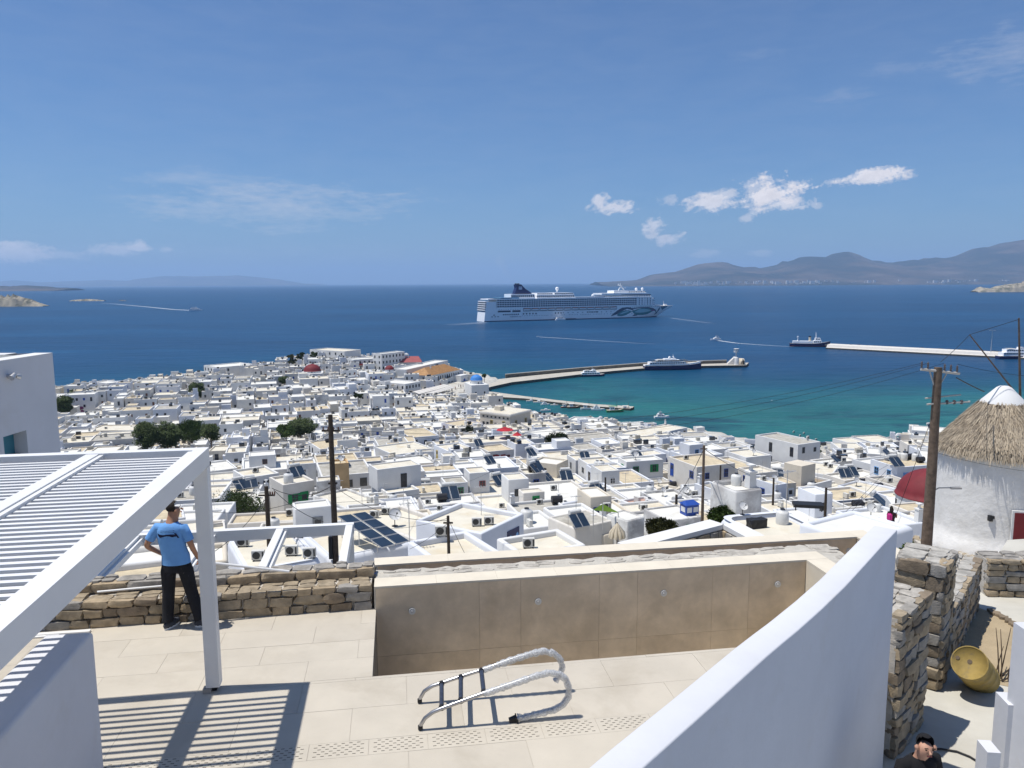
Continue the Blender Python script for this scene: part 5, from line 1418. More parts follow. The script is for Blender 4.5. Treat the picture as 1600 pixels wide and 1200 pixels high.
# ------------------------------------------------------------------ windmill
def windmill():
    zb = 45.9; nb = at(1549, 861, zb); dpx = 87.0
    dw = (nb-EYE).dot(fw); r = dpx*dw/(F-dpx); dirh = Vector((nb.x, nb.y, 0)).normalized(); ax = Vector((nb.x, nb.y, 0))+dirh*r
    r = dpx*(((Vector((ax.x, ax.y, zb+4))-EYE).dot(fw)))/F
    zh = lambda px, py: atY(px, py, ax.y).z
    ze = zh(1480, 696); zc = zh(1567, 626); zt = zh(1567, 603)
    e = empty('windmill', 'round whitewashed windmill with shaggy thatched conical roof at the right edge', 'windmill', (ax.x, ax.y, zb)); H = ze-zb
    mw = mat('mill_wall', (.66, .65, .63), .9, .08, 1.2, .05, 2.2, col2=(.52, .50, .46), mixs=(.9, .5, .75, .6))
    k = MB(); prof = [(r*1.12, -.8), (r*1.08, .05), (r*1.02, .2)]+[(r*(1.0-.05*t/10)+.035*noise.noise(Vector((0, 0, t*1.3))), (.2+(H-.15)*t/10)) for t in range(1, 11)]
    k.lathe(prof, 48); k.build('tower', mw, e)
    k = MB(); k.lathe([(r*1.02, H-.25), (r*.98, H), (r*.34, zc-zb-.02)], 40); rf = k.build('roof_cone', mat('thatch_under', (.08, .06, .045), .95, .2, 8), e)
    rr = random.Random(3); k = MB()
    for i in range(15000):
        a = rr.uniform(0, 2*pi); t = rr.random()**.6*1.03; R0 = r*.33+(r*1.0-r*.33)*t; z0 = (zc-zb)+(H+.02-(zc-zb))*t+rr.uniform(0, .10)
        L = rr.uniform(.35, .8); dr = L*.62*(1 if t < .85 else .45); dz = -L*.60*(1 if t < .85 else 1.1)
        u = Vector((cos(a), sin(a), 0)); v = Vector((-sin(a), cos(a), 0)); w = v*rr.uniform(.012, .035); j = v*rr.uniform(-.12, .12); p = u*(R0+.03)+Vector((0, 0, z0)); q = p+u*dr+Vector((0, 0, dz+rr.uniform(-.05, .06)))+j
        k.mesh([p-w, p+w, q+w*.4, q-w*.4], [(0, 1, 2, 3)])
    tm = bpy.data.materials.new('thatch'); tm.use_nodes = True; t_ = NT(tm.node_tree); b = t_.n['Principled BSDF']; g = t_.new('ShaderNodeNewGeometry')
    c = t_.mix(g.outputs['Random Per Island'], (.13, .10, .07), (.52, .43, .31)); c = t_.mix(t_.ramp(t_.noise(g.outputs['Position'], 1.6, 4, .6), [(.35, 0.), (.7, .6)]), c, (.40, .34, .26)); t_.link(c, b.inputs['Base Color']); b.inputs['Roughness'].default_value = .95
    k.build('thatch', tm, rf)
    k = MB(); rc = 31*dw*.98/F; k.lathe([(rc*1.1, zc-zb-.12), (rc*1.05, zc-zb-.02), (rc*.35, zt-zb-.08), (rc*.2, zt-zb), (0, zt-zb+.02)], 28); k.build('cap', white, e)
    for (x0, y0, x1, y1, rad) in ((1594, 620, 1592, 497, .07), (1590, 618, 1515, 523, .05)):
        a, b2 = atY(x0, y0, ax.y+.3)-Vector(e.location), atY(x1, y1, ax.y-.5)-Vector(e.location)
        k = MB(); k.tube([a, b2], [rad, rad*.6], 7); k.build('sail_spar', wood_pole, e)
    k = MB(); a, b2 = atY(1515, 523, ax.y-.5)-Vector(e.location), atY(1592, 499, ax.y-.5)-Vector(e.location); k.tube([a, b2], .015, 5); k.build('stay_rope', black_metal, e)
    # red door, lamp, plinth stones
    an = atan2(EYE.y-ax.y, EYE.x-ax.x); a2 = an+R(24); c = Vector((cos(a2)*r*1.02, sin(a2)*r*1.02, 0))
    k = MB(); k.box((0, 0, 1.15), (.12, 1.1, 2.3)); k.box((.05, 0, 1.15), (.06, .9, 2.1), 1); d = k.build('door', [white, mat('mill_door', (.16, .015, .02), .6, .1, 3)], e, c, a2)
    k = MB(); k.box((.4, 0, -.25), (1.0, 1.6, .3)); k.build('doorstep', white, e, c, a2)
    a3 = an-R(3); k = MB(); k.box((0, 0, 0), (.16, .22, .3)); k.box((.12, 0, .05), (.14, .14, .14)); k.build('wall_lamp', black_metal, e, Vector((cos(a3)*r*1.02, sin(a3)*r*1.02, 1.75)))
    base = empty('mill_kerb', 'whitewashed stone kerb curving round the foot of the windmill', 'kerb', (ax.x, ax.y, zb))
    for i in range(44):
        a = an-R(95)+R(150)*i/43; p = Vector((cos(a)*(r*1.22), sin(a)*(r*1.22), 0)); p.z = ground(ax.x+p.x, ax.y+p.y)-zb+.06
        link('stone', stone_var(rr, 'pale' if rr.random() < .7 else 'tan'), base, p, scale=(.3, .38, .26), rot=(0, 0, a+rr.uniform(-.3, .3)))
    return ax, r, zb
MILL = windmill()

def path_things():
    rr = random.Random(12)
    # paved lane beside the mill: a sheet that follows the slope
    P = [(1388, 800), (1400, 790), (1470, 790), (1475, 835), (1560, 872), (1600, 862), (1640, 905), (1540, 905), (1440, 880), (1405, 850), (1385, 822)]
    pts = [atg(x, y, .05, 20) for x, y in P]; k = MB()
    m = mat('lane_paving', (.40, .37, .31), .95, .15, 1.6, .02, 8, col2=(.26, .23, .18), mixs=(1.1, .5, .62, .7))
    # low dark kerb walls
    e = empty('kerb_wall', 'low curved dark stone kerb on the lane just left of the windmill', 'kerb', atg(1440, 820, .1, 20))
    B = Vector(e.location); C_ = [(1404, 812), (1410, 806), (1422, 799), (1436, 795), (1452, 794), (1466, 795)]
    pp = [atg(x, y, .15, 20) for x, y in C_]
    for a, b in zip(pp, pp[1:]):
        n = max(2, int((b-a).length/.4))
        for q in range(n):
            p = a.lerp(b, (q+.5)/n); link('stone', stone_var(rr, 'brown'), e, p-B, scale=(.5, .55, .55), rot=(0, 0, atan2((b-a).y, (b-a).x)+rr.uniform(-.2, .2)))
    e = empty('step_stones', 'curved row of small dark stones with white joints below the tall pole', 'kerb', atg(1425, 846, .1, 20)); B = Vector(e.location)
    for i in range(12):
        x = 1404+i*3.8; y = 852-8*sin((i+1)/13*pi); p = atg(x, y, .1, 20); link('stone', stone_var(rr, 'tan'), e, p-B, scale=(.3, .25, .3), rot=(0, 0, .3))
    for i in range(14):
        x = 1480+i*4.2; y = 858+i*1.6; p = atg(x, y, .08, 20); link('stone', stone_var(rr, 'tan' if i % 2 else 'pale'), e, p-B, scale=(.42, .3, .25), rot=(0, 0, -.5))
path_things()

# low stone-faced parapet with a white cap, just below the coping
def cap_wall():
    z = 53.2; p = at(1130, 824, z); a = at(985, 862, z); b = at(1192, 858, z)
    e = empty('capped_wall', 'stone wall with broad white pointed cap rising just beyond the pool coping', 'wall', p)
    B = Vector(p)
    for i, (q, r_, s_) in enumerate(((a, p, 1), (p, b, 1))):
        u = (r_-q).normalized(); n = Vector((-u.y, u.x, 0)); L = (r_-q).length
        k = MB(); V = [q-n*.0, r_-n*.0, r_+n*.45, q+n*.45]; k.mesh([v-B-EZ*2.2 for v in V]+[v-B-EZ*.02 for v in V], [(3, 2, 1, 0), (4, 5, 6, 7), (0, 1, 5, 4), (1, 2, 6, 5), (2, 3, 7, 6), (3, 0, 4, 7)]); k.build('mortar_core', mortar, e)
        V = [q-n*.04, r_-n*.04, r_+n*.5, q+n*.5]; k = MB(); k.mesh([v-B-EZ*.03 for v in V]+[v-B+EZ*.1 for v in V], [(3, 2, 1, 0), (4, 5, 6, 7), (0, 1, 5, 4), (1, 2, 6, 5), (2, 3, 7, 6), (3, 0, 4, 7)]); k.build('cap', white, e)
        rr = random.Random(i); ang = atan2(u.y, u.x)
        for row in range(5):
            s = 0
            while s < L:
                w = rr.uniform(.2, .5); link('stone', stone_var(rr), e, q+u*(s+w/2)-n*.02-EZ*(.16+.2*row)-B, scale=(w, .14, .19), rot=(0, 0, ang)); s += w+.02
cap_wall()

# ------------------------------------------------------------------ people
skin_m = mat('skin', (.36, .19, .12), .6, .08, 8, spec=.35); hair_m = mat('hair_dark', (.018, .013, .010), .8, .3, 40, .004, 120)
def skinned(name, J, E, mats, parent, sub=1, root=0):
    me = bpy.data.meshes.new(name); ks = list(J); me.from_pydata([J[k][0] for k in ks], [], []); me.update()
    me = bpy.data.meshes.new(name); me.from_pydata([J[k][0] for k in ks], [(ks.index(a), ks.index(b)) for a, b in E], [])
    o = bpy.data.objects.new(name, me); COL.objects.link(o)
    md = o.modifiers.new('skin', 'SKIN'); md.use_smooth_shade = True
    lay = me.skin_vertices[0] if me.skin_vertices else None
    if lay is None:
        b = bmesh.new(); b.from_mesh(me); b.verts.layers.skin.verify(); b.to_mesh(me); b.free(); lay = me.skin_vertices[0]
    for i, k in enumerate(ks):
        r_ = J[k][1]; lay.data[i].radius = r_ if isinstance(r_, tuple) else (r_, r_); lay.data[i].use_root = (i == root)
    s = o.modifiers.new('sub', 'SUBSURF'); s.levels = sub; s.render_levels = sub
    dg = bpy.context.evaluated_depsgraph_get(); dg.update(); m2 = bpy.data.meshes.new_from_object(o.evaluated_get(dg)); m2.name = name
    bpy.data.objects.remove(o)
    for p in m2.polygons: p.use_smooth = True
    m2.materials.clear(); m2.materials.append(mats)
    return link(name, m2, parent)
def person(label, loc, rz, J, cloth, scale=1.03, hands=True, face=True):
    """J: joint name -> (x,y,z); the figure faces +y"""
    e = empty('person', label, 'person', loc, rz); e.scale = (scale,)*3
    r = dict(pelvis=(.11, .09), spine=(.095, .08), chest=(.11, .08), neck=(.055, .055), head=(.078, .088), crown=(.07, .085), shl=(.055, .055), shr=(.055, .055), ell=(.042, .042), elr=(.042, .042), wrl=(.027, .03), wrr=(.027, .03),
             hl=(.08, .08), hr=(.08, .08), kl=(.058, .058), kr=(.058, .058), al=(.04, .04), ar=(.04, .04), tl=(.035, .03), tr=(.035, .03), pl=(.032, .022), pr=(.032, .022))
    B = {k: (J[k], r[k]) for k in J if k in r}
    E = [('pelvis', 'spine'), ('spine', 'chest'), ('chest', 'neck'), ('neck', 'head'), ('head', 'crown'), ('chest', 'shl'), ('shl', 'ell'), ('ell', 'wrl'), ('chest', 'shr'), ('shr', 'elr'), ('elr', 'wrr'),
         ('pelvis', 'hl'), ('hl', 'kl'), ('kl', 'al'), ('al', 'tl'), ('pelvis', 'hr'), ('hr', 'kr'), ('kr', 'ar'), ('ar', 'tr')]
    # palms and fingers
    for s, w, el in (('l', 'wrl', 'ell'), ('r', 'wrr', 'elr')):
        a, b = Vector(J[el]), Vector(J[w]); d = (b-a).normalized(); sd = Vector((1, 0, 0)) if s == 'r' else Vector((-1, 0, 0)); v = (sd-d*sd.dot(d)).normalized(); n = d.cross(v).normalized()
        B['p'+s] = (tuple(b+d*.055), (.038, .018)); E.append((w, 'p'+s))
    o = skinned('body', B, E, cloth.get('skin', skin_m), e)
    for s, w, el in (('l', 'wrl', 'ell'), ('r', 'wrr', 'elr')):
        a, b = Vector(J[el]), Vector(J[w]); d = (b-a).normalized(); fwv = Vector((0, 1, 0)); v = (fwv-d*fwv.dot(d)).normalized(); n = d.cross(v).normalized(); inn = n if (n.x < 0) == (s == 'r') else -n
        k = MB()
        for i, L in enumerate((.075, .085, .08, .062)):
            p = b+d*.085+v*(.027-.018*i); k.tube([p-d*.02, p+d*L*.45+inn*.012, p+d*L*.7+inn*.035, p+d*L*.75+inn*.055], [.0095, .009, .008, .006], 6)
        p = b+d*.03+v*.03; k.tube([p, p+v*.03+d*.03+inn*.01, p+v*.035+d*.06+inn*.03], [.011, .0095, .007], 6)
        k.build('fingers', cloth.get('skin', skin_m), o)
    # shirt and trousers: lofted cloth tubes with hems, wider than the body inside them
    def loftc(k, secs, n=20, cap0=False):
        vs = []; rr_ = random.Random(len(secs))
        for i, (c_, rx, ry) in enumerate(secs):
            for q in range(n):
                t = 2*pi*q/n; f = 1+.035*noise.noise(Vector((cos(t)*2.2, sin(t)*2.2, c_[2]*9)))
                vs.append((c_[0]+rx*f*cos(t), c_[1]+ry*f*sin(t), c_[2]))
        k.mesh(vs, [(i*n+q, i*n+(q+1) % n, (i+1)*n+(q+1) % n, (i+1)*n+q) for i in range(len(secs)-1) for q in range(n)], 0, True)
    P_, S1, C1, N1 = (Vector(J[q]) for q in ('pelvis', 'spine', 'chest', 'neck')); SL, SR = Vector(J['shl']), Vector(J['shr'])
    k = MB(); cs = (SL+SR)/2
    loftc(k, [(P_+Vector((0, 0, -.05)), .185, .135), (P_+Vector((0, 0, .05)), .178, .13), (S1, .165, .122), (S1.lerp(C1, .5), .175, .125), (C1, .18, .125), (Vector((cs.x, cs.y, SL.z-.03)), .185, .115), (Vector((cs.x, cs.y, SL.z+.015)), .16, .095), (Vector((cs.x, cs.y, SL.z+.04)), .11, .08), (Vector((N1.x, N1.y-.01, SL.z+.058)), .068, .066)])
    for sh_, el_ in ((SL, Vector(J['ell'])), (SR, Vector(J['elr']))):
        inn = cs+Vector((0, 0, -.02)); k.tube([inn.lerp(sh_, .55)+Vector((0, 0, -.01)), sh_+Vector((0, 0, -.012)), sh_.lerp(el_, .35), sh_.lerp(el_, .66)], [.066, .067, .062, .064], 14)
    sh = k.build('shirt', cloth['shirt'], e)
    k = MB(); loftc(k, [(P_+Vector((0, 0, .07)), .158, .118), (P_, .172, .13), (P_+Vector((0, 0, -.08)), .178, .135), (P_+Vector((0, 0, -.15)), .165, .13)])
    for s in 'lr':
        h_, kn, an = Vector(J['h'+s]), Vector(J['k'+s]), Vector(J['a'+s]); m_ = Vector((h_.x*.85+P_.x*.15, h_.y, P_.z-.08))
        if cloth.get('short'): k.tube([m_, h_.lerp(kn, .2), h_.lerp(kn, .42)], [.095, .098, .095], 14)
        else: k.tube([m_, h_.lerp(kn, .25), h_.lerp(kn, .6), kn, kn.lerp(an, .4), kn.lerp(an, .8), an+Vector((0, 0, .0))], [.098, .098, .086, .078, .076, .070, .074], 14)
    k.build('trousers', cloth['trousers'], e)
    for s in 'lr':
        a, t = Vector(J['a'+s]), Vector(J['t'+s]); d = Vector((t.x-a.x, t.y-a.y, 0)).normalized(); ang = atan2(d.y, d.x)
        k = bmesh.new(); bmesh.ops.create_uvsphere(k, u_segments=16, v_segments=8, radius=.5)
        bmesh.ops.scale(k, vec=(.30, .11, .12), verts=k.verts)
        for v in k.verts:
            if v.co.z < -.01: v.co.z = -.035
            if v.co.x > .05: v.co.z = min(v.co.z, .03)
        bmesh.ops.rotate(k, cent=(0, 0, 0), matrix=Matrix.Rotation(ang, 3, 'Z'), verts=k.verts)
        me = bpy.data.meshes.new('shoe'); k.to_mesh(me); k.free(); me.materials.append(cloth['shoe'])
        for p in me.polygons: p.use_smooth = True
        so = link('shoe', me, e, (a.x+d.x*.07, a.y+d.y*.07, .055))
        k = MB(); k.prism([(d.x*.14*cos(q)-d.y*.052*sin(q), d.y*.14*cos(q)+d.x*.052*sin(q)) for q in [2*pi*i/14 for i in range(14)]], -.055, -.028); k.build('sole', cloth.get('sole', paint('white')), so)
    # head details
    hd, cr = Vector(J['head']), Vector(J['crown']); fd = Vector(J.get('look', (0, 1, 0))).normalized(); sd = Vector((fd.y, -fd.x, 0)).normalized(); c = (hd+cr)/2
    k = bmesh.new(); bmesh.ops.create_uvsphere(k, u_segments=20, v_segments=12, radius=1); bmesh.ops.scale(k, vec=(.083, .094, .086), verts=k.verts)
    dl = [v for v in k.verts if v.co.y > .025 and v.co.z < .062 or v.co.z < -.045+.9*max(0, v.co.y)]
    bmesh.ops.delete(k, geom=dl, context='VERTS')
    bmesh.ops.rotate(k, cent=(0, 0, 0), matrix=Matrix.Rotation(atan2(fd.y, fd.x)-pi/2, 3, 'Z'), verts=k.verts)
    me = bpy.data.meshes.new('hair'); k.to_mesh(me); k.free(); me.materials.append(cloth.get('hair', hair_m))
    for p in me.polygons: p.use_smooth = True
    link('hair', me, e, c+Vector((0, 0, .03))-fd*.012)
    k = MB()
    for s in (-1, 1): k.lathe([(0, -.03), (.02, -.02), (.022, .01), (.0, .03)], 8, c=c+sd*(s*.082)-Vector((0, 0, .01)))
    k.cyl(c+fd*.075+Vector((0, 0, .0)), c+fd*.105-Vector((0, 0, .022)), .008, .014, 8); k.build('ears_and_nose', cloth.get('skin', skin_m), e)
    k = MB()
    for s in (-1, 1): k.lathe([(0, -.008), (.011, 0), (0, .008)], 8, c=c+sd*(s*.032)+fd*.080+Vector((0, 0, .008)))
    for s in (-1, 1): k.box(c+sd*(s*.034)+fd*.086+Vector((0, 0, .028)), (.035, .008, .007), rz=atan2(fd.y, fd.x)-pi/2)
    k.build('eyes', hair_m, e)
    k = MB(); k.box(c+fd*.082-Vector((0, 0, .052)), (.045, .012, .010), rz=atan2(fd.y, fd.x)-pi/2); k.build('mouth', mat('lips', (.28, .09, .08), .5), e)
    return e, sh
base_J = dict(pelvis=(0, 0, .95), spine=(0, 0, 1.12), chest=(0, .0, 1.32), neck=(0, .02, 1.47), head=(0, .04, 1.57), crown=(0, .045, 1.66), shl=(-.19, 0, 1.41), shr=(.19, 0, 1.41), ell=(-.25, 0, 1.12), elr=(.25, 0, 1.12), wrl=(-.26, .08, .88), wrr=(.26, .08, .88),
              hl=(-.1, 0, .88), hr=(.1, 0, .88), kl=(-.11, .02, .48), kr=(.11, .02, .48), al=(-.11, 0, .09), ar=(.11, 0, .09), tl=(-.12, .12, .04), tr=(.12, .12, .04))
def pose(**k): d = dict(base_J); d.update(k); return d
m_loc = at(281, 981, T)
Jm = pose(pelvis=(0, .02, .95), spine=(-.02, .0, 1.12), chest=(-.04, .0, 1.33), neck=(-.02, .03, 1.475), head=(.0, .06, 1.575), crown=(.01, .065, 1.66), look=(.85, .55, 0), shl=(-.205, 0, 1.40), shr=(.14, -.01, 1.385),
          ell=(-.36, -.01, 1.15), wrl=(-.24, .13, 1.0), elr=(.215, .01, 1.12), wrr=(.235, .14, .93), hl=(-.1, .02, .88), hr=(.1, .02, .88), kl=(-.13, .04, .48), al=(-.15, 0, .10), tl=(-.10, .13, .04), kr=(.16, .06, .48), ar=(.26, .03, .10), tr=(.40, .08, .04))
shirt_blue = mat('shirt_blue', (.14, .33, .66), .9, .06, 5, .016, 7); trous = mat('trousers_black', (.012, .013, .018), .9, .3, 6, .01, 14, col2=(.30, .26, .22), mixs=(28, .66, .72, .5))
man, shirt = person('man in light blue t-shirt and black trousers standing at the low stone wall', (m_loc.x, m_loc.y, T), TH*.5, Jm, dict(shirt=shirt_blue, trousers=trous, shoe=mat('shoe_grey', (.05, .055, .07), .7, .2, 20)))
def shirt_print():
    me = shirt.data
    from mathutils.bvhtree import BVHTree
    bv = BVHTree.FromPolygons([v.co for v in me.vertices], [tuple(p.vertices) for p in me.polygons])
    def onb(x, z):
        h = bv.ray_cast(Vector((x, -1, z)), Vector((0, 1, 0))); return (h[0].y if h[0] else -.12)-.004
    k = MB()
    pts = [(-.175, 1.335, .004), (-.16, 1.315, .018), (-.13, 1.305, .02), (-.09, 1.312, .012), (-.05, 1.318, .010), (-.01, 1.318, .012), (.02, 1.31, .018), (.05, 1.31, .014), (.075, 1.30, .006)]
    for (x0, z0, h0), (x1, z1, h1) in zip(pts, pts[1:]): k.mesh([(x0, onb(x0, z0), z0-h0), (x1, onb(x1, z1), z1-h1), (x1, onb(x1, z1), z1+h1), (x0, onb(x0, z0), z0+h0)], [(0, 1, 2, 3)])
    for x in (.045, .055): k.mesh([(x, onb(x, 1.29), 1.345-(x-.045)*2), (x+.012, onb(x, 1.29), 1.345), (x+.045, onb(x+.04, 1.27), 1.272), (x+.03, onb(x+.04, 1.27), 1.272)], [(0, 1, 2, 3)])
    rr = random.Random(1)
    for row, z in enumerate((1.375, 1.355)):
        x = -.13
        while x < .05: w = rr.uniform(.006, .016); k.mesh([(x, onb(x, z), z-.003), (x+w, onb(x+w, z), z-.003), (x+w, onb(x+w, z), z+.004), (x, onb(x, z), z+.004)], [(0, 1, 2, 3)]); x += w+.006
    k.build('shirt_print', mat('print_navy', (.01, .012, .04), .8), shirt)
shirt_print()
k = MB(); a = at(286, 877, T+.92); 
a = man.matrix_world @ Vector((.25, .19, .87)) if False else Vector(man.location)+Vector((.27, .20, .87)); b = at(452, 893, a.z-.12); b = atY(452, 893, a.y+.25)
k.cyl(a-a, b-a, .02, n=8); o = k.build('pipe', alu, loc=a); tag(o, 'pale pipe held by the man, reaching right past the pergola post', 'pipe')
wl = at(1438, 1150, YZ+1.62)
Jw = pose(look=(.3, .95, 0), wrl=(-.22, .2, .95), wrr=(.22, .22, .95), head=(0, .06, 1.56), crown=(-.01, .08, 1.65))
blk = mat('shirt_black', (.010, .010, .012), .9, .2, 8)
w_, _ = person('woman in black t-shirt and black cap standing in the yard at lower right', (wl.x, wl.y, YZ), pi+R(14), Jw, dict(shirt=blk, trousers=blk, shoe=blk, hair=blk, skin=mat('skin_light', (.48, .27, .19), .6, .08, 8)), .97)
gl = atY(1391, 842, 43.); gl.z = max(ground(gl.x, 43.)-.02, atY(1389, 793, 43.).z-1.72); gd = (gl-EYE).dot(fw)

Jg = pose(look=(.6, .5, -.5), kl=(-.08, .12, .48), al=(-.05, -.15, .12), tl=(-.04, -.03, .06), ar=(.12, .12, .09), tr=(.13, .24, .04), elr=(.24, .08, 1.15), wrr=(.15, .28, 1.25))
g_, _ = person('woman with long dark hair and pink backpack walking beyond the white wall end', (gl.x, gl.y, gl.z), -R(55), Jg, dict(shirt=mat('top_dark', (.03, .015, .02), .9), trousers=mat('shorts_dark', (.02, .02, .025), .9), shoe=paint('dark'), short=True), 1.0)
k = MB(); k.lathe([(0, -.30), (.09, -.28), (.11, -.1), (.10, .1), (.05, .2), (0, .2)], 12, c=(0, -.06, 1.62), sy=.7); k.build('long_hair', hair_m, g_)
k = bmesh.new(); bmesh.ops.create_cube(k, size=1); bmesh.ops.scale(k, vec=(.30, .18, .42), verts=k.verts); bmesh.ops.bevel(k, geom=k.edges[:], offset=.06, segments=3, affect='EDGES'); me = bpy.data.meshes.new('backpack'); k.to_mesh(me); k.free(); me.materials.append(mat('backpack_pink', (.50, .03, .22), .7, .1, 8))
o = link('backpack', me, None, (gl.x+.22*sin(-R(55)), gl.y-.22*cos(-R(55)), gl.z+1.2), -R(55)); tag(o, 'small bright pink backpack worn by the walking woman', 'backpack')

# ------------------------------------------------------------------ poles and wires
POLES = {}
def pole(name, px, pyt, pyb, Y, r, label, m=wood_dark, cross=0):
    t = atY(px, pyt, Y); zb = ground(t.x, Y)-.5
    e = empty('utility_pole', label, 'utility pole', (t.x, Y, zb)); H = t.z-zb
    k = MB(); k.tube([(0, 0, 0), (.02, 0, H*.5), (0, 0, H)], [r*1.25, r*1.1, r*.85], 10); k.build('pole', m, e)
    POLES[name] = t; return e, H
e, H = pole('p2', 516, 648, 860, 42, .15, 'tallest black telegraph pole standing left of centre above the roofs')
for z, w in ((H-.9, 1.0), (H-3.9, .5)): k = MB(); k.box((0, 0, z), (w, .1, .1)); k.build('crossarm', wood_dark, e)
for i in range(4): k = MB(); k.lathe([(.03, 0), (.05, .05), (.03, .1), (.045, .14), (0, .18)], 8, c=(-.42+.28*i, 0, H-.85)); k.build('insulator', paint('brown'), e)
k = MB(); k.box((-.22, -.05, H-7.6), (.22, .25, 1.3)); k.build('junction_box', black_metal, e)
e, H = pole('p3', 416, 760, 850, 41, .13, 'short thick black pole left of the telegraph pole, behind the lower pergola'); k = MB(); k.box((0, 0, H-.5), (.9, .08, .08)); k.build('crossarm', wood_dark, e)
for i in range(3): k = MB(); k.lathe([(.03, 0), (.05, .05), (.03, .1), (.045, .14), (0, .18)], 8, c=(.2+.12*i, 0, H-.46)); k.build('insulator', paint('brown'), e)
e, H = pole('p4', 700, 806, 865, 31, .07, 'short thin black pole right of the rooftop dish near the coping'); k = MB(); k.box((0, 0, H-.3), (.4, .06, .06)); k.build('crossarm', wood_dark, e)
e, H = pole('p5', 1100, 696, 828, 44, .085, 'tall slender brown pole left of the bright green bushy tree', wood_pole); k = MB(); k.box((0, 0, H-.2), (.4, .06, .06)); k.build('crossarm', wood_pole, e)
e, H = pole('p1', 1466, 574, 850, 36.5, .21, 'big weathered pole with insulators on crossarms, left of the windmill', wood_pole)
m_arm = mat('arm_grey', (.42, .40, .37), .7, .1, 10)
def arm(z, x0, x1, y=0, tilt=0.0, r=.07): k = MB(); k.cyl((x0, y, z-tilt*x0), (x1, y, z-tilt*x1), r, n=6); o = k.build('crossarm', m_arm, e); return o
arm(H-.18, -.85, 1.0, -.05, .12); arm(H-1.75, -.45, 1.6, -.05, -.06, .05); arm(H-1.45, -.5, 1.2, .05, -.1, .04)
k = MB(); k.cyl((-.42, -.05, H-.2), (-.05, 0, H-1.1), .035, n=6); k.build('brace', m_arm, e); k = MB(); k.cyl((.42, -.05, H-.25), (.05, 0, H-1.0), .03, n=6); k.build('brace', m_arm, e)
for x in (-.82, -.52, .28, .58, .88): k = MB(); k.lathe([(.02, 0), (.02, .05), (.06, .08), (.03, .14), (.06, .18), (.03, .24), (.055, .28), (.02, .36), (0, .38)], 10, c=(x, -.05, H-.16-.12*x)); k.build('insulator', mat('insulator_glaze', (.12, .10, .10), .3, .2, 6), e)
for x in (.5, .85, 1.2): k = MB(); k.lathe([(.05, -.1), (.08, -.05), (.05, 0), (.08, .05), (.05, .1)], 10, c=(x, -.05, H-1.68)); k.build('insulator', mat('insulator_glaze', (.12, .10, .10), .3), e)
k = MB(); zl = H-5.9; k.tube([(.1, 0, zl-.7), (.15, -.02, zl-.15), (.4, -.05, zl), (1.0, -.1, zl+.02)], .03, 8); k.box((1.2, -.1, zl), (.5, .16, .09)); k.build('lamp_arm', m_arm, e)
def small_pole(px, pt, pb, Y, r, label):
    pole(label, px, pt, pb, Y, r, label, wood_dark)
pole('q1', 1209, 747, 782, 92, .13, 'dark pole with tangled wires beside the blue-windowed house'); pole('q2', 1126, 727, 752, 112, .14, 'rusty brown short pole among clutter left of the blue-windowed house'); pole('q3', 1057, 773, 808, 72, .14, 'black pole with wires left of the blue hut'); pole('q4', 946, 746, 762, 96, .13, 'stubby black pole between roofs right of the green shade sail')
pole('q5', 1291, 762, 800, 60, .11, 'short leaning black pole beside the black-covered sunbed roof')
def wire(a, b, sag=.6, r=.013, label=None, n=14):
    a, b = Vector(a), Vector(b); k = MB(); P = [(a.lerp(b, t/n)-Vector((0, 0, sag*4*(t/n)*(1-t/n))))-a for t in range(n+1)]; k.tube(P, r, 4)
    o = k.build('cable', black_metal, loc=a); return tag(o, label, 'cable')
p1, p2, p3, p4, p5 = (POLES[k] for k in ('p1', 'p2', 'p3', 'p4', 'p5'))
for i, dx in enumerate((-.82, -.52, .28)): wire(p1+Vector((dx, 0, .2)), p2+Vector((.3-.28*i, 0, -.7-.05*i)), 1.2+.3*i, .010, ['uppermost of three long wires crossing from the big pole to the telegraph pole', 'middle one of three long wires crossing from the big pole to the telegraph pole', 'lowest of three long wires crossing from the big pole to the telegraph pole'][i], 24)
wire(p1+Vector((.9, 0, .15)), atY(1680, 590, 38), .2, .012, 'wire running right from the big pole top past the windmill cap'); wire(p1+Vector((.1, 0, .25)), atY(1515, 523, MILL[0].y-.5), .05, .014, 'dark stay wire rising from the big pole to the leaning mill spar')
wire(p1+Vector((.9, 0, -.5)), atY(1538, 612, 40), .02, .03, 'thick pale strut running from the big pole down to the mill roof')
wire(p1+Vector((0, 0, -1.9)), p1+Vector((-.9, 1.5, -8)), .1, .012, 'thin cable hanging down beside the big weathered pole'); wire(p1+Vector((0, 0, -4.1)), atY(1640, 740, 34), .15, .01, 'thin wire passing in front of the windmill wall')
wire(p2+Vector((0, 0, -4)), p3+Vector((.3, 0, -.1)), .5, .02, 'dark cable sagging from the telegraph pole to the short thick pole'); wire(p2+Vector((0, 0, -4)), p4+Vector((0, 0, -.2)), .6, .012, 'cable from the telegraph pole to the thin pole near the coping')
wire(p2+Vector((-.3, 0, -4.2)), atY(330, 800, 44), .5, .015, 'cable from the telegraph pole running left behind the pergola post'); wire(p3+Vector((0, 0, -.6)), atY(330, 865, 34), .3, .015, 'cable running from the short thick pole down to the left')
wire(p3+Vector((.4, 0, -.2)), atY(505, 815, 38), .25, .018, 'cable from the short thick pole down right to the roofs'); wire(p4+Vector((0, 0, -.1)), atY(560, 822, 44), .3, .01, 'thin wire from the thin pole left across the solar panels')
wire(p4+Vector((0, 0, -.1)), atY(728, 868, 36), .05, .012, 'guy wire slanting down right from the thin pole'); wire(p4+Vector((0, 0, -.3)), atY(640, 858, 36), .1, .01, 'guy wire slanting down left from the thin pole')
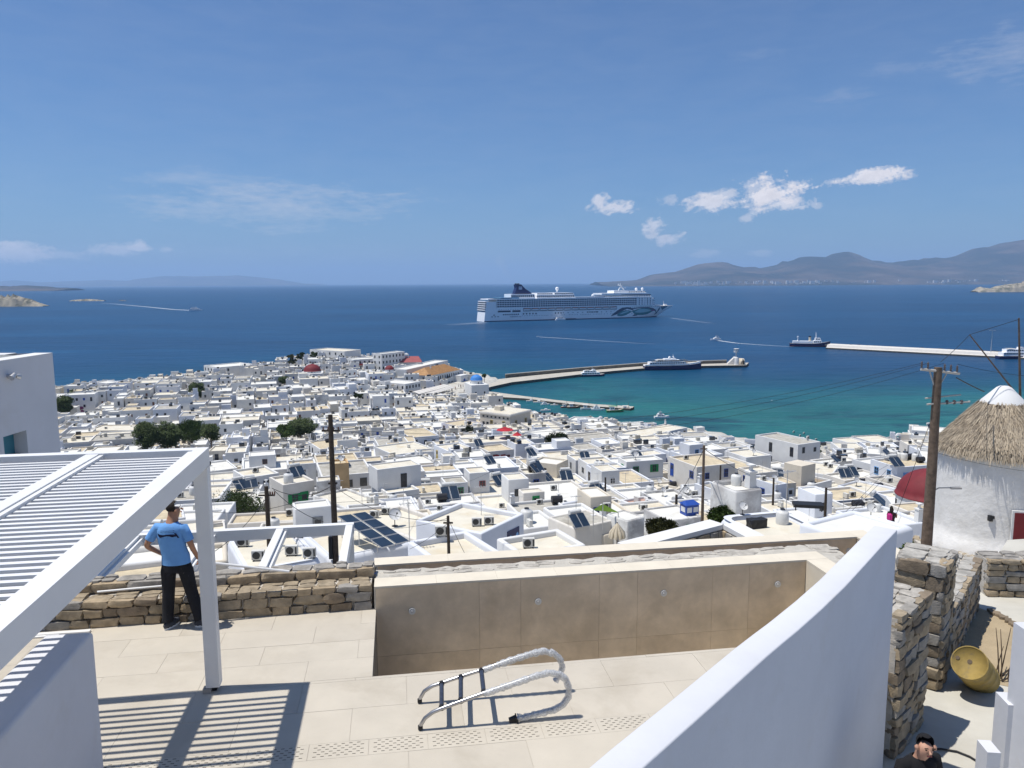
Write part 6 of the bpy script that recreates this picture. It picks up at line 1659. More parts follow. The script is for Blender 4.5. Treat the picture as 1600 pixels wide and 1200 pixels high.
wire(p5+Vector((0, 0, -.2)), atY(1057, 776, 72), .3, .02, 'cable from the slender pole down left to the black pole'); wire(p5+Vector((0, 0, -.2)), POLES['q1'], .6, .02, 'cable from the slender pole to the pole by the blue-windowed house')
wire(POLES['q5'], atY(1398, 720, 80), .4, .012, 'wire from the leaning black pole up right over the roofs'); wire(atY(1275, 842, 42), atY(1385, 735, 66), .15, .014, 'left one of two wires rising over the white roofs at right'); wire(atY(1283, 842, 42), atY(1393, 735, 66), .15, .014, 'right one of two wires rising over the white roofs at right')
wire(p2+Vector((0, 0, -1)), atY(430, 690, 60), .6, .015, 'wire sagging left from the telegraph pole top over the spreading tree'); wire(p2+Vector((.2, 0, -5)), atY(770, 735, 95), .8, .012, 'wire from the telegraph pole right over the middle roofs')
# ------------------------------------------------------------------ harbour works
def quay(name, near, far, z, label, m, extra=None, kind='structure'):
    P = [at(x, y, z) for x, y in near]+[at(x, y, z) for x, y in far[::-1]]
    k = MB(); k.prism([(p.x, p.y) for p in P], -3, z, 1, 0); o = k.build(name, m); tag(o, label, kind=kind); return o
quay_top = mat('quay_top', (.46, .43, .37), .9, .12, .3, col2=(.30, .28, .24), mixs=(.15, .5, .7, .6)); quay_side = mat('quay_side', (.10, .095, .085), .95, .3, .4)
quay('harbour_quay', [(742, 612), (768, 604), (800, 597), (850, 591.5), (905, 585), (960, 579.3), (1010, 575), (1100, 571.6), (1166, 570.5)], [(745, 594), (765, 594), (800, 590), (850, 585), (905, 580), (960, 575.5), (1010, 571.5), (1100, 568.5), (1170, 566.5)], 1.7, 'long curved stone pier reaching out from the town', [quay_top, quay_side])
def pier_wall():
    far = [(790, 590), (850, 584.6), (905, 579.6), (960, 575.2), (1010, 571.2), (1100, 568.2), (1135, 567)]
    P = [at(x, y, 1.7) for x, y in far]; e = empty('pier_wall', 'long low parapet wall on the seaward edge of the curved pier', 'wall', P[0]); B = P[0]
    for a, b in zip(P, P[1:]):
        u = (b-a).normalized(); n = Vector((-u.y, u.x, 0)); V = [a-n*.4, b-n*.4, b+n*.6, a+n*.6]
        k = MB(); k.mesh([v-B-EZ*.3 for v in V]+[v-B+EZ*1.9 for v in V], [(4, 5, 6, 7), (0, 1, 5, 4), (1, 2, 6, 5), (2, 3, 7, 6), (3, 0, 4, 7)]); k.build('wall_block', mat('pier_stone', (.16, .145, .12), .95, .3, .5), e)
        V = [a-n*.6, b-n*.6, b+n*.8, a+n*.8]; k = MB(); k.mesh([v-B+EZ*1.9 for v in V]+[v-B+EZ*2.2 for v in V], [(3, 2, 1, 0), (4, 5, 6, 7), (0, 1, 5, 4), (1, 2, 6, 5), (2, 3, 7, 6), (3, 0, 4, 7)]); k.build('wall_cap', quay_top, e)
pier_wall()
quay('inner_quay', [(740, 622), (770, 619.5), (820, 622.5), (870, 628.5), (930, 635), (985, 638.2)], [(745, 610), (772, 612.5), (820, 619), (870, 625), (930, 631.5), (991, 635)], 1.1, 'shorter inner quay with small boats moored along it', [quay_top, quay_side])
def beacon():
    p = at(1150, 569.5, 1.7); s = (p-EYE).dot(fw)/F; e = empty('harbour_beacon', 'white harbour beacon with lantern gallery at the end of the curved pier', 'beacon', p)
    k = MB(); k.lathe([(2.2, 0), (2.0, 1.2), (2.0, 4.8), (1.6, 5.4), (0, 5.6)], 14); k.build('base_tower', white, e)
    k = MB(); k.cyl((0, 0, 5), (0, 0, 22*s), .45, .35, 8); k.build('column', white, e); zt = 22*s
    k = MB(); k.cyl((0, 0, zt-1.2), (0, 0, zt-.9), 1.9, n=12); k.cyl((0, 0, zt-.9), (0, 0, zt+1.0), 1.2, n=10); k.cyl((0, 0, zt+1.0), (0, 0, zt+1.3), 1.9, n=12); k.build('lantern', white, e)
    for a in range(8):
        t = a*pi/4; k = MB(); k.cyl((1.8*cos(t), 1.8*sin(t), zt-.9), (1.8*cos(t), 1.8*sin(t), zt+1.0), .07, n=5); k.build('gallery_post', white, e)
    k = MB(); P = [at(1136, 569.5, 1.7), at(1147, 569.8, 1.7), at(1147, 567.2, 1.7), at(1136, 566.8, 1.7)]
    b = p; k.mesh([q-b for q in P]+[P[1]-b+EZ*5, P[2]-b+EZ*5], [(0, 1, 4), (3, 2, 5), (0, 4, 5, 3), (1, 2, 5, 4)]); k.build('ramp', white2, e)
    k = MB(); k.lathe([(4.5, 0), (4.3, 2.6), (3.4, 4.2), (2.9, 4.2), (2.9, 0)], 16, a0=-.9, a1=1.9, c=(2, 0, 0)); k.build('curved_wall', cream_wall, e)
beacon()
def breakwater():
    e = empty('breakwater', 'long straight breakwater with white sloping top, right of the dark supply ship', 'breakwater', at(1295, 544, 1)); B = Vector(e.location)
    n = 10; nl = [(1290+i*(1620-1290)/n, 544.2+i*(561.5-544.2)/n) for i in range(n+1)]; h = 3.6
    for i in range(n):
        a, b = at(*nl[i], .6), at(*nl[i+1], .6); u = (b-a).normalized(); d = Vector((-u.y, u.x, 0))
        k = MB(); q = [(0, 0), (0, 1.3), (2.2, 1.5), (3.2, h), (12, h+.5), (12, -2), (0, -2)]
        A = [a-B+d*x+EZ*(z-.6) for x, z in q]; C2 = [b-B+d*x+EZ*(z-.6) for x, z in q]; m_ = len(q)
        k.mesh(A+C2, [(j, m_+j, m_+(j+1) % m_, (j+1) % m_) for j in (0,)], 1); k.mesh(A+C2, [(j, m_+j, m_+(j+1) % m_, (j+1) % m_) for j in (1, 2, 3, 4, 5)], 0)
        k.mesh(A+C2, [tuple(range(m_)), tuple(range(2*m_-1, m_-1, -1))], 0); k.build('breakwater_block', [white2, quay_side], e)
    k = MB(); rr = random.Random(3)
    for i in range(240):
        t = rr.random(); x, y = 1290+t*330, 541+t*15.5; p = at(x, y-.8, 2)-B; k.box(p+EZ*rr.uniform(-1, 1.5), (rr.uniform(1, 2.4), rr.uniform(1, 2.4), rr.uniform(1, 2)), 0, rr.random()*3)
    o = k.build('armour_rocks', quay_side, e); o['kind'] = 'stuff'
    p = at(1548, 552, 3); k = MB(); s = (p-EYE).dot(fw)/F; H = 36*s
    k.cyl((0, 0, 0), (0, 0, H), .3, .18, 8); k.box((0, 0, H), (4.5, .5, .3)); k.box((-2, 0, H-.2), (1, .6, .3)); k.box((2, 0, H-.2), (1, .6, .3)); tag(k.build('light_mast', pale_metal, loc=p), 'tall pale light mast standing on the right breakwater', 'light mast')
breakwater()

# ------------------------------------------------------------------ boats
def loft(L, B, D, n=12, bow=.35, draft=.6, tr=.75, sheer=.25, top=True, color_z=None):
    """hull with pointed bow at +x; returns MB with sides (mat 0), boot stripe (1) and deck (2)"""
    k = MB(); rows = []
    for i in range(n+1):
        t = i/n; x = -L/2+L*t
        w = B/2*(tr+(1-tr)*min(1, t/.3)) if t < .3 else B/2
        if t > 1-bow: w = B/2*max(.02, 1-((t-(1-bow))/bow)**2.0)
        zt = D*(1+sheer*max(0, (t-.5)/.5)**2); over = L*.04*((t > .9)*(t-.9)/.1)
        rows.append([(x, s*w*f, z) if j else (x, s*w*f, z) for s in (-1, 1) for j, (f, z) in enumerate(((.7, -draft), (.88, D*.12), (.95, D*.3), (1, zt)))])
    for i in range(n):
        a, b = rows[i], rows[i+1]
        for s in (0, 4):
            for j in range(3):
                q = [a[s+j], b[s+j], b[s+j+1], a[s+j+1]]
                if s: q = q[::-1]
                k.mesh(q, [(0, 1, 2, 3)], 1 if j == 1 else 0)
        k.mesh([a[3], b[3], b[7], a[7]], [(0, 1, 2, 3)], 2)
    a = rows[0]; k.mesh([a[0], a[1], a[2], a[3], a[7], a[6], a[5], a[4]], [tuple(range(8))], 0)
    return k, D
def tier(e, x0, x1, w, z0, z1, name='cabin', m=None, win=True, slope=0.0, wz=(.45, .8)):
    m = m or hullwhite; k = MB(); h = z1-z0
    k.mesh([(x0, -w/2, z0), (x1, -w/2, z0), (x1, w/2, z0), (x0, w/2, z0), (x0, -w/2, z1), (x1-slope, -w/2, z1), (x1-slope, w/2, z1), (x0, w/2, z1)], [(4, 5, 6, 7), (0, 1, 5, 4), (1, 2, 6, 5), (2, 3, 7, 6), (3, 0, 4, 7)])
    c = k.build(name, m, e)
    if win:
        k = MB(); za, zb = z0+h*wz[0], z0+h*wz[1]; n = max(2, int((x1-x0-slope)/1.6)); st = (x1-x0-slope-.6)/n
        for i in range(n): k.box((x0+.3+st*(i+.5), 0, (za+zb)/2), (st*.7, w+.06, zb-za))
        k.box(((x0+x1)/2+(x1-x0)/2-slope*.6, 0, (za+zb)/2), (.12, w*.8, zb-za)); k.build('window_row', glass_dark, c)
    return c
def boat(px, py, Lp, hd, style, label, cat='boat', col=None, z=0):
    """px,py: waterline centre; Lp: length in pixels as seen; hd: heading in degrees, 0 = to the right"""
    p = at(px, py, 0); s = (p-EYE).dot(fw)/F; L = Lp*s/max(.35, abs(cos(R(hd)))); e = empty('boat', label, cat, (p.x, p.y, 0), R(hd))
    hull = {'navy': navy, 'white': hullwhite, 'blue': paint('blue'), 'black': black_metal, 'green': paint('green'), 'grey': paint('grey'), 'brown': paint('brown'), 'red': paint('red')}[col or 'white']
    if style == 'small':
        k, D = loft(L, L*.34, L*.11, 8, .5); k.build('hull', [hull, hull, mat('boat_deck', (.45, .40, .32), .8, .2, 2)], e); tier(e, -L*.12, L*.12, L*.2, D*.9, D+L*.11, win=L > 5); k = MB(); k.cyl((L*.12, 0, D), (L*.12, 0, D+L*.35), .05, n=5); k.build('mast', pale_metal, e)
    elif style == 'caique':
        k, D = loft(L, L*.32, L*.12, 10, .45, sheer=.6); k.build('hull', [hull, paint('red'), mat('boat_deck', (.45, .40, .32), .8, .2, 2)], e); tier(e, -L*.3, -L*.05, L*.2, D*.9, D+L*.15); k = MB(); k.cyl((L*.1, 0, D), (L*.1, 0, D+L*.5), .07, n=5); k.build('mast', wood_pole, e)
        k = MB(); k.box((-L*.12, 0, D+L*.22), (L*.5, L*.24, .1)); k.build('canopy', paint('green') if col == 'green' else white2, e)
    elif style == 'cruiser':
        k, D = loft(L, L*.30, L*.12, 10, .45); k.build('hull', [hull, hull, white2], e); tier(e, -L*.32, L*.2, L*.24, D*.95, D+L*.12, slope=L*.06); tier(e, -L*.25, L*.02, L*.2, D+L*.12, D+L*.2, 'flybridge', slope=L*.04); k = MB(); k.box((-L*.1, 0, D+L*.27), (L*.2, L*.2, .12)); k.cyl((-L*.1, 0, D+L*.2), (-L*.1, 0, D+L*.4), .08, n=5); k.build('mast', pale_metal, e)
    elif style == 'ferry':
        k, D = loft(L, L*.22, L*.075, 12, .3); k.build('hull', [hull, hull, white2], e); tier(e, -L*.42, L*.30, L*.2, D*.97, D+L*.085, slope=L*.03); tier(e, -L*.34, L*.16, L*.17, D+L*.085, D+L*.155, 'upper_cabin', slope=L*.03); tier(e, L*.0, L*.12, L*.13, D+L*.155, D+L*.2, 'wheelhouse', slope=L*.02)
        k = MB(); k.cyl((L*.02, 0, D+L*.2), (-L*.01, 0, D+L*.32), .14, .06, 6); k.box((0, 0, D+L*.27), (.2, 1.6, .15)); k.build('mast', pale_metal, e); k = MB(); k.box((-L*.2, 0, D+L*.17), (L*.16, L*.15, .1)); k.build('awning', white2, e)
    elif style == 'yacht':
        k, D = loft(L, L*.16, L*.075, 16, .38, sheer=.45); k.build('hull', [navy, navy, white2], e)
        k2, _ = loft(L*.98, L*.15, L*.026, 16, .38, draft=0, sheer=1.2); o = k2.build('upper_hull', [hullwhite, hullwhite, white2], e); o.location = (-L*.005, 0, D*.98)
        k = MB(); n = 22
        for i in range(n): k.box((-L*.36+L*.62*i/n, 0, D+L*.014), (L*.016, L*.157, L*.009))
        k.build('hull_windows', glass_dark, o)
        z = D+L*.026; tier(e, -L*.42, L*.22, L*.13, z, z+L*.036, slope=L*.03, wz=(.3, .75)); tier(e, -L*.30, L*.14, L*.115, z+L*.036, z+L*.068, 'bridge_deck', slope=L*.035, wz=(.3, .8)); tier(e, -L*.16, L*.07, L*.09, z+L*.068, z+L*.09, 'sun_deck', slope=L*.03, win=False)
        k = MB(); k.cyl((L*.02, 0, z+L*.09), (0, 0, z+L*.155), .5, .15, 8); k.box((0, 0, z+L*.12), (.4, 3, .2)); k.build('mast', hullwhite, e)
        k = MB(); k.lathe([(0, -.9), (.7, -.5), (.9, 0), (.7, .6), (0, .9)], 12, c=(-L*.06, 0, z+L*.105)); k.build('radome', hullwhite, e)
        k = MB(); k.box((-L*.22, 0, z+L*.075), (L*.1, L*.09, .15)); k.build('awning', white2, e)
        k = MB(); k.tube([(L*.42, 0, D+L*.05), (L*.52, 0, D+L*.062)], [.35, .1], 6); k.build('bowsprit', hullwhite, e)
    elif style == 'supply':
        k, D = loft(L, L*.2, L*.085, 14, .32, sheer=.75); k.build('hull', [navy, paint('red'), paint('grey')], e)
        k = MB(); k.box((-L*.18, 0, D+L*.03), (L*.48, L*.17, L*.06)); k.build('tank_deck', hullwhite, e)
        tier(e, L*.08, L*.30, L*.16, D, D+L*.075, slope=L*.02); tier(e, L*.12, L*.27, L*.14, D+L*.075, D+L*.14, 'bridge', slope=L*.02, wz=(.5, .85))
        k = MB(); k.cyl((L*.0, 0, D+L*.05), (-L*.004, 0, D+L*.17), L*.032, L*.03, 10); k.build('funnel', mat('funnel_cream', (.62, .55, .42), .6), e); k = MB(); k.cyl((-L*.004, 0, D+L*.17), (-L*.004, 0, D+L*.19), L*.033, L*.033, 10); k.build('funnel_top', black_metal, e)
        k = MB(); k.cyl((L*.15, 0, D+L*.14), (L*.14, 0, D+L*.3), .4, .15, 6); k.box((L*.145, 0, D+L*.22), (.4, 4, .3)); k.box((L*.145, 0, D+L*.26), (.4, 2.5, .3)); k.build('mast', hullwhite, e); k = MB(); k.cyl((-L*.3, 0, D+L*.05), (-L*.3, 0, D+L*.19), .35, .2, 6); k.box((-L*.3, 0, D+L*.17), (1.2, 3, .8)); k.build('mast', hullwhite, e)
    return e
boat(1051, 577.6, 92, 7, 'yacht', 'large motor yacht with navy hull and white decks moored at the curved pier', 'yacht')
boat(925, 588, 40, 9, 'ferry', 'small white excursion ferry with dark hull berthed midway along the curved pier', 'ferry', 'navy')
boat(1265, 541.5, 58, -14, 'supply', 'dark-hulled supply ship with white tank deck and funnel at the breakwater tip', 'ship')
boat(1590, 560.5, 66, 3, 'ferry', 'white passenger boat with dark hull at the right end of the breakwater', 'ferry', 'navy')
boat(1118, 531.5, 17, 190, 'cruiser', 'white motor cruiser speeding left with a foaming wake right of the cruise ship', 'motor boat')
boat(306, 485.5, 20, 8, 'ferry', 'small white ferry trailing a long wake on the open sea at left', 'ferry', 'white'); boat(840.5, 526, 5, 182, 'small', 'tiny speedboat with a long thin wake below the cruise ship', 'motor boat')
boat(1034, 653, 24, 8, 'cruiser', 'white boat anchored alone in the turquoise harbour', 'boat', 'white'); boat(1206, 626, 3, 30, 'small', 'tiny white buoy-like dinghy floating alone in mid harbour', 'dinghy')
HB = [(830, 624.5, 12, 8, 'small', 'white', 'first small white boat at the shore end of the inner quay'), (842, 627, 14, -12, 'small', 'white', 'white motorboat second along the inner quay from the shore'), (852, 630, 11, 10, 'cruiser', 'white', 'small white cabin boat third along the inner quay'), (866, 631, 10, 0, 'small', 'white', 'little white dinghy by the middle of the inner quay'),
      (884, 634, 12, 20, 'caique', 'red', 'red-hulled wooden caique by the middle of the inner quay'), (896, 635, 16, 5, 'caique', 'brown', 'dark brown fishing caique right of the red-hulled one'), (918, 637, 17, 6, 'caique', 'white', 'white fishing caique with canopy beyond the brown one'), (934, 638.5, 17, -4, 'cruiser', 'white', 'white cabin boat near the outer end of the inner quay'),
      (961, 641, 22, 8, 'caique', 'green', 'dark boat with a green canopy near the end of the inner quay'), (980, 638, 16, 4, 'caique', 'black', 'black caique at the very tip of the inner quay'), (853, 642, 13, 6, 'small', 'white', 'open white boat floating between inner quay and seafront roofs'), (766, 603.5, 10, 12, 'small', 'grey', 'grey dinghy under the root of the curved pier')]
for a in HB: boat(a[0], a[1]+(2.6 if a[1] < 642 else 0), a[2]*1.25, a[3], a[4], a[6], 'boat', a[5])['group'] = 'boats moored in the old harbour'

foam = bpy.data.materials.new('foam'); foam.use_nodes = True; _t = NT(foam.node_tree); _b = _t.n['Principled BSDF']; _g = _t.new('ShaderNodeNewGeometry')
_a = _t.new('ShaderNodeAttribute'); _a.attribute_name = 'dens'
_b.inputs['Base Color'].default_value = (.75, .80, .84, 1); _b.inputs['Roughness'].default_value = .8
_t.link(_t.math('MULTIPLY', _t.ramp(_t.noise(_g.outputs['Position'], .5, 5, .7), [(.35, .15), (.62, 1.)]), _a.outputs['Fac'], clamp=True), _b.inputs['Alpha'])
def wake(pts, w0, w1, label, d0=1.0, d1=.0):
    P = [at(x, y, .06) for x, y in pts]; k = MB(); de = []; n = len(P)
    for i in range(n-1):
        a, b = P[i], P[i+1]; m = 6
        for q in range(m):
            t0, t1 = (i+q/m)/(n-1), (i+(q+1)/m)/(n-1); p, r_ = a.lerp(b, q/m), a.lerp(b, (q+1)/m); u = (b-a).normalized(); nn = Vector((-u.y, u.x, 0))
            wa, wb = w0+(w1-w0)*t0, w0+(w1-w0)*t1
            for s in (-1, 1):
                V = [p, r_, r_+nn*wb*s, p+nn*wa*s]; k.mesh([v-P[0] for v in (V if s > 0 else V[::-1])], [(0, 1, 2, 3)])
                dd = [d0+(d1-d0)*t0, d0+(d1-d0)*t1, 0, 0]; de += dd if s > 0 else dd[::-1]
    o = k.build('wake', foam, loc=P[0]); at_ = o.data.attributes.new('dens', 'FLOAT', 'POINT'); at_.data.foreach_set('value', de); tag(o, label, kind='stuff')
wake([(1122, 532), (1150, 536), (1190, 539), (1240, 542)], 2.5, 3.5, 'white foaming wake behind the motor cruiser', 1.6, .2)
wake([(299, 485), (270, 483.5), (230, 479.5), (180, 475), (160, 474)], 7, 9, 'long pale wake behind the small ferry at left', 1.6, .3); wake([(843, 526.5), (870, 528), (930, 532), (990, 536), (1030, 538)], 1.6, 2.4, 'thin straight wake behind the tiny speedboat', 1.4, .1)
wake([(1050, 497), (1080, 501), (1110, 505)], 6, 12, 'pale disturbed water off the cruise ship bow', .35, .1); wake([(757, 504), (740, 505), (700, 508)], 14, 22, 'pale disturbed water behind the cruise ship stern', .5, .05)

# ------------------------------------------------------------------ cruise ship
def cruise_ship():
    S0, S1 = at(757, 503, 0), at(1034, 495.5, 0); v = S1-S0; LW = v.length; yaw = atan2(v.y, v.x); HB_ = 17.0
    nrm = Vector((-v.y, v.x, 0)).normalized(); e = empty('cruise_ship', 'huge white cruise ship with dark blue funnel and teal wave artwork on its bow', 'cruise ship', S0+nrm*HB_, yaw)
    ud = v.normalized()
    def X(px):
        d = ray(px, 490); return -((S0.x)*d.y-(S0.y)*d.x)/(ud.x*d.y-ud.y*d.x)
    tip = X(1052)+13
    def hb(x, z):
        xe = LW+(tip-LW)*min(1, max(0, z)/19)**1.15; x0 = LW*.72
        if x < 8: return HB_*(.93+.07*max(0, x)/8)
        if x <= x0: return HB_
        return HB_*max(0.0, 1-((x-x0)/(xe-x0))**2.3) if x < xe else 0
    zs = [-2, 0, 1.3, 5, 10, 14.6, 19, 20.8]; k = MB(); nx = 44; rows = []
    for i in range(nx+1):
        t = i/nx; row = []
        for z in zs:
            xe = LW+(tip-LW)*min(1, max(0, z)/19)**1.15; zz = z
            x = -0.0+z*.12+(xe-z*.12)*t; row.append((x, hb(x, z), zz))
        rows.append(row)
    for i in range(nx):
        for j in range(len(zs)-1):
            if zs[j] >= 19 and rows[i+1][j][0] > X(1030): continue
            for s in (-1, 1):
                q = [(p[0], s*p[1], p[2]) for p in (rows[i][j], rows[i+1][j], rows[i+1][j+1], rows[i][j+1])]
                if s > 0: q = q[::-1]
                k.mesh(q, [(0, 1, 2, 3)], 1 if j <= 1 else 0)
        a, b = rows[i], rows[i+1]; jj = 6
        k.mesh([(a[jj][0], -a[jj][1], 19), (b[jj][0], -b[jj][1], 19), (b[jj][0], b[jj][1], 19), (a[jj][0], a[jj][1], 19)], [(0, 1, 2, 3)], 2)
    r0 = rows[0]; k.mesh([(p[0], -p[1], p[2]) for p in r0]+[(p[0], p[1], p[2]) for p in r0[::-1]], [tuple(range(2*len(r0)))[::-1]], 0)
    hull = k.build('hull', [hullwhite, navy, white2], e)
    dark = mat('balcony_dark', (.03, .045, .085), .35, .2, .3)
    def blk(name, x0, x1, w, z0, z1, m=hullwhite, par=e, sl=0, sr=0):
        k = MB(); k.mesh([(x0, -w, z0), (x1, -w, z0), (x1, w, z0), (x0, w, z0), (x0+sl, -w, z1), (x1-sr, -w, z1), (x1-sr, w, z1), (x0+sl, w, z1)], [(4, 5, 6, 7), (0, 1, 5, 4), (1, 2, 6, 5), (2, 3, 7, 6), (3, 0, 4, 7), (3, 2, 1, 0)]); return k.build(name, m, par)
    xa, xb = X(777), X(1021)
    z = 20.8; fins = MB(); nf = int((xb-xa)/4.2)
    decks = [(20.8, 21.9, 0), (21.9, 24.2, 1), (24.2, 25.2, 0), (25.2, 27.4, 1), (27.4, 28.3, 0), (28.3, 30.5, 1), (30.5, 31.6, 0), (31.6, 33.6, 1), (33.6, 35.2, 0)]
    for i, (z0, z1, d) in enumerate(decks):
        if d: blk('balcony_recess', xa, xb-(i*.6), HB_-1.6, z0, z1, dark)
        else: blk('deck_slab', xa-1.5, xb+1.5-(i*.7), HB_-.0, z0, z1)
        if d:
            for q in range(nf+1): x = xa+q*4.2; fins.box((x, 0, (z0+z1)/2), (.35, 2*HB_-.3, z1-z0-.01))
            for q in range(nf+1): fins.box((xa+q*4.2+2.1, 0, z0+.42), (3.6, 2*HB_-.8, .8), 1)
            for q in range(6): fins.box((xb-4-q*5.5, 0, (z0+z1)/2), (3.2, 2*HB_-.1, z1-z0-.01))
    o = fins.build('balcony_dividers', [hullwhite, mat('balcony_glass', (.16, .22, .32), .2, .1, .5)], e); o['kind'] = 'stuff'
    # stern terraces
    blk('stern_block', 2.6, xa-1.4, HB_-.3, 19, 31, hullwhite, sl=1.5); 
    for i in range(5): blk('stern_balcony', 1.4+i*.35, 3.4+i*.35, HB_-1, 15.5+3.3*i, 17.2+3.3*i, dark); blk('stern_deck', .8+i*.35, 6, HB_-.8, 17.2+3.3*i, 18.6+3.3*i)
    blk('stern_roof', X(763), X(800), HB_-.5, 34, 35.2); blk('aft_glass', X(783), X(812), HB_-2, 35.2, 37.2, mat('aft_glass', (.10, .25, .42), .2, .1, .5))
    # front slope
    k = MB(); k.mesh([(X(1019), -13, 20.8), (X(1042), -5, 19.2), (X(1042), 5, 19.2), (X(1019), 13, 20.8), (X(1019), -13, 26.5), (X(1019), 13, 26.5)], [(0, 1, 4), (3, 5, 2), (4, 1, 2, 5)]); k.build('front_slope', hullwhite, e)
    k = MB(); k.box((X(1048), 0, 20.5), (6, 4, 2.5)); k.cyl((X(1046), 0, 19), (X(1045), 0, 27), .4, n=6); k.build('bow_deck_gear', hullwhite, e)
    # lifeboat recess and lifeboats
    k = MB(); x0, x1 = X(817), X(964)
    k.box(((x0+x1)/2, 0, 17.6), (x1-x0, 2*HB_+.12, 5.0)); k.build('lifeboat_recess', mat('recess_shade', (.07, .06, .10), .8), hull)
    lb = MB(); q = MB(); Lb = (x1-x0)/12-2.6
    q, _ = loft(Lb, 3.4, 1.6, 8, .4, draft=.6); me = q.data('lifeboat', [hullwhite, hullwhite, mat('lifeboat_top', (.45, .16, .10), .6)])
    for i in range(12):
        for s in (-1, 1):
            o = link('lifeboat', me, hull, (x0+(x1-x0)*(i+.5)/12, s*(HB_+.3), 16.8)); 
            k = MB(); k.mesh([(-Lb*.42, -1.4, 1.6), (Lb*.38, -1.4, 1.6), (Lb*.38, 1.4, 1.6), (-Lb*.42, 1.4, 1.6), (-Lb*.36, -1., 2.8), (Lb*.3, -1., 2.8), (Lb*.3, 1., 2.8), (-Lb*.36, 1., 2.8)], [(4, 5, 6, 7), (0, 1, 5, 4), (1, 2, 6, 5), (2, 3, 7, 6), (3, 0, 4, 7)])
            if i == 0 and s == -1: me2 = k.data('lifeboat_cover', mat('lifeboat_top', (.45, .16, .10), .6))
            c = link('lifeboat_cover', me2, hull, o.location)
    for i in range(13): k = MB(); k.box((x0+(x1-x0)*i/12, 0, 17.6), (.9, 2*HB_+.5, 5.0)); k.build('davit', hullwhite, hull)
    # rows of windows and portholes (joined: far past counting)
    k = MB(); rr = random.Random(2)
    def side(x, z, w, h):
        b = hb(x, z)+.06
        for s in (-1, 1): k.box((x, s*b, z), (w, .12, h))
    x = X(770)
    while x < X(1000):
        if rr.random() < .9 and (x > X(795)): side(x, 8.0, .9, .9)
        x += 3.0
    for a, b, st, z, w, h in ((X(787), X(813), 3.6, 10.6, 2.2, 1.9), (X(818), X(838), 5.5, 11.2, 2.2, 2.2), (X(868), X(880), 5, 11.2, 2, 2), (X(918), X(936), 3.2, 11.6, 2, 1.8), (X(780), X(815), 4, 18.6, .9, .9), (X(880), X(960), 9, 11.4, 1.4, 1.2), (X(985), X(1034), 4.5, 18.2, 1, 1.1), (X(960), X(1020), 5.5, 13.3, .8, .8), (X(769), X(780), 5, 7.5, 3, 1.0)):
        x = a
        while x < b: side(x, z, w, h); x += st
    side(X(788), 15.6, 22, 2.6); side(X(807), 15.6, 14, 2.8); side(X(772), 10.2, 3, 1.4)
    o = k.build('portholes', dark, hull); o['kind'] = 'stuff'
    # upper houses
    def house(x0, x1, w, z0, z1, name, wins=True, sr=2):
        o = blk(name, x0, x1, w, z0, z1, sr=sr)
        if wins:
            k = MB(); n = int((x1-x0)/3.4)
            for i in range(n): k.box((x0+1.6+i*3.4, 0, z0+(z1-z0)*.55), (2.3, 2*w+.12, (z1-z0)*.42))
            k.build('window_row', dark, o)
    house(X(800), X(838), HB_-3, 35.2, 42.2, 'aft_house'); house(X(840), X(900), HB_-2.5, 35.2, 40.6, 'mid_house'); house(X(842), X(868), HB_-6, 40.6, 43.6, 'mid_upper_house'); house(X(868), X(899), HB_-4, 40.6, 43.8, 'spa_house')
    blk('side_rail', X(900), X(945), HB_-1, 35.2, 36.6, mat('rail_glass', (.30, .36, .45), .3, .1, .3)); house(X(944), X(1019), HB_-1.5, 35.2, 38.2, 'bridge_deck', sr=3); blk('observation_glass', X(986), X(1018.5), HB_-1.4, 38.2, 39.6, dark, sr=3); house(X(941), X(1016), HB_-2, 39.6, 42.0, 'observation_deck', False, 4); house(X(985), X(1012), HB_-6, 42.0, 45.2, 'top_house'); house(X(962), X(986), HB_-6, 42.0, 46.4, 'mast_house', False)
    for px, zz, r_ in ((876, 50, 3.0), (1000, 48.4, 2.3), (1009.5, 48.6, 2.3), (932, 38, 2.4)):
        k = MB(); k.lathe([(r_*.5, -r_*1.6), (r_*.45, -r_*.8)]+[(r_*cos(t*pi/12-.9), r_*sin(t*pi/12-.9)) for t in range(10)], 14, c=(X(px), -4, zz)); k.build('radome', hullwhite, e)
    k = MB(); fx = lambda px: X(px); q = [(fx(809), 42.2), (fx(836.5), 42.2), (fx(832), 46.5), (fx(826), 50.5), (fx(819.5), 57.5), (fx(811.5), 57.5), (fx(812.5), 52)]
    n = len(q); V = [(x, -5, z) for x, z in q]+[(x, 5, z) for x, z in q]; k.mesh(V, [tuple(range(n)), tuple(range(2*n-1, n-1, -1))]+[(i, n+i, n+(i+1) % n, (i+1) % n) for i in range(n)]); fn = k.build('funnel', navy, e)
    k = MB()
    for i in range(3): k.cyl((fx(812.5+i*2.6), 0, 57.5), (fx(812.3+i*2.6), 0, 59.2), 1.1, n=8)
    k.build('exhaust_pipe', black_metal, fn)
    k = MB(); k.box((fx(818.2), 0, 51.8), (5.8, 10.2, 4.6)); k.build('funnel_emblem', mat('emblem_pale', (.30, .42, .60), .5), fn)
    def text(body, size, x, y, z, m, par):
        c = bpy.data.curves.new('lettering', 'FONT'); c.body = body; c.size = size; c.extrude = .02; c.align_x = 'CENTER'; c.materials.append(m); o = bpy.data.objects.new('lettering', c); COL.objects.link(o); me_ = bpy.data.meshes.new_from_object(o.evaluated_get(bpy.context.evaluated_depsgraph_get())); bpy.data.objects.remove(o); o = link('lettering', me_, par); o.location = (x, y, z); o.rotation_euler = (pi/2, 0, 0); return o
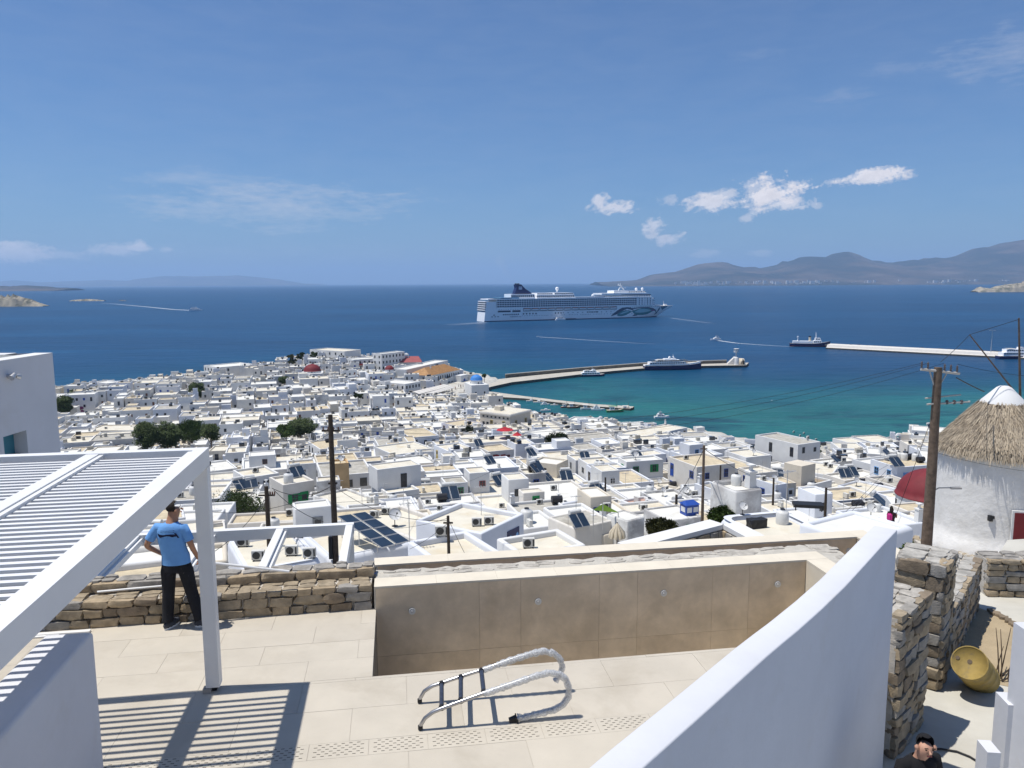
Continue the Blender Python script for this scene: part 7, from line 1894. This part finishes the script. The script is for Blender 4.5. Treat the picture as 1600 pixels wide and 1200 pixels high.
    text('NCL', 2.6, fx(818.2), -5.2, 51.0, navy, fn); text('NORWEGIAN JADE', 2.2, X(806), -HB_-.1, 6.0, navy, hull)
    # foremast
    k = MB(); k.cyl((X(985), -3, 42), (X(978), 0, 55), .9, .5, 6); k.cyl((X(985), 3, 42), (X(978), 0, 55), .9, .5, 6); k.cyl((X(974), 0, 46), (X(978), 0, 55), .8, .5, 6); k.box((X(977), 0, 55), (6, 8, .7)); k.box((X(981), 0, 50.5), (7, 9, .6)); k.cyl((X(977), 0, 55), (X(977), 0, 59), .4, n=6); k.cyl((X(974.5), 0, 55), (X(973.6), 0, 57.5), .5, n=6); k.build('mast', hullwhite, e)
    # bow artwork: thin painted shapes lying on the hull side
    teal = mat('art_teal', (.03, .22, .26), .5); navy2 = mat('art_navy', (.015, .07, .14), .5); pale = mat('art_pale', (.30, .55, .60), .5); pink = mat('art_pink', (.30, .12, .30), .5)
    def art(pts, m, off):
        k = MB(); P = []
        for i in range(len(pts)-1):
            (xa_, la, ha), (xb_, lb_, hb_) = pts[i], pts[i+1]
            for q in range(4):
                P.append((xa_+(xb_-xa_)*q/4, la+(lb_-la)*q/4, ha+(hb_-ha)*q/4))
        P.append(pts[-1])
        for (x0_, l0, h0), (x1_, l1, h1) in zip(P, P[1:]):
            a, b = X(x0_), X(x1_)
            for u in range(3):
                f0, f1 = u/3, (u+1)/3; za, zb, zc, zd = l0+(h0-l0)*f0, l1+(l1*0+h1-l1)*f0, l1+(h1-l1)*f1, l0+(h0-l0)*f1
                k.mesh([(a, -hb(a, za)-off, za), (b, -hb(b, zb)-off, zb), (b, -hb(b, zc)-off, zc), (a, -hb(a, zd)-off, zd)], [(0, 1, 2, 3)])
        k.build('bow_artwork', m, hull)
    art([(955, 4, 4.6), (958, 5, 8), (962, 6, 11), (966, 8, 14), (972, 12, 17.6), (980, 15.5, 18.3), (986, 14, 17.5), (990, 12.5, 14)], navy2, .12)
    art([(964, 5, 6), (967, 3.6, 9.5), (972, 3.6, 12), (978, 5, 13.2), (984, 8.2, 12.6), (988, 10.5, 11)], teal, .2); art([(968, 6.5, 7), (973, 7.4, 10), (979, 9.4, 11.8), (983, 10.6, 11.6)], pale, .26)
    art([(988, 11, 12), (992, 6.6, 13), (998, 4.4, 15), (1006, 4.2, 16.4), (1014, 5.2, 16), (1020, 8, 14.5), (1025, 11, 12)], teal, .12); art([(993, 9, 10.6), (1000, 8.4, 14.6), (1008, 8.6, 15), (1016, 10, 13.6), (1020, 11.2, 12.4)], pale, .2)
    art([(985, 14.4, 16.4), (1000, 16.2, 17.6), (1015, 15.6, 17.4), (1024, 12.4, 15.4), (1029, 9.6, 12.4), (1031, 6, 8)], navy2, .26); art([(1020, 11, 12.4), (1025, 10.6, 12.6), (1028, 11.2, 11.8)], pink, .34); art([(1028, 4, 5), (1032, 6, 9), (1034, 9.6, 16), (1036, 13, 16.5)], navy2, .2)
    art([(1037, 17, 18.9), (1041, 12, 18.9), (1044, 14, 18.9), (1048, 16.6, 18.9), (1050, 18, 18.9)], mat('art_bow', (.05, .18, .26), .5), .3); art([(989, 3, 3.6), (992, 3.4, 6), (997, 3.8, 5.2)], navy2, .15)
    # tender alongside
    q, D = loft(18, 5, 2.2, 8, .4); te = empty('boat', 'small white tender boat lying alongside the cruise ship', 'tender', (0, 0, 0)); te.location = e.location; te.rotation_euler = e.rotation_euler
    off = Matrix.Rotation(yaw, 3, 'Z') @ Vector((X(873.5), -HB_-5, 0)); te.location = Vector(e.location)+off
    q.build('hull', [hullwhite, hullwhite, white2], te); tier(te, -7, 4, 4, 2, 4.6)
    blk('gangway_platform', X(884), X(899), HB_+2.0, .6, 2.0, navy, hull)
    # funnel smoke
    sm = MB(); c = Vector(e.location)+Matrix.Rotation(yaw, 3, 'Z') @ Vector((X(808), 0, 66))
    b = bmesh.new()
    for i in range(9):
        t = i/8; M_ = Matrix.Translation((-22*t, 0, 34*t-6)) @ Matrix.Scale(1.6+5*t, 4); bmesh.ops.create_icosphere(b, subdivisions=2, radius=1.3, matrix=M_)
    me = bpy.data.meshes.new('funnel_smoke'); b.to_mesh(me); b.free()
    m = bpy.data.materials.new('smoke'); m.use_nodes = True; t = NT(m.node_tree); t.n.clear(); oo = t.new('ShaderNodeOutputMaterial'); vv = t.new('ShaderNodeVolumePrincipled'); vv.inputs['Density'].default_value = .006; vv.inputs['Color'].default_value = (.85, .87, .9, 1); t.link(vv.outputs[0], oo.inputs['Volume']); me.materials.append(m)
    o = bpy.data.objects.new('funnel_smoke', me); COL.objects.link(o); o.location = c; o.rotation_euler = (0, 0, yaw); tag(o, 'faint smoke rising from the cruise ship funnel', kind='stuff')
cruise_ship()

# ------------------------------------------------------------------ rocky islets
rock_m = mat('islet_rock', (.34, .30, .23), .95, .25, .05, 1.0, .2, col2=(.12, .12, .08), mixs=(.03, .48, .6, .8), detail=8)
def islet(name, skyline, wl, depth, label, houses=0):
    k = MB(); n = 80; rows = 7; vs = []; fs = []
    Y0 = at(sum(x for x, _ in skyline)/len(skyline), wl, 0).y
    for i in range(n+1):
        px = skyline[0][0]+(skyline[-1][0]-skyline[0][0])*i/n; py = interp(skyline, px); top = atY(px, py, Y0+depth/2); h = max(.1, top.z)
        for j in range(rows+1):
            t = j/rows; y = Y0+depth*t+6*noise.noise(Vector((i*.13, j*.3, Y0))); k_ = sin(pi*t)**.6
            z = h*k_*(1+.35*noise.noise(Vector((i*.35, j*.6, 1)))*(t < .45)); vs.append((top.x*(y/(Y0+depth/2))**.3, y, z-1.2*(t in (0, 1))))
    r = rows+1
    for i in range(n):
        for j in range(rows): fs.append((i*r+j, (i+1)*r+j, (i+1)*r+j+1, i*r+j+1))
    k.mesh(vs, fs, 0, False); o = k.build(name, rock_m); tag(o, label, kind='structure')
    rr = random.Random(1)
    for i in range(houses):
        px = 1560+rr.random()*46; py = interp(skyline, px)+1.5+rr.random()*2; p = atY(px, py, Y0+depth*.3); m_ = MB(); s = 6+rr.random()*7; m_.box((0, 0, 0), (s*1.6, s, 4.5)); ho = m_.build('house', white, loc=p); tag(ho, ['white villa lowest and leftmost on the rocky headland at right', 'white villa second from left on the rocky headland at right', 'white villa in the middle of the rocky headland at right', 'white villa near the right edge on the rocky headland'][i % 4], 'house', 'villas on the far headland')
islet('rocky_islet', [(-60, 462), (0, 464), (14, 463), (26, 461.5), (36, 465), (48, 467), (58, 472), (68, 476), (72, 477.5)], 479, 60, 'rocky islet cut off by the left edge of the picture')
islet('rocky_islet', [(110, 469.6), (118, 468.4), (135, 467.2), (150, 468), (164, 469.4)], 470.5, 30, 'low pale rocky islet left of the small ferry wake'); islet('rocky_islet', [(186, 469.6), (190, 468.8), (197, 469.6)], 470.2, 12, 'tiny dark reef right of the low islet')
islet('rocky_headland', [(1522, 455), (1530, 448.5), (1536, 450), (1548, 451), (1556, 447), (1570, 445), (1585, 443), (1600, 441.5), (1680, 436)], 456.5, 120, 'rocky headland with white villas at the right edge of the sea', 4)
# ------------------------------------------------------------------ things on the roofs
def bevel_box(name, sz, m, bev=.03):
    b = bmesh.new(); bmesh.ops.create_cube(b, size=1); bmesh.ops.scale(b, vec=sz, verts=b.verts); bmesh.ops.bevel(b, geom=b.edges[:], offset=bev, segments=2, affect='EDGES'); me = bpy.data.meshes.new(name); b.to_mesh(me); b.free(); me.materials.append(m); return me
CL = {}
def proto():
    # air conditioner
    k = MB(); k.box((0, 0, .42), (.85, .34, .64)); case = k.data('casing', ac_white)
    k = MB(); k.cyl((-.1, -.19, .42), (-.1, -.171, .42), .26, n=20); k.box((.33, -.175, .42), (.1, .02, .5)); fan = k.data('fan_grille', mat('fan_dark', (.05, .05, .05), .6))
    k = MB()
    for x in (-.3, .3): k.box((x, 0, .05), (.06, .42, .10))
    ft = k.data('feet', black_metal)
    CL['ac'] = ('air_conditioner', 'air conditioner', [('casing', case, []), ('fan_grille', fan, []), ('feet', ft, [])])
    # solar water heater: two tilted collectors, a cylinder, a frame
    k = MB(); Mx = Matrix.Rotation(R(38), 3, 'X'); 
    panels = []
    for s in (-1, 1):
        k = MB(); k.box((s*.53, 0, .62), (1.0, 1.9, .08), 0, M=None); vs = [Mx @ (Vector(v)-Vector((0, 0, .62)))+Vector((0, 0, .75)) for v in k.v]; k.v = [tuple(v) for v in vs]
        q = MB(); q.box((s*.53, 0, .67), (.92, 1.8, .02)); q.v = [tuple(Mx @ (Vector(v)-Vector((0, 0, .62)))+Vector((0, 0, .75))) for v in q.v]
        panels.append((k.data('collector_panel', pale_metal), q.data('glass', solar)))
    k = MB(); k.cyl((-.75, .95, 1.55), (.75, .95, 1.55), .27, n=16); tank = k.data('cylinder_tank', mat('tank_white', (.62, .62, .60), .4, .1, 3))
    k = MB()
    for s in (-.9, .9):
        k.cyl((s, -.75, 0), (s, -.72, .2), .025, n=6); k.cyl((s, .95, 0), (s, .95, 1.4), .025, n=6); k.cyl((s, -.72, .15), (s, .95, 1.4), .02, n=6)
    fr = k.data('frame', pale_metal); fr['s'] = 1
    CL['heater'] = ('solar_heater', 'solar heater', [('collector_panel', panels[0][0], [('glass', panels[0][1])]), ('collector_panel', panels[1][0], [('glass', panels[1][1])]), ('cylinder_tank', tank, []), ('frame', fr, [])])
    # dish
    k = MB(); prof = [(.0, 0), (.2, .02), (.38, .08), (.5, .16), (.51, .165), (.39, .10), (.2, .04), (0, .02)]; k.lathe(prof, 20); T_ = Matrix.Translation((0, 0, .9)) @ Matrix.Rotation(R(52), 4, 'X'); k.v = [tuple(T_ @ Vector(v)) for v in k.v]; d = k.data('reflector', mat('dish_grey', (.62, .62, .61), .5, .06, 3))
    k = MB(); k.cyl((0, 0, 0), (0, 0, .85), .035, n=8); k.cyl((0, 0, .03), (0, 0, .0), .25, n=10); pl = k.data('mast', black_metal)
    k = MB(); k.cyl((0, -.05, .7), (0, -.55, 1.15), .015, n=5); k.box((0, -.55, 1.17), (.09, .09, .12)); lnb = k.data('receiver_arm', black_metal)
    CL['dish'] = ('satellite_dish', 'satellite dish', [('reflector', d, []), ('mast', pl, []), ('receiver_arm', lnb, [])])
    # upright water tank
    k = MB(); k.lathe([(.55, 0), (.57, .1), (.57, 1.0), (.5, 1.15), (.2, 1.25), (.2, 1.32), (0, 1.33)], 18); bt = k.data('tank_body', mat('tank_plastic', (.66, .66, .64), .5, .08, 3)); k = MB(); k.cyl((0, 0, 1.32), (0, 0, 1.37), .22, n=14); cp = k.data('tank_lid', black_metal)
    CL['tank'] = ('water_tank', 'water tank', [('tank_body', bt, []), ('tank_lid', cp, [])])
    # aerial
    k = MB(); k.cyl((0, 0, 0), (0, 0, 2.2), .025, n=6); ms = k.data('mast', pale_metal); k = MB(); k.cyl((-.5, 0, 2.1), (.5, 0, 2.1), .018, n=5)
    for i in range(6): k.cyl((-.45+.17*i, -.25+.02*i, 2.1), (-.45+.17*i, .25-.02*i, 2.1), .014, n=4)
    an = k.data('aerial_rods', pale_metal)
    CL['aerial'] = ('roof_aerial', 'aerial', [('mast', ms, []), ('aerial_rods', an, [])])
    # black tank lying
    k = MB(); k.cyl((-.6, 0, .6), (.6, 0, .6), .42, n=18); k.lathe([(0, 0), (.3, .08), (.42, .2)], 18); bt = k.data('tank_drum', mat('tank_black', (.03, .03, .035), .4)); k = MB(); 
    for x in (-.4, .4): k.box((x, 0, .12), (.08, .7, .24))
    CL['drum'] = ('water_tank', 'water tank', [('tank_drum', bt, []), ('cradle', k.data('cradle', black_metal), [])])
proto()
ITEMS = []
KG = {'ac': 'air conditioners on the roofs', 'heater': 'solar water heaters on the roofs', 'dish': 'satellite dishes on the roofs', 'tank': 'water tanks on the roofs', 'aerial': 'aerials on the roofs', 'drum': 'water tanks on the roofs'}
def put(kind, p, rz, sc=1.0):
    name, cat, parts = CL[kind]; e = bpy.data.objects.new(name, None); COL.objects.link(e); e.location = p; e.rotation_euler = (0, 0, rz); e.scale = (sc,)*3; e['category'] = cat; e['group'] = KG[kind]
    for nm, me, subs in parts:
        o = link(nm, me, e)
        for n2, m2 in subs: link(n2, m2, o)
    ITEMS.append([e, kind, tuple(p)]); return e
bpy.context.view_layer.update(); DG = bpy.context.evaluated_depsgraph_get()
HAZE = bpy.data.objects['haze']
def hit(px, py):
    d = ray(px, py).normalized(); o = EYE+d*1.0
    for _ in range(6):
        ok, loc, nr, idx, ob, mx = C.ray_cast(DG, o, d)
        if not ok: return None
        if ob.name.startswith(('haze', 'cable', 'utility')): o = loc+d*.05; continue
        if nr.z < 0: nr = -nr
        return loc, nr, ob
    return None
def drop(px, py):
    for dy in (0, 2, -2, 4, -4, 7, -7):
        h = hit(px, py+dy)
        if h and h[1].z > .8 and h[0].y > 33: return h[0]
    return None
HAND = [('ac', 380, 854, .1), ('ac', 456, 868, .05), ('ac', 484, 870, .1), ('ac', 404, 876, .1), ('ac', 467, 838, .1), ('ac', 585, 805, -.1), ('ac', 603, 800, -.1), ('ac', 687, 793, .1), ('ac', 669, 787, .1), ('ac', 703, 859, .1), ('ac', 690, 838, .1), ('ac', 784, 793, .2), ('ac', 764, 820, .1), ('ac', 745, 822, .1), ('ac', 826, 858, .1),
        ('dish', 617, 822, .5), ('dish', 1347, 790, .9), ('dish', 1160, 800, .3), ('dish', 1010, 848, .2), ('heater', 465, 743, .7), ('heater', 392, 760, .5), ('heater', 748, 695, .5), ('heater', 830, 712, .7), ('heater', 838, 742, .9), ('heater', 856, 752, .9), ('heater', 781, 758, .7), ('heater', 885, 750, .2), ('heater', 1047, 722, .7), ('heater', 1118, 760, .4), ('heater', 1388, 712, .8), ('heater', 1400, 733, .3), ('heater', 1375, 790, .9), ('heater', 905, 830, .5),
        ('tank', 1370, 795, .3), ('tank', 1222, 818, 1.2), ('drum', 917, 829, .2), ('tank', 1150, 756, .0), ('tank', 1300, 800, .1), ('aerial', 655, 786, 0), ('aerial', 640, 845, .3), ('aerial', 872, 735, .2), ('aerial', 884, 742, .2), ('aerial', 1352, 780, .2), ('aerial', 1228, 805, .4), ('aerial', 566, 790, .2), ('aerial', 752, 805, .2), ('aerial', 900, 812, .2), ('aerial', 1075, 770, .2), ('tank', 990, 840, 0), ('ac', 1250, 682, .6), ('ac', 1262, 686, .6), ('ac', 1240, 676, .6), ('ac', 1256, 678, .6), ('ac', 1275, 688, .3),
        ('ac', 1290, 728, .2), ('ac', 1297, 731, .2), ('ac', 1318, 728, .2), ('ac', 1333, 740, .2), ('tank', 1395, 715, .2), ('tank', 1404, 716, .2), ('tank', 1412, 717, .2), ('drum', 1420, 716, .2), ('tank', 1430, 720, .2), ('drum', 1438, 719, .2), ('dish', 1393, 716, .2), ('ac', 948, 788, .1), ('ac', 1002, 795, .1), ('ac', 843, 788, .3), ('drum', 870, 788, .2)]
for kd, px, py, rz in HAND:
    p = drop(px, py)
    if p is not None: put(kd, p, rz, {(1222, 818): .5, (1160, 800): .45, (1010, 848): .6, (1347, 790): .75, (1300, 800): .5, (1150, 756): .55, (1370, 795): .6, (990, 840): .45, (905, 830): .7}.get((px, py), .76 if kd == 'ac' and py > 770 else .95))
rr = random.Random(77)
cnt = 0
for h in HOUSES:
    root, f, (cx, cy, zt) = h
    dist = math.hypot(cx, cy)
    if dist < 66: continue
    rf = [c for c in root.children if c.name.startswith('roof')]
    if not rf: continue
    bbx = rf[0].bound_box; w = bbx[6][0]-bbx[0][0]; d = bbx[6][1]-bbx[0][1]; zr = bbx[6][2]
    n = rr.choice((0, 1, 1, 2, 2, 3)) if dist < 170 else rr.choice((0, 1, 1, 2))
    up_ = [c for c in root.children if c.name.startswith('upper_room')]
    for _ in range(n):
        kd = rr.choice(('ac', 'ac', 'ac', 'heater', 'dish', 'tank', 'aerial', 'aerial', 'drum', 'ac'))
        x, y = rr.uniform(-.34, .34)*w, rr.uniform(-.34, .34)*d
        if up_ and abs(x-up_[0].location.x) < w*.34 and abs(y-up_[0].location.y) < d*.36: continue
        yw = root.rotation_euler.z; q_ = proj((cx+cos(yw)*x-sin(yw)*y, cy+sin(yw)*x+cos(yw)*y, root.location.z+zr))
        if 1365 < q_[0] < 1415 and 775 < q_[1] < 840: continue
        p = (cx+cos(yw)*x-sin(yw)*y, cy+sin(yw)*x+cos(yw)*y, root.location.z+zr)
        put(kd, p, {'ac': yw+rr.choice((0, pi/2)), 'heater': rr.uniform(-.2, .9), 'dish': rr.uniform(0, 1)}.get(kd, yw), rr.uniform(.85, 1.1)); f[kd] = f.get(kd, 0)+1; cnt += 1
# the big bank of solar panels
def solar_bank():
    z = SP['panel'][1][5]+.02; c = [at(x, y, z+h) for x, y, h in ((527, 806, 1.3), (571, 799, 1.3), (641, 845, .45), (597, 856, .45))]
    e = empty('solar_panel_bank', 'large bank of dark solar panels in two rows behind the lower pergola', 'solar panels', (c[0].x, c[0].y, z)); B = Vector(e.location)
    for r_ in range(2):
        for i in range(4):
            s0, s1 = r_*.52, r_*.52+.46; t0, t1 = i/4+.008, (i+1)/4-.008
            f = lambda s, t: c[0].lerp(c[1], s).lerp(c[3].lerp(c[2], s), t)
            V = [f(s0, t0), f(s1, t0), f(s1, t1), f(s0, t1)]; zz = [0]*4
            k = MB(); A = [v-B+EZ*(zz[j]) for j, v in enumerate(V)]; k.mesh([v-EZ*.06 for v in A]+A, [(3, 2, 1, 0), (4, 5, 6, 7), (0, 1, 5, 4), (1, 2, 6, 5), (2, 3, 7, 6), (3, 0, 4, 7)]); p = k.build('solar_panel', pale_metal, e)
            m_ = sum(A, Vector())/4; k = MB(); k.mesh([m_+(v-m_)*.94+EZ*.006 for v in A], [(0, 1, 2, 3)]); k.build('glass', solar, p)
    for t in (.1, .5, .9):
        k = MB(); a = f(0, t)-B; k.cyl((a.x, a.y, 0), (a.x, a.y, a.z-.02), .03, n=6); k.build('support', pale_metal, e)
solar_bank()
def cloth_thing(name, label, cat, P, th, m, post=None):
    base = P[0].copy(); k = MB(); n = len(P); k.mesh([p-base for p in P]+[p-base+EZ*th for p in P], [tuple(range(n-1, -1, -1)), tuple(range(n, 2*n))]+[(i, (i+1) % n, n+(i+1) % n, n+i) for i in range(n)])
    e = empty(name, label, cat, base); k.build('canvas', m, e)
    if post:
        for p in P: k = MB(); k.cyl(p-base-EZ*post, p-base, .04, n=6); k.build('post', pale_metal, e)
    return e
g0 = drop(945, 800) or at(945, 800, 36)
z = g0.z+1.2; cloth_thing('shade_sail', 'bright green triangular shade sail between the roofs beyond the pool', 'shade sail', [at(927, 797, z), at(966, 801, z-.5), at(942, 788, z+.5)], .04, mat('sail_green', (.30, .52, .08), .7), 2.2)
for (x, y, s, lab) in ((789, 681, 1.5, 'large red parasol on a roof terrace in front of the cream mansion'), (808, 690, .8, 'smaller red parasol just below the large one'), ):
    p = drop(x, y+4) or atg(x, y, 4); e = empty('parasol', lab, 'parasol', p, 0, 'red parasols'); k = MB(); k.lathe([(1.5*s, 2.2), (0, 3.0)], 10); k.build('canopy', mat('parasol_red', (.42, .02, .03), .7, .1, 3), e); k = MB(); k.cyl((0, 0, 0), (0, 0, 2.95), .04, n=8); k.build('pole', pale_metal, e)
p = drop(964, 858) or at(964, 858, 40); e = empty('parasol', 'closed bulky cream parasol beyond the coping, right of the black water tank', 'parasol', p); k = MB(); 
for i in range(10): a = i*pi/5; k.tube([(0, 0, 2.0), (.45*cos(a), .45*sin(a), 1.3), (.55*cos(a), .55*sin(a), .9)], [.06, .16, .12], 6)
k.build('folded_canopy', mat('canvas_cream', (.55, .48, .36), .9, .1, 4), e); k = MB(); k.cyl((0, 0, 0), (0, 0, 2.1), .04, n=8); k.build('pole', wood_pole, e)
p = drop(1077, 803) or at(1077, 803, 38); e = empty('hut', 'small blue hut with white panels on a roof terrace left of the slender pole', 'hut', p, .35); e.scale = (.66,)*3
k = MB(); k.box((0, 0, .75), (2.0, 1.6, 1.5)); k.build('hut_walls', paint('blue'), e); k = MB(); k.mesh([(-1.15, -.95, 1.5), (1.15, -.95, 1.5), (1.15, .95, 1.5), (-1.15, .95, 1.5), (-.6, 0, 2.0), (.6, 0, 2.0)], [(0, 1, 5, 4), (1, 2, 5), (2, 3, 4, 5), (3, 0, 4), (3, 2, 1, 0)]); k.build('roof', paint('blue'), e)
for x in (-.5, .5): k = MB(); k.box((x, -.815, .8), (.75, .03, .7)); k.build('panel', white, e)
k = MB(); k.box((-1.015, 0, .8), (.03, 1.0, .7)); k.build('panel', white, e)
p = drop(1262, 796) or at(1262, 796, 42); e = empty('sunbed', 'black covered sunbed on the white roof terrace near the leaning pole', 'sunbed', p, -.2); e.scale = (.7,)*3; k = MB(); k.box((0, 0, .55), (3.2, 1.6, .35)); k.build('cushion', black_metal, e)
for x in (-1.4, 1.4):
    for y in (-.6, .6): k = MB(); k.box((x, y, .19), (.12, .12, .38)); k.build('leg', black_metal, e)
p = drop(1182, 826) or at(1182, 826, 43); e = empty('covered_machine', 'object under a crumpled black tarpaulin near the capped stone wall', 'covered object', p, .3); e.scale = (.42,)*3; b = bmesh.new(); bmesh.ops.create_cube(b, size=1); bmesh.ops.subdivide_edges(b, edges=b.edges[:], cuts=5, use_grid_fill=True); bmesh.ops.scale(b, vec=(1.9, 1.0, .9), verts=b.verts)
for v in b.verts: v.co += Vector([.09*noise.noise(v.co*2.5+Vector((i*9, 0, 0))) for i in range(3)]); v.co.z += .5
me = bpy.data.meshes.new('tarpaulin'); b.to_mesh(me); b.free(); me.materials.append(black_metal); link('tarpaulin', me, e)
p = drop(640, 735); 
# people on the harbour front
pm = [mat('dress_%s' % n, c, .9) for n, c in (('red', (.4, .05, .04)), ('white', (.7, .7, .68)), ('blue', (.05, .1, .3)), ('black', (.02, .02, .02)), ('tan', (.4, .3, .2)))]
tiny = []
for m in pm:
    k = MB(); k.tube([(-.1, 0, 0), (-.09, .02, .45), (-.07, 0, .9)], [.06, .07, .09], 6, 1); k.tube([(.1, .12, 0), (.09, .06, .45), (.07, 0, .9)], [.06, .07, .09], 6, 1); k.tube([(0, 0, .85), (0, 0, 1.15), (0, 0, 1.42), (0, 0, 1.5)], [.17, .16, .2, .07], 8, 0); k.tube([(-.2, 0, 1.4), (-.26, .04, 1.1), (-.22, .15, .9)], [.06, .05, .035], 5, 2); k.tube([(.2, 0, 1.4), (.26, .04, 1.1), (.22, .15, .9)], [.06, .05, .035], 5, 2)
    k.lathe([(0, 1.5), (.07, 1.54), (.10, 1.64), (.08, 1.73), (0, 1.77)], 10, 2); tiny.append(k.data('person', [m, trous, skin_m]))
rr = random.Random(5); spots = [(668+rr.random()*70, 622-rr.random()*18) for _ in range(34)]
sp_ = {}
for i, (x, y) in enumerate(sorted(spots)):
    p = atg(x, y, .05, 300); o = link('person', tiny[i % 5], None, p, rr.uniform(0, 6)); cn = ('red', 'white', 'blue', 'black', 'tan')[i % 5]
    sp_.setdefault(cn, []).append((x, o)); tag(o, None, 'person', 'people strolling on the harbour front')
for cn, L in sp_.items():
    for i, (x, o) in enumerate(sorted(L, key=lambda q: q[0])): o['label'] = 'tiny stroller in %s on the harbour front, %s from the left of those in %s' % (cn, ('first', 'second', 'third', 'fourth', 'fifth', 'sixth', 'seventh')[i], cn)

# ------------------------------------------------------------------ labels for the many
LM = [('tiled hall', 680, 585), ('blue-domed church', 744, 590), ('red low dome', 488, 578), ('small red dome', 608, 576), ('red-roofed church', 641, 558), ('skyline house', 512, 548), ('palm', 114, 620), ('big dark grove', 280, 680), ('spreading dark tree', 470, 668),
      ('telegraph pole', 518, 740), ('short thick pole', 416, 800), ('round dark tree', 373, 793), ('green-shuttered house', 466, 760), ('solar panel bank', 585, 828), ('ochre-walled house', 532, 735), ('cream mansion', 795, 660), ('large red parasol', 789, 678),
      ('red-balcony house', 775, 712), ('long seafront roof', 1035, 675), ('cube with black door', 950, 722), ('green shade sail', 945, 795), ('olive bush', 1034, 828), ('slender pole', 1099, 760), ('blue hut', 1077, 800), ('bright green bush', 1130, 815), ('seafront villa', 1235, 700),
      ('tan roof box', 1262, 750), ('roof sunbed', 1262, 795), ('red-domed chapel', 1449, 750), ('weathered pole', 1455, 700), ('lone palm roofs', 160, 640), ('market awnings', 685, 612), ('dark shrub', 870, 690), ('black utility pole at right', 1209, 765), ('thin pole', 700, 835),
      ('pergola post', 318, 780), ('magenta bougainvillea', 450, 648), ('purple bougainvillea', 500, 803), ('grey mottled roof', 908, 808), ('pier root', 765, 595)]
LM = [l for l in LM if l[0] != 'lone palm roofs']
ORD = ['nearest', 'second', 'third', 'fourth', 'fifth', 'sixth', 'seventh', 'eighth', 'ninth', 'tenth', 'eleventh', 'twelfth', 'thirteenth', 'fourteenth', 'fifteenth', 'sixteenth', 'seventeenth', 'eighteenth', 'nineteenth', 'twentieth']
used = set()
def label_set(items, noun):
    """items: (object, px, py, description, features); ordinal counted among the same noun, landmark and side"""
    bins = {}
    for it in items:
        o, px, py = it[:3]; best = min(LM, key=lambda l: math.hypot((l[1]-px)*.8, (l[2]-py)*1.6)); dx, dy = px-best[1], py-best[2]
        side = ('right of' if dx > 0 else 'left of') if abs(dx) > abs(dy)*1.4 else ('below' if dy > 0 else 'above')
        bins.setdefault((best[0], side), []).append((math.hypot(dx, dy), it))
    for (lm, side), L in bins.items():
        for i, (_, it) in enumerate(sorted(L, key=lambda q: q[0])):
            o, px, py, desc, feat = it; t = f"{ORD[min(i, 19)]} {desc} {side} the {lm}"
            if feat: t += ', '+feat
            w = t.split()
            if len(w) > 16: t = ' '.join(w[:16]).rstrip(',')
            while t in used: t = t.replace(ORD[min(i, 19)], 'next '+ORD[min(i, 19)], 1)
            used.add(t); o['label'] = t
WN = {'whitewash': 'white', 'whitewash_warm': 'warm white', 'whitewash_cool': 'cool white', 'cream_wall': 'cream', 'grey_wall': 'grey', 'ochre_wall': 'ochre', 'lilac_wall': 'lilac-grey'}
its = []
for root, f, c in HOUSES:
    px, py, w = proj(c); root['category'] = 'house'; root['group'] = 'flat-roofed houses of the white town'
    feat = []
    n = f.get('window', 0)+f.get('shuttered', 0)
    if f.get('shuttered'): feat.append(f"with {f['style']} shutters")
    elif n or f.get('door'): feat.append(f"with {f['style'] if f['style'] != 'white' else 'pale'} {'windows' if n > 1 else ('door' if f.get('door') else 'window')}")
    elif f.get('upper'): feat.append('with a small roof room')
    elif f.get('chimney'): feat.append('with a chimney')
    its.append((root, px, py, f"{WN.get(f['wm'], 'white')} house", feat[0] if feat else f"plain {f['rm'].replace('roof_', '')} roof" if f['rm'].startswith('roof') else 'tinted roof deck'))
label_set(its, 'house')
for kd, nm in (('ac', 'grey air conditioner on a roof'), ('heater', 'solar water heater on a roof'), ('dish', 'grey satellite dish on a roof'), ('tank', 'pale upright water tank'), ('aerial', 'thin roof aerial'), ('drum', 'black water drum on a roof')):
    label_set([(e, *proj(p)[:2], nm, '') for e, k_, p in ITEMS if k_ == kd], nm)
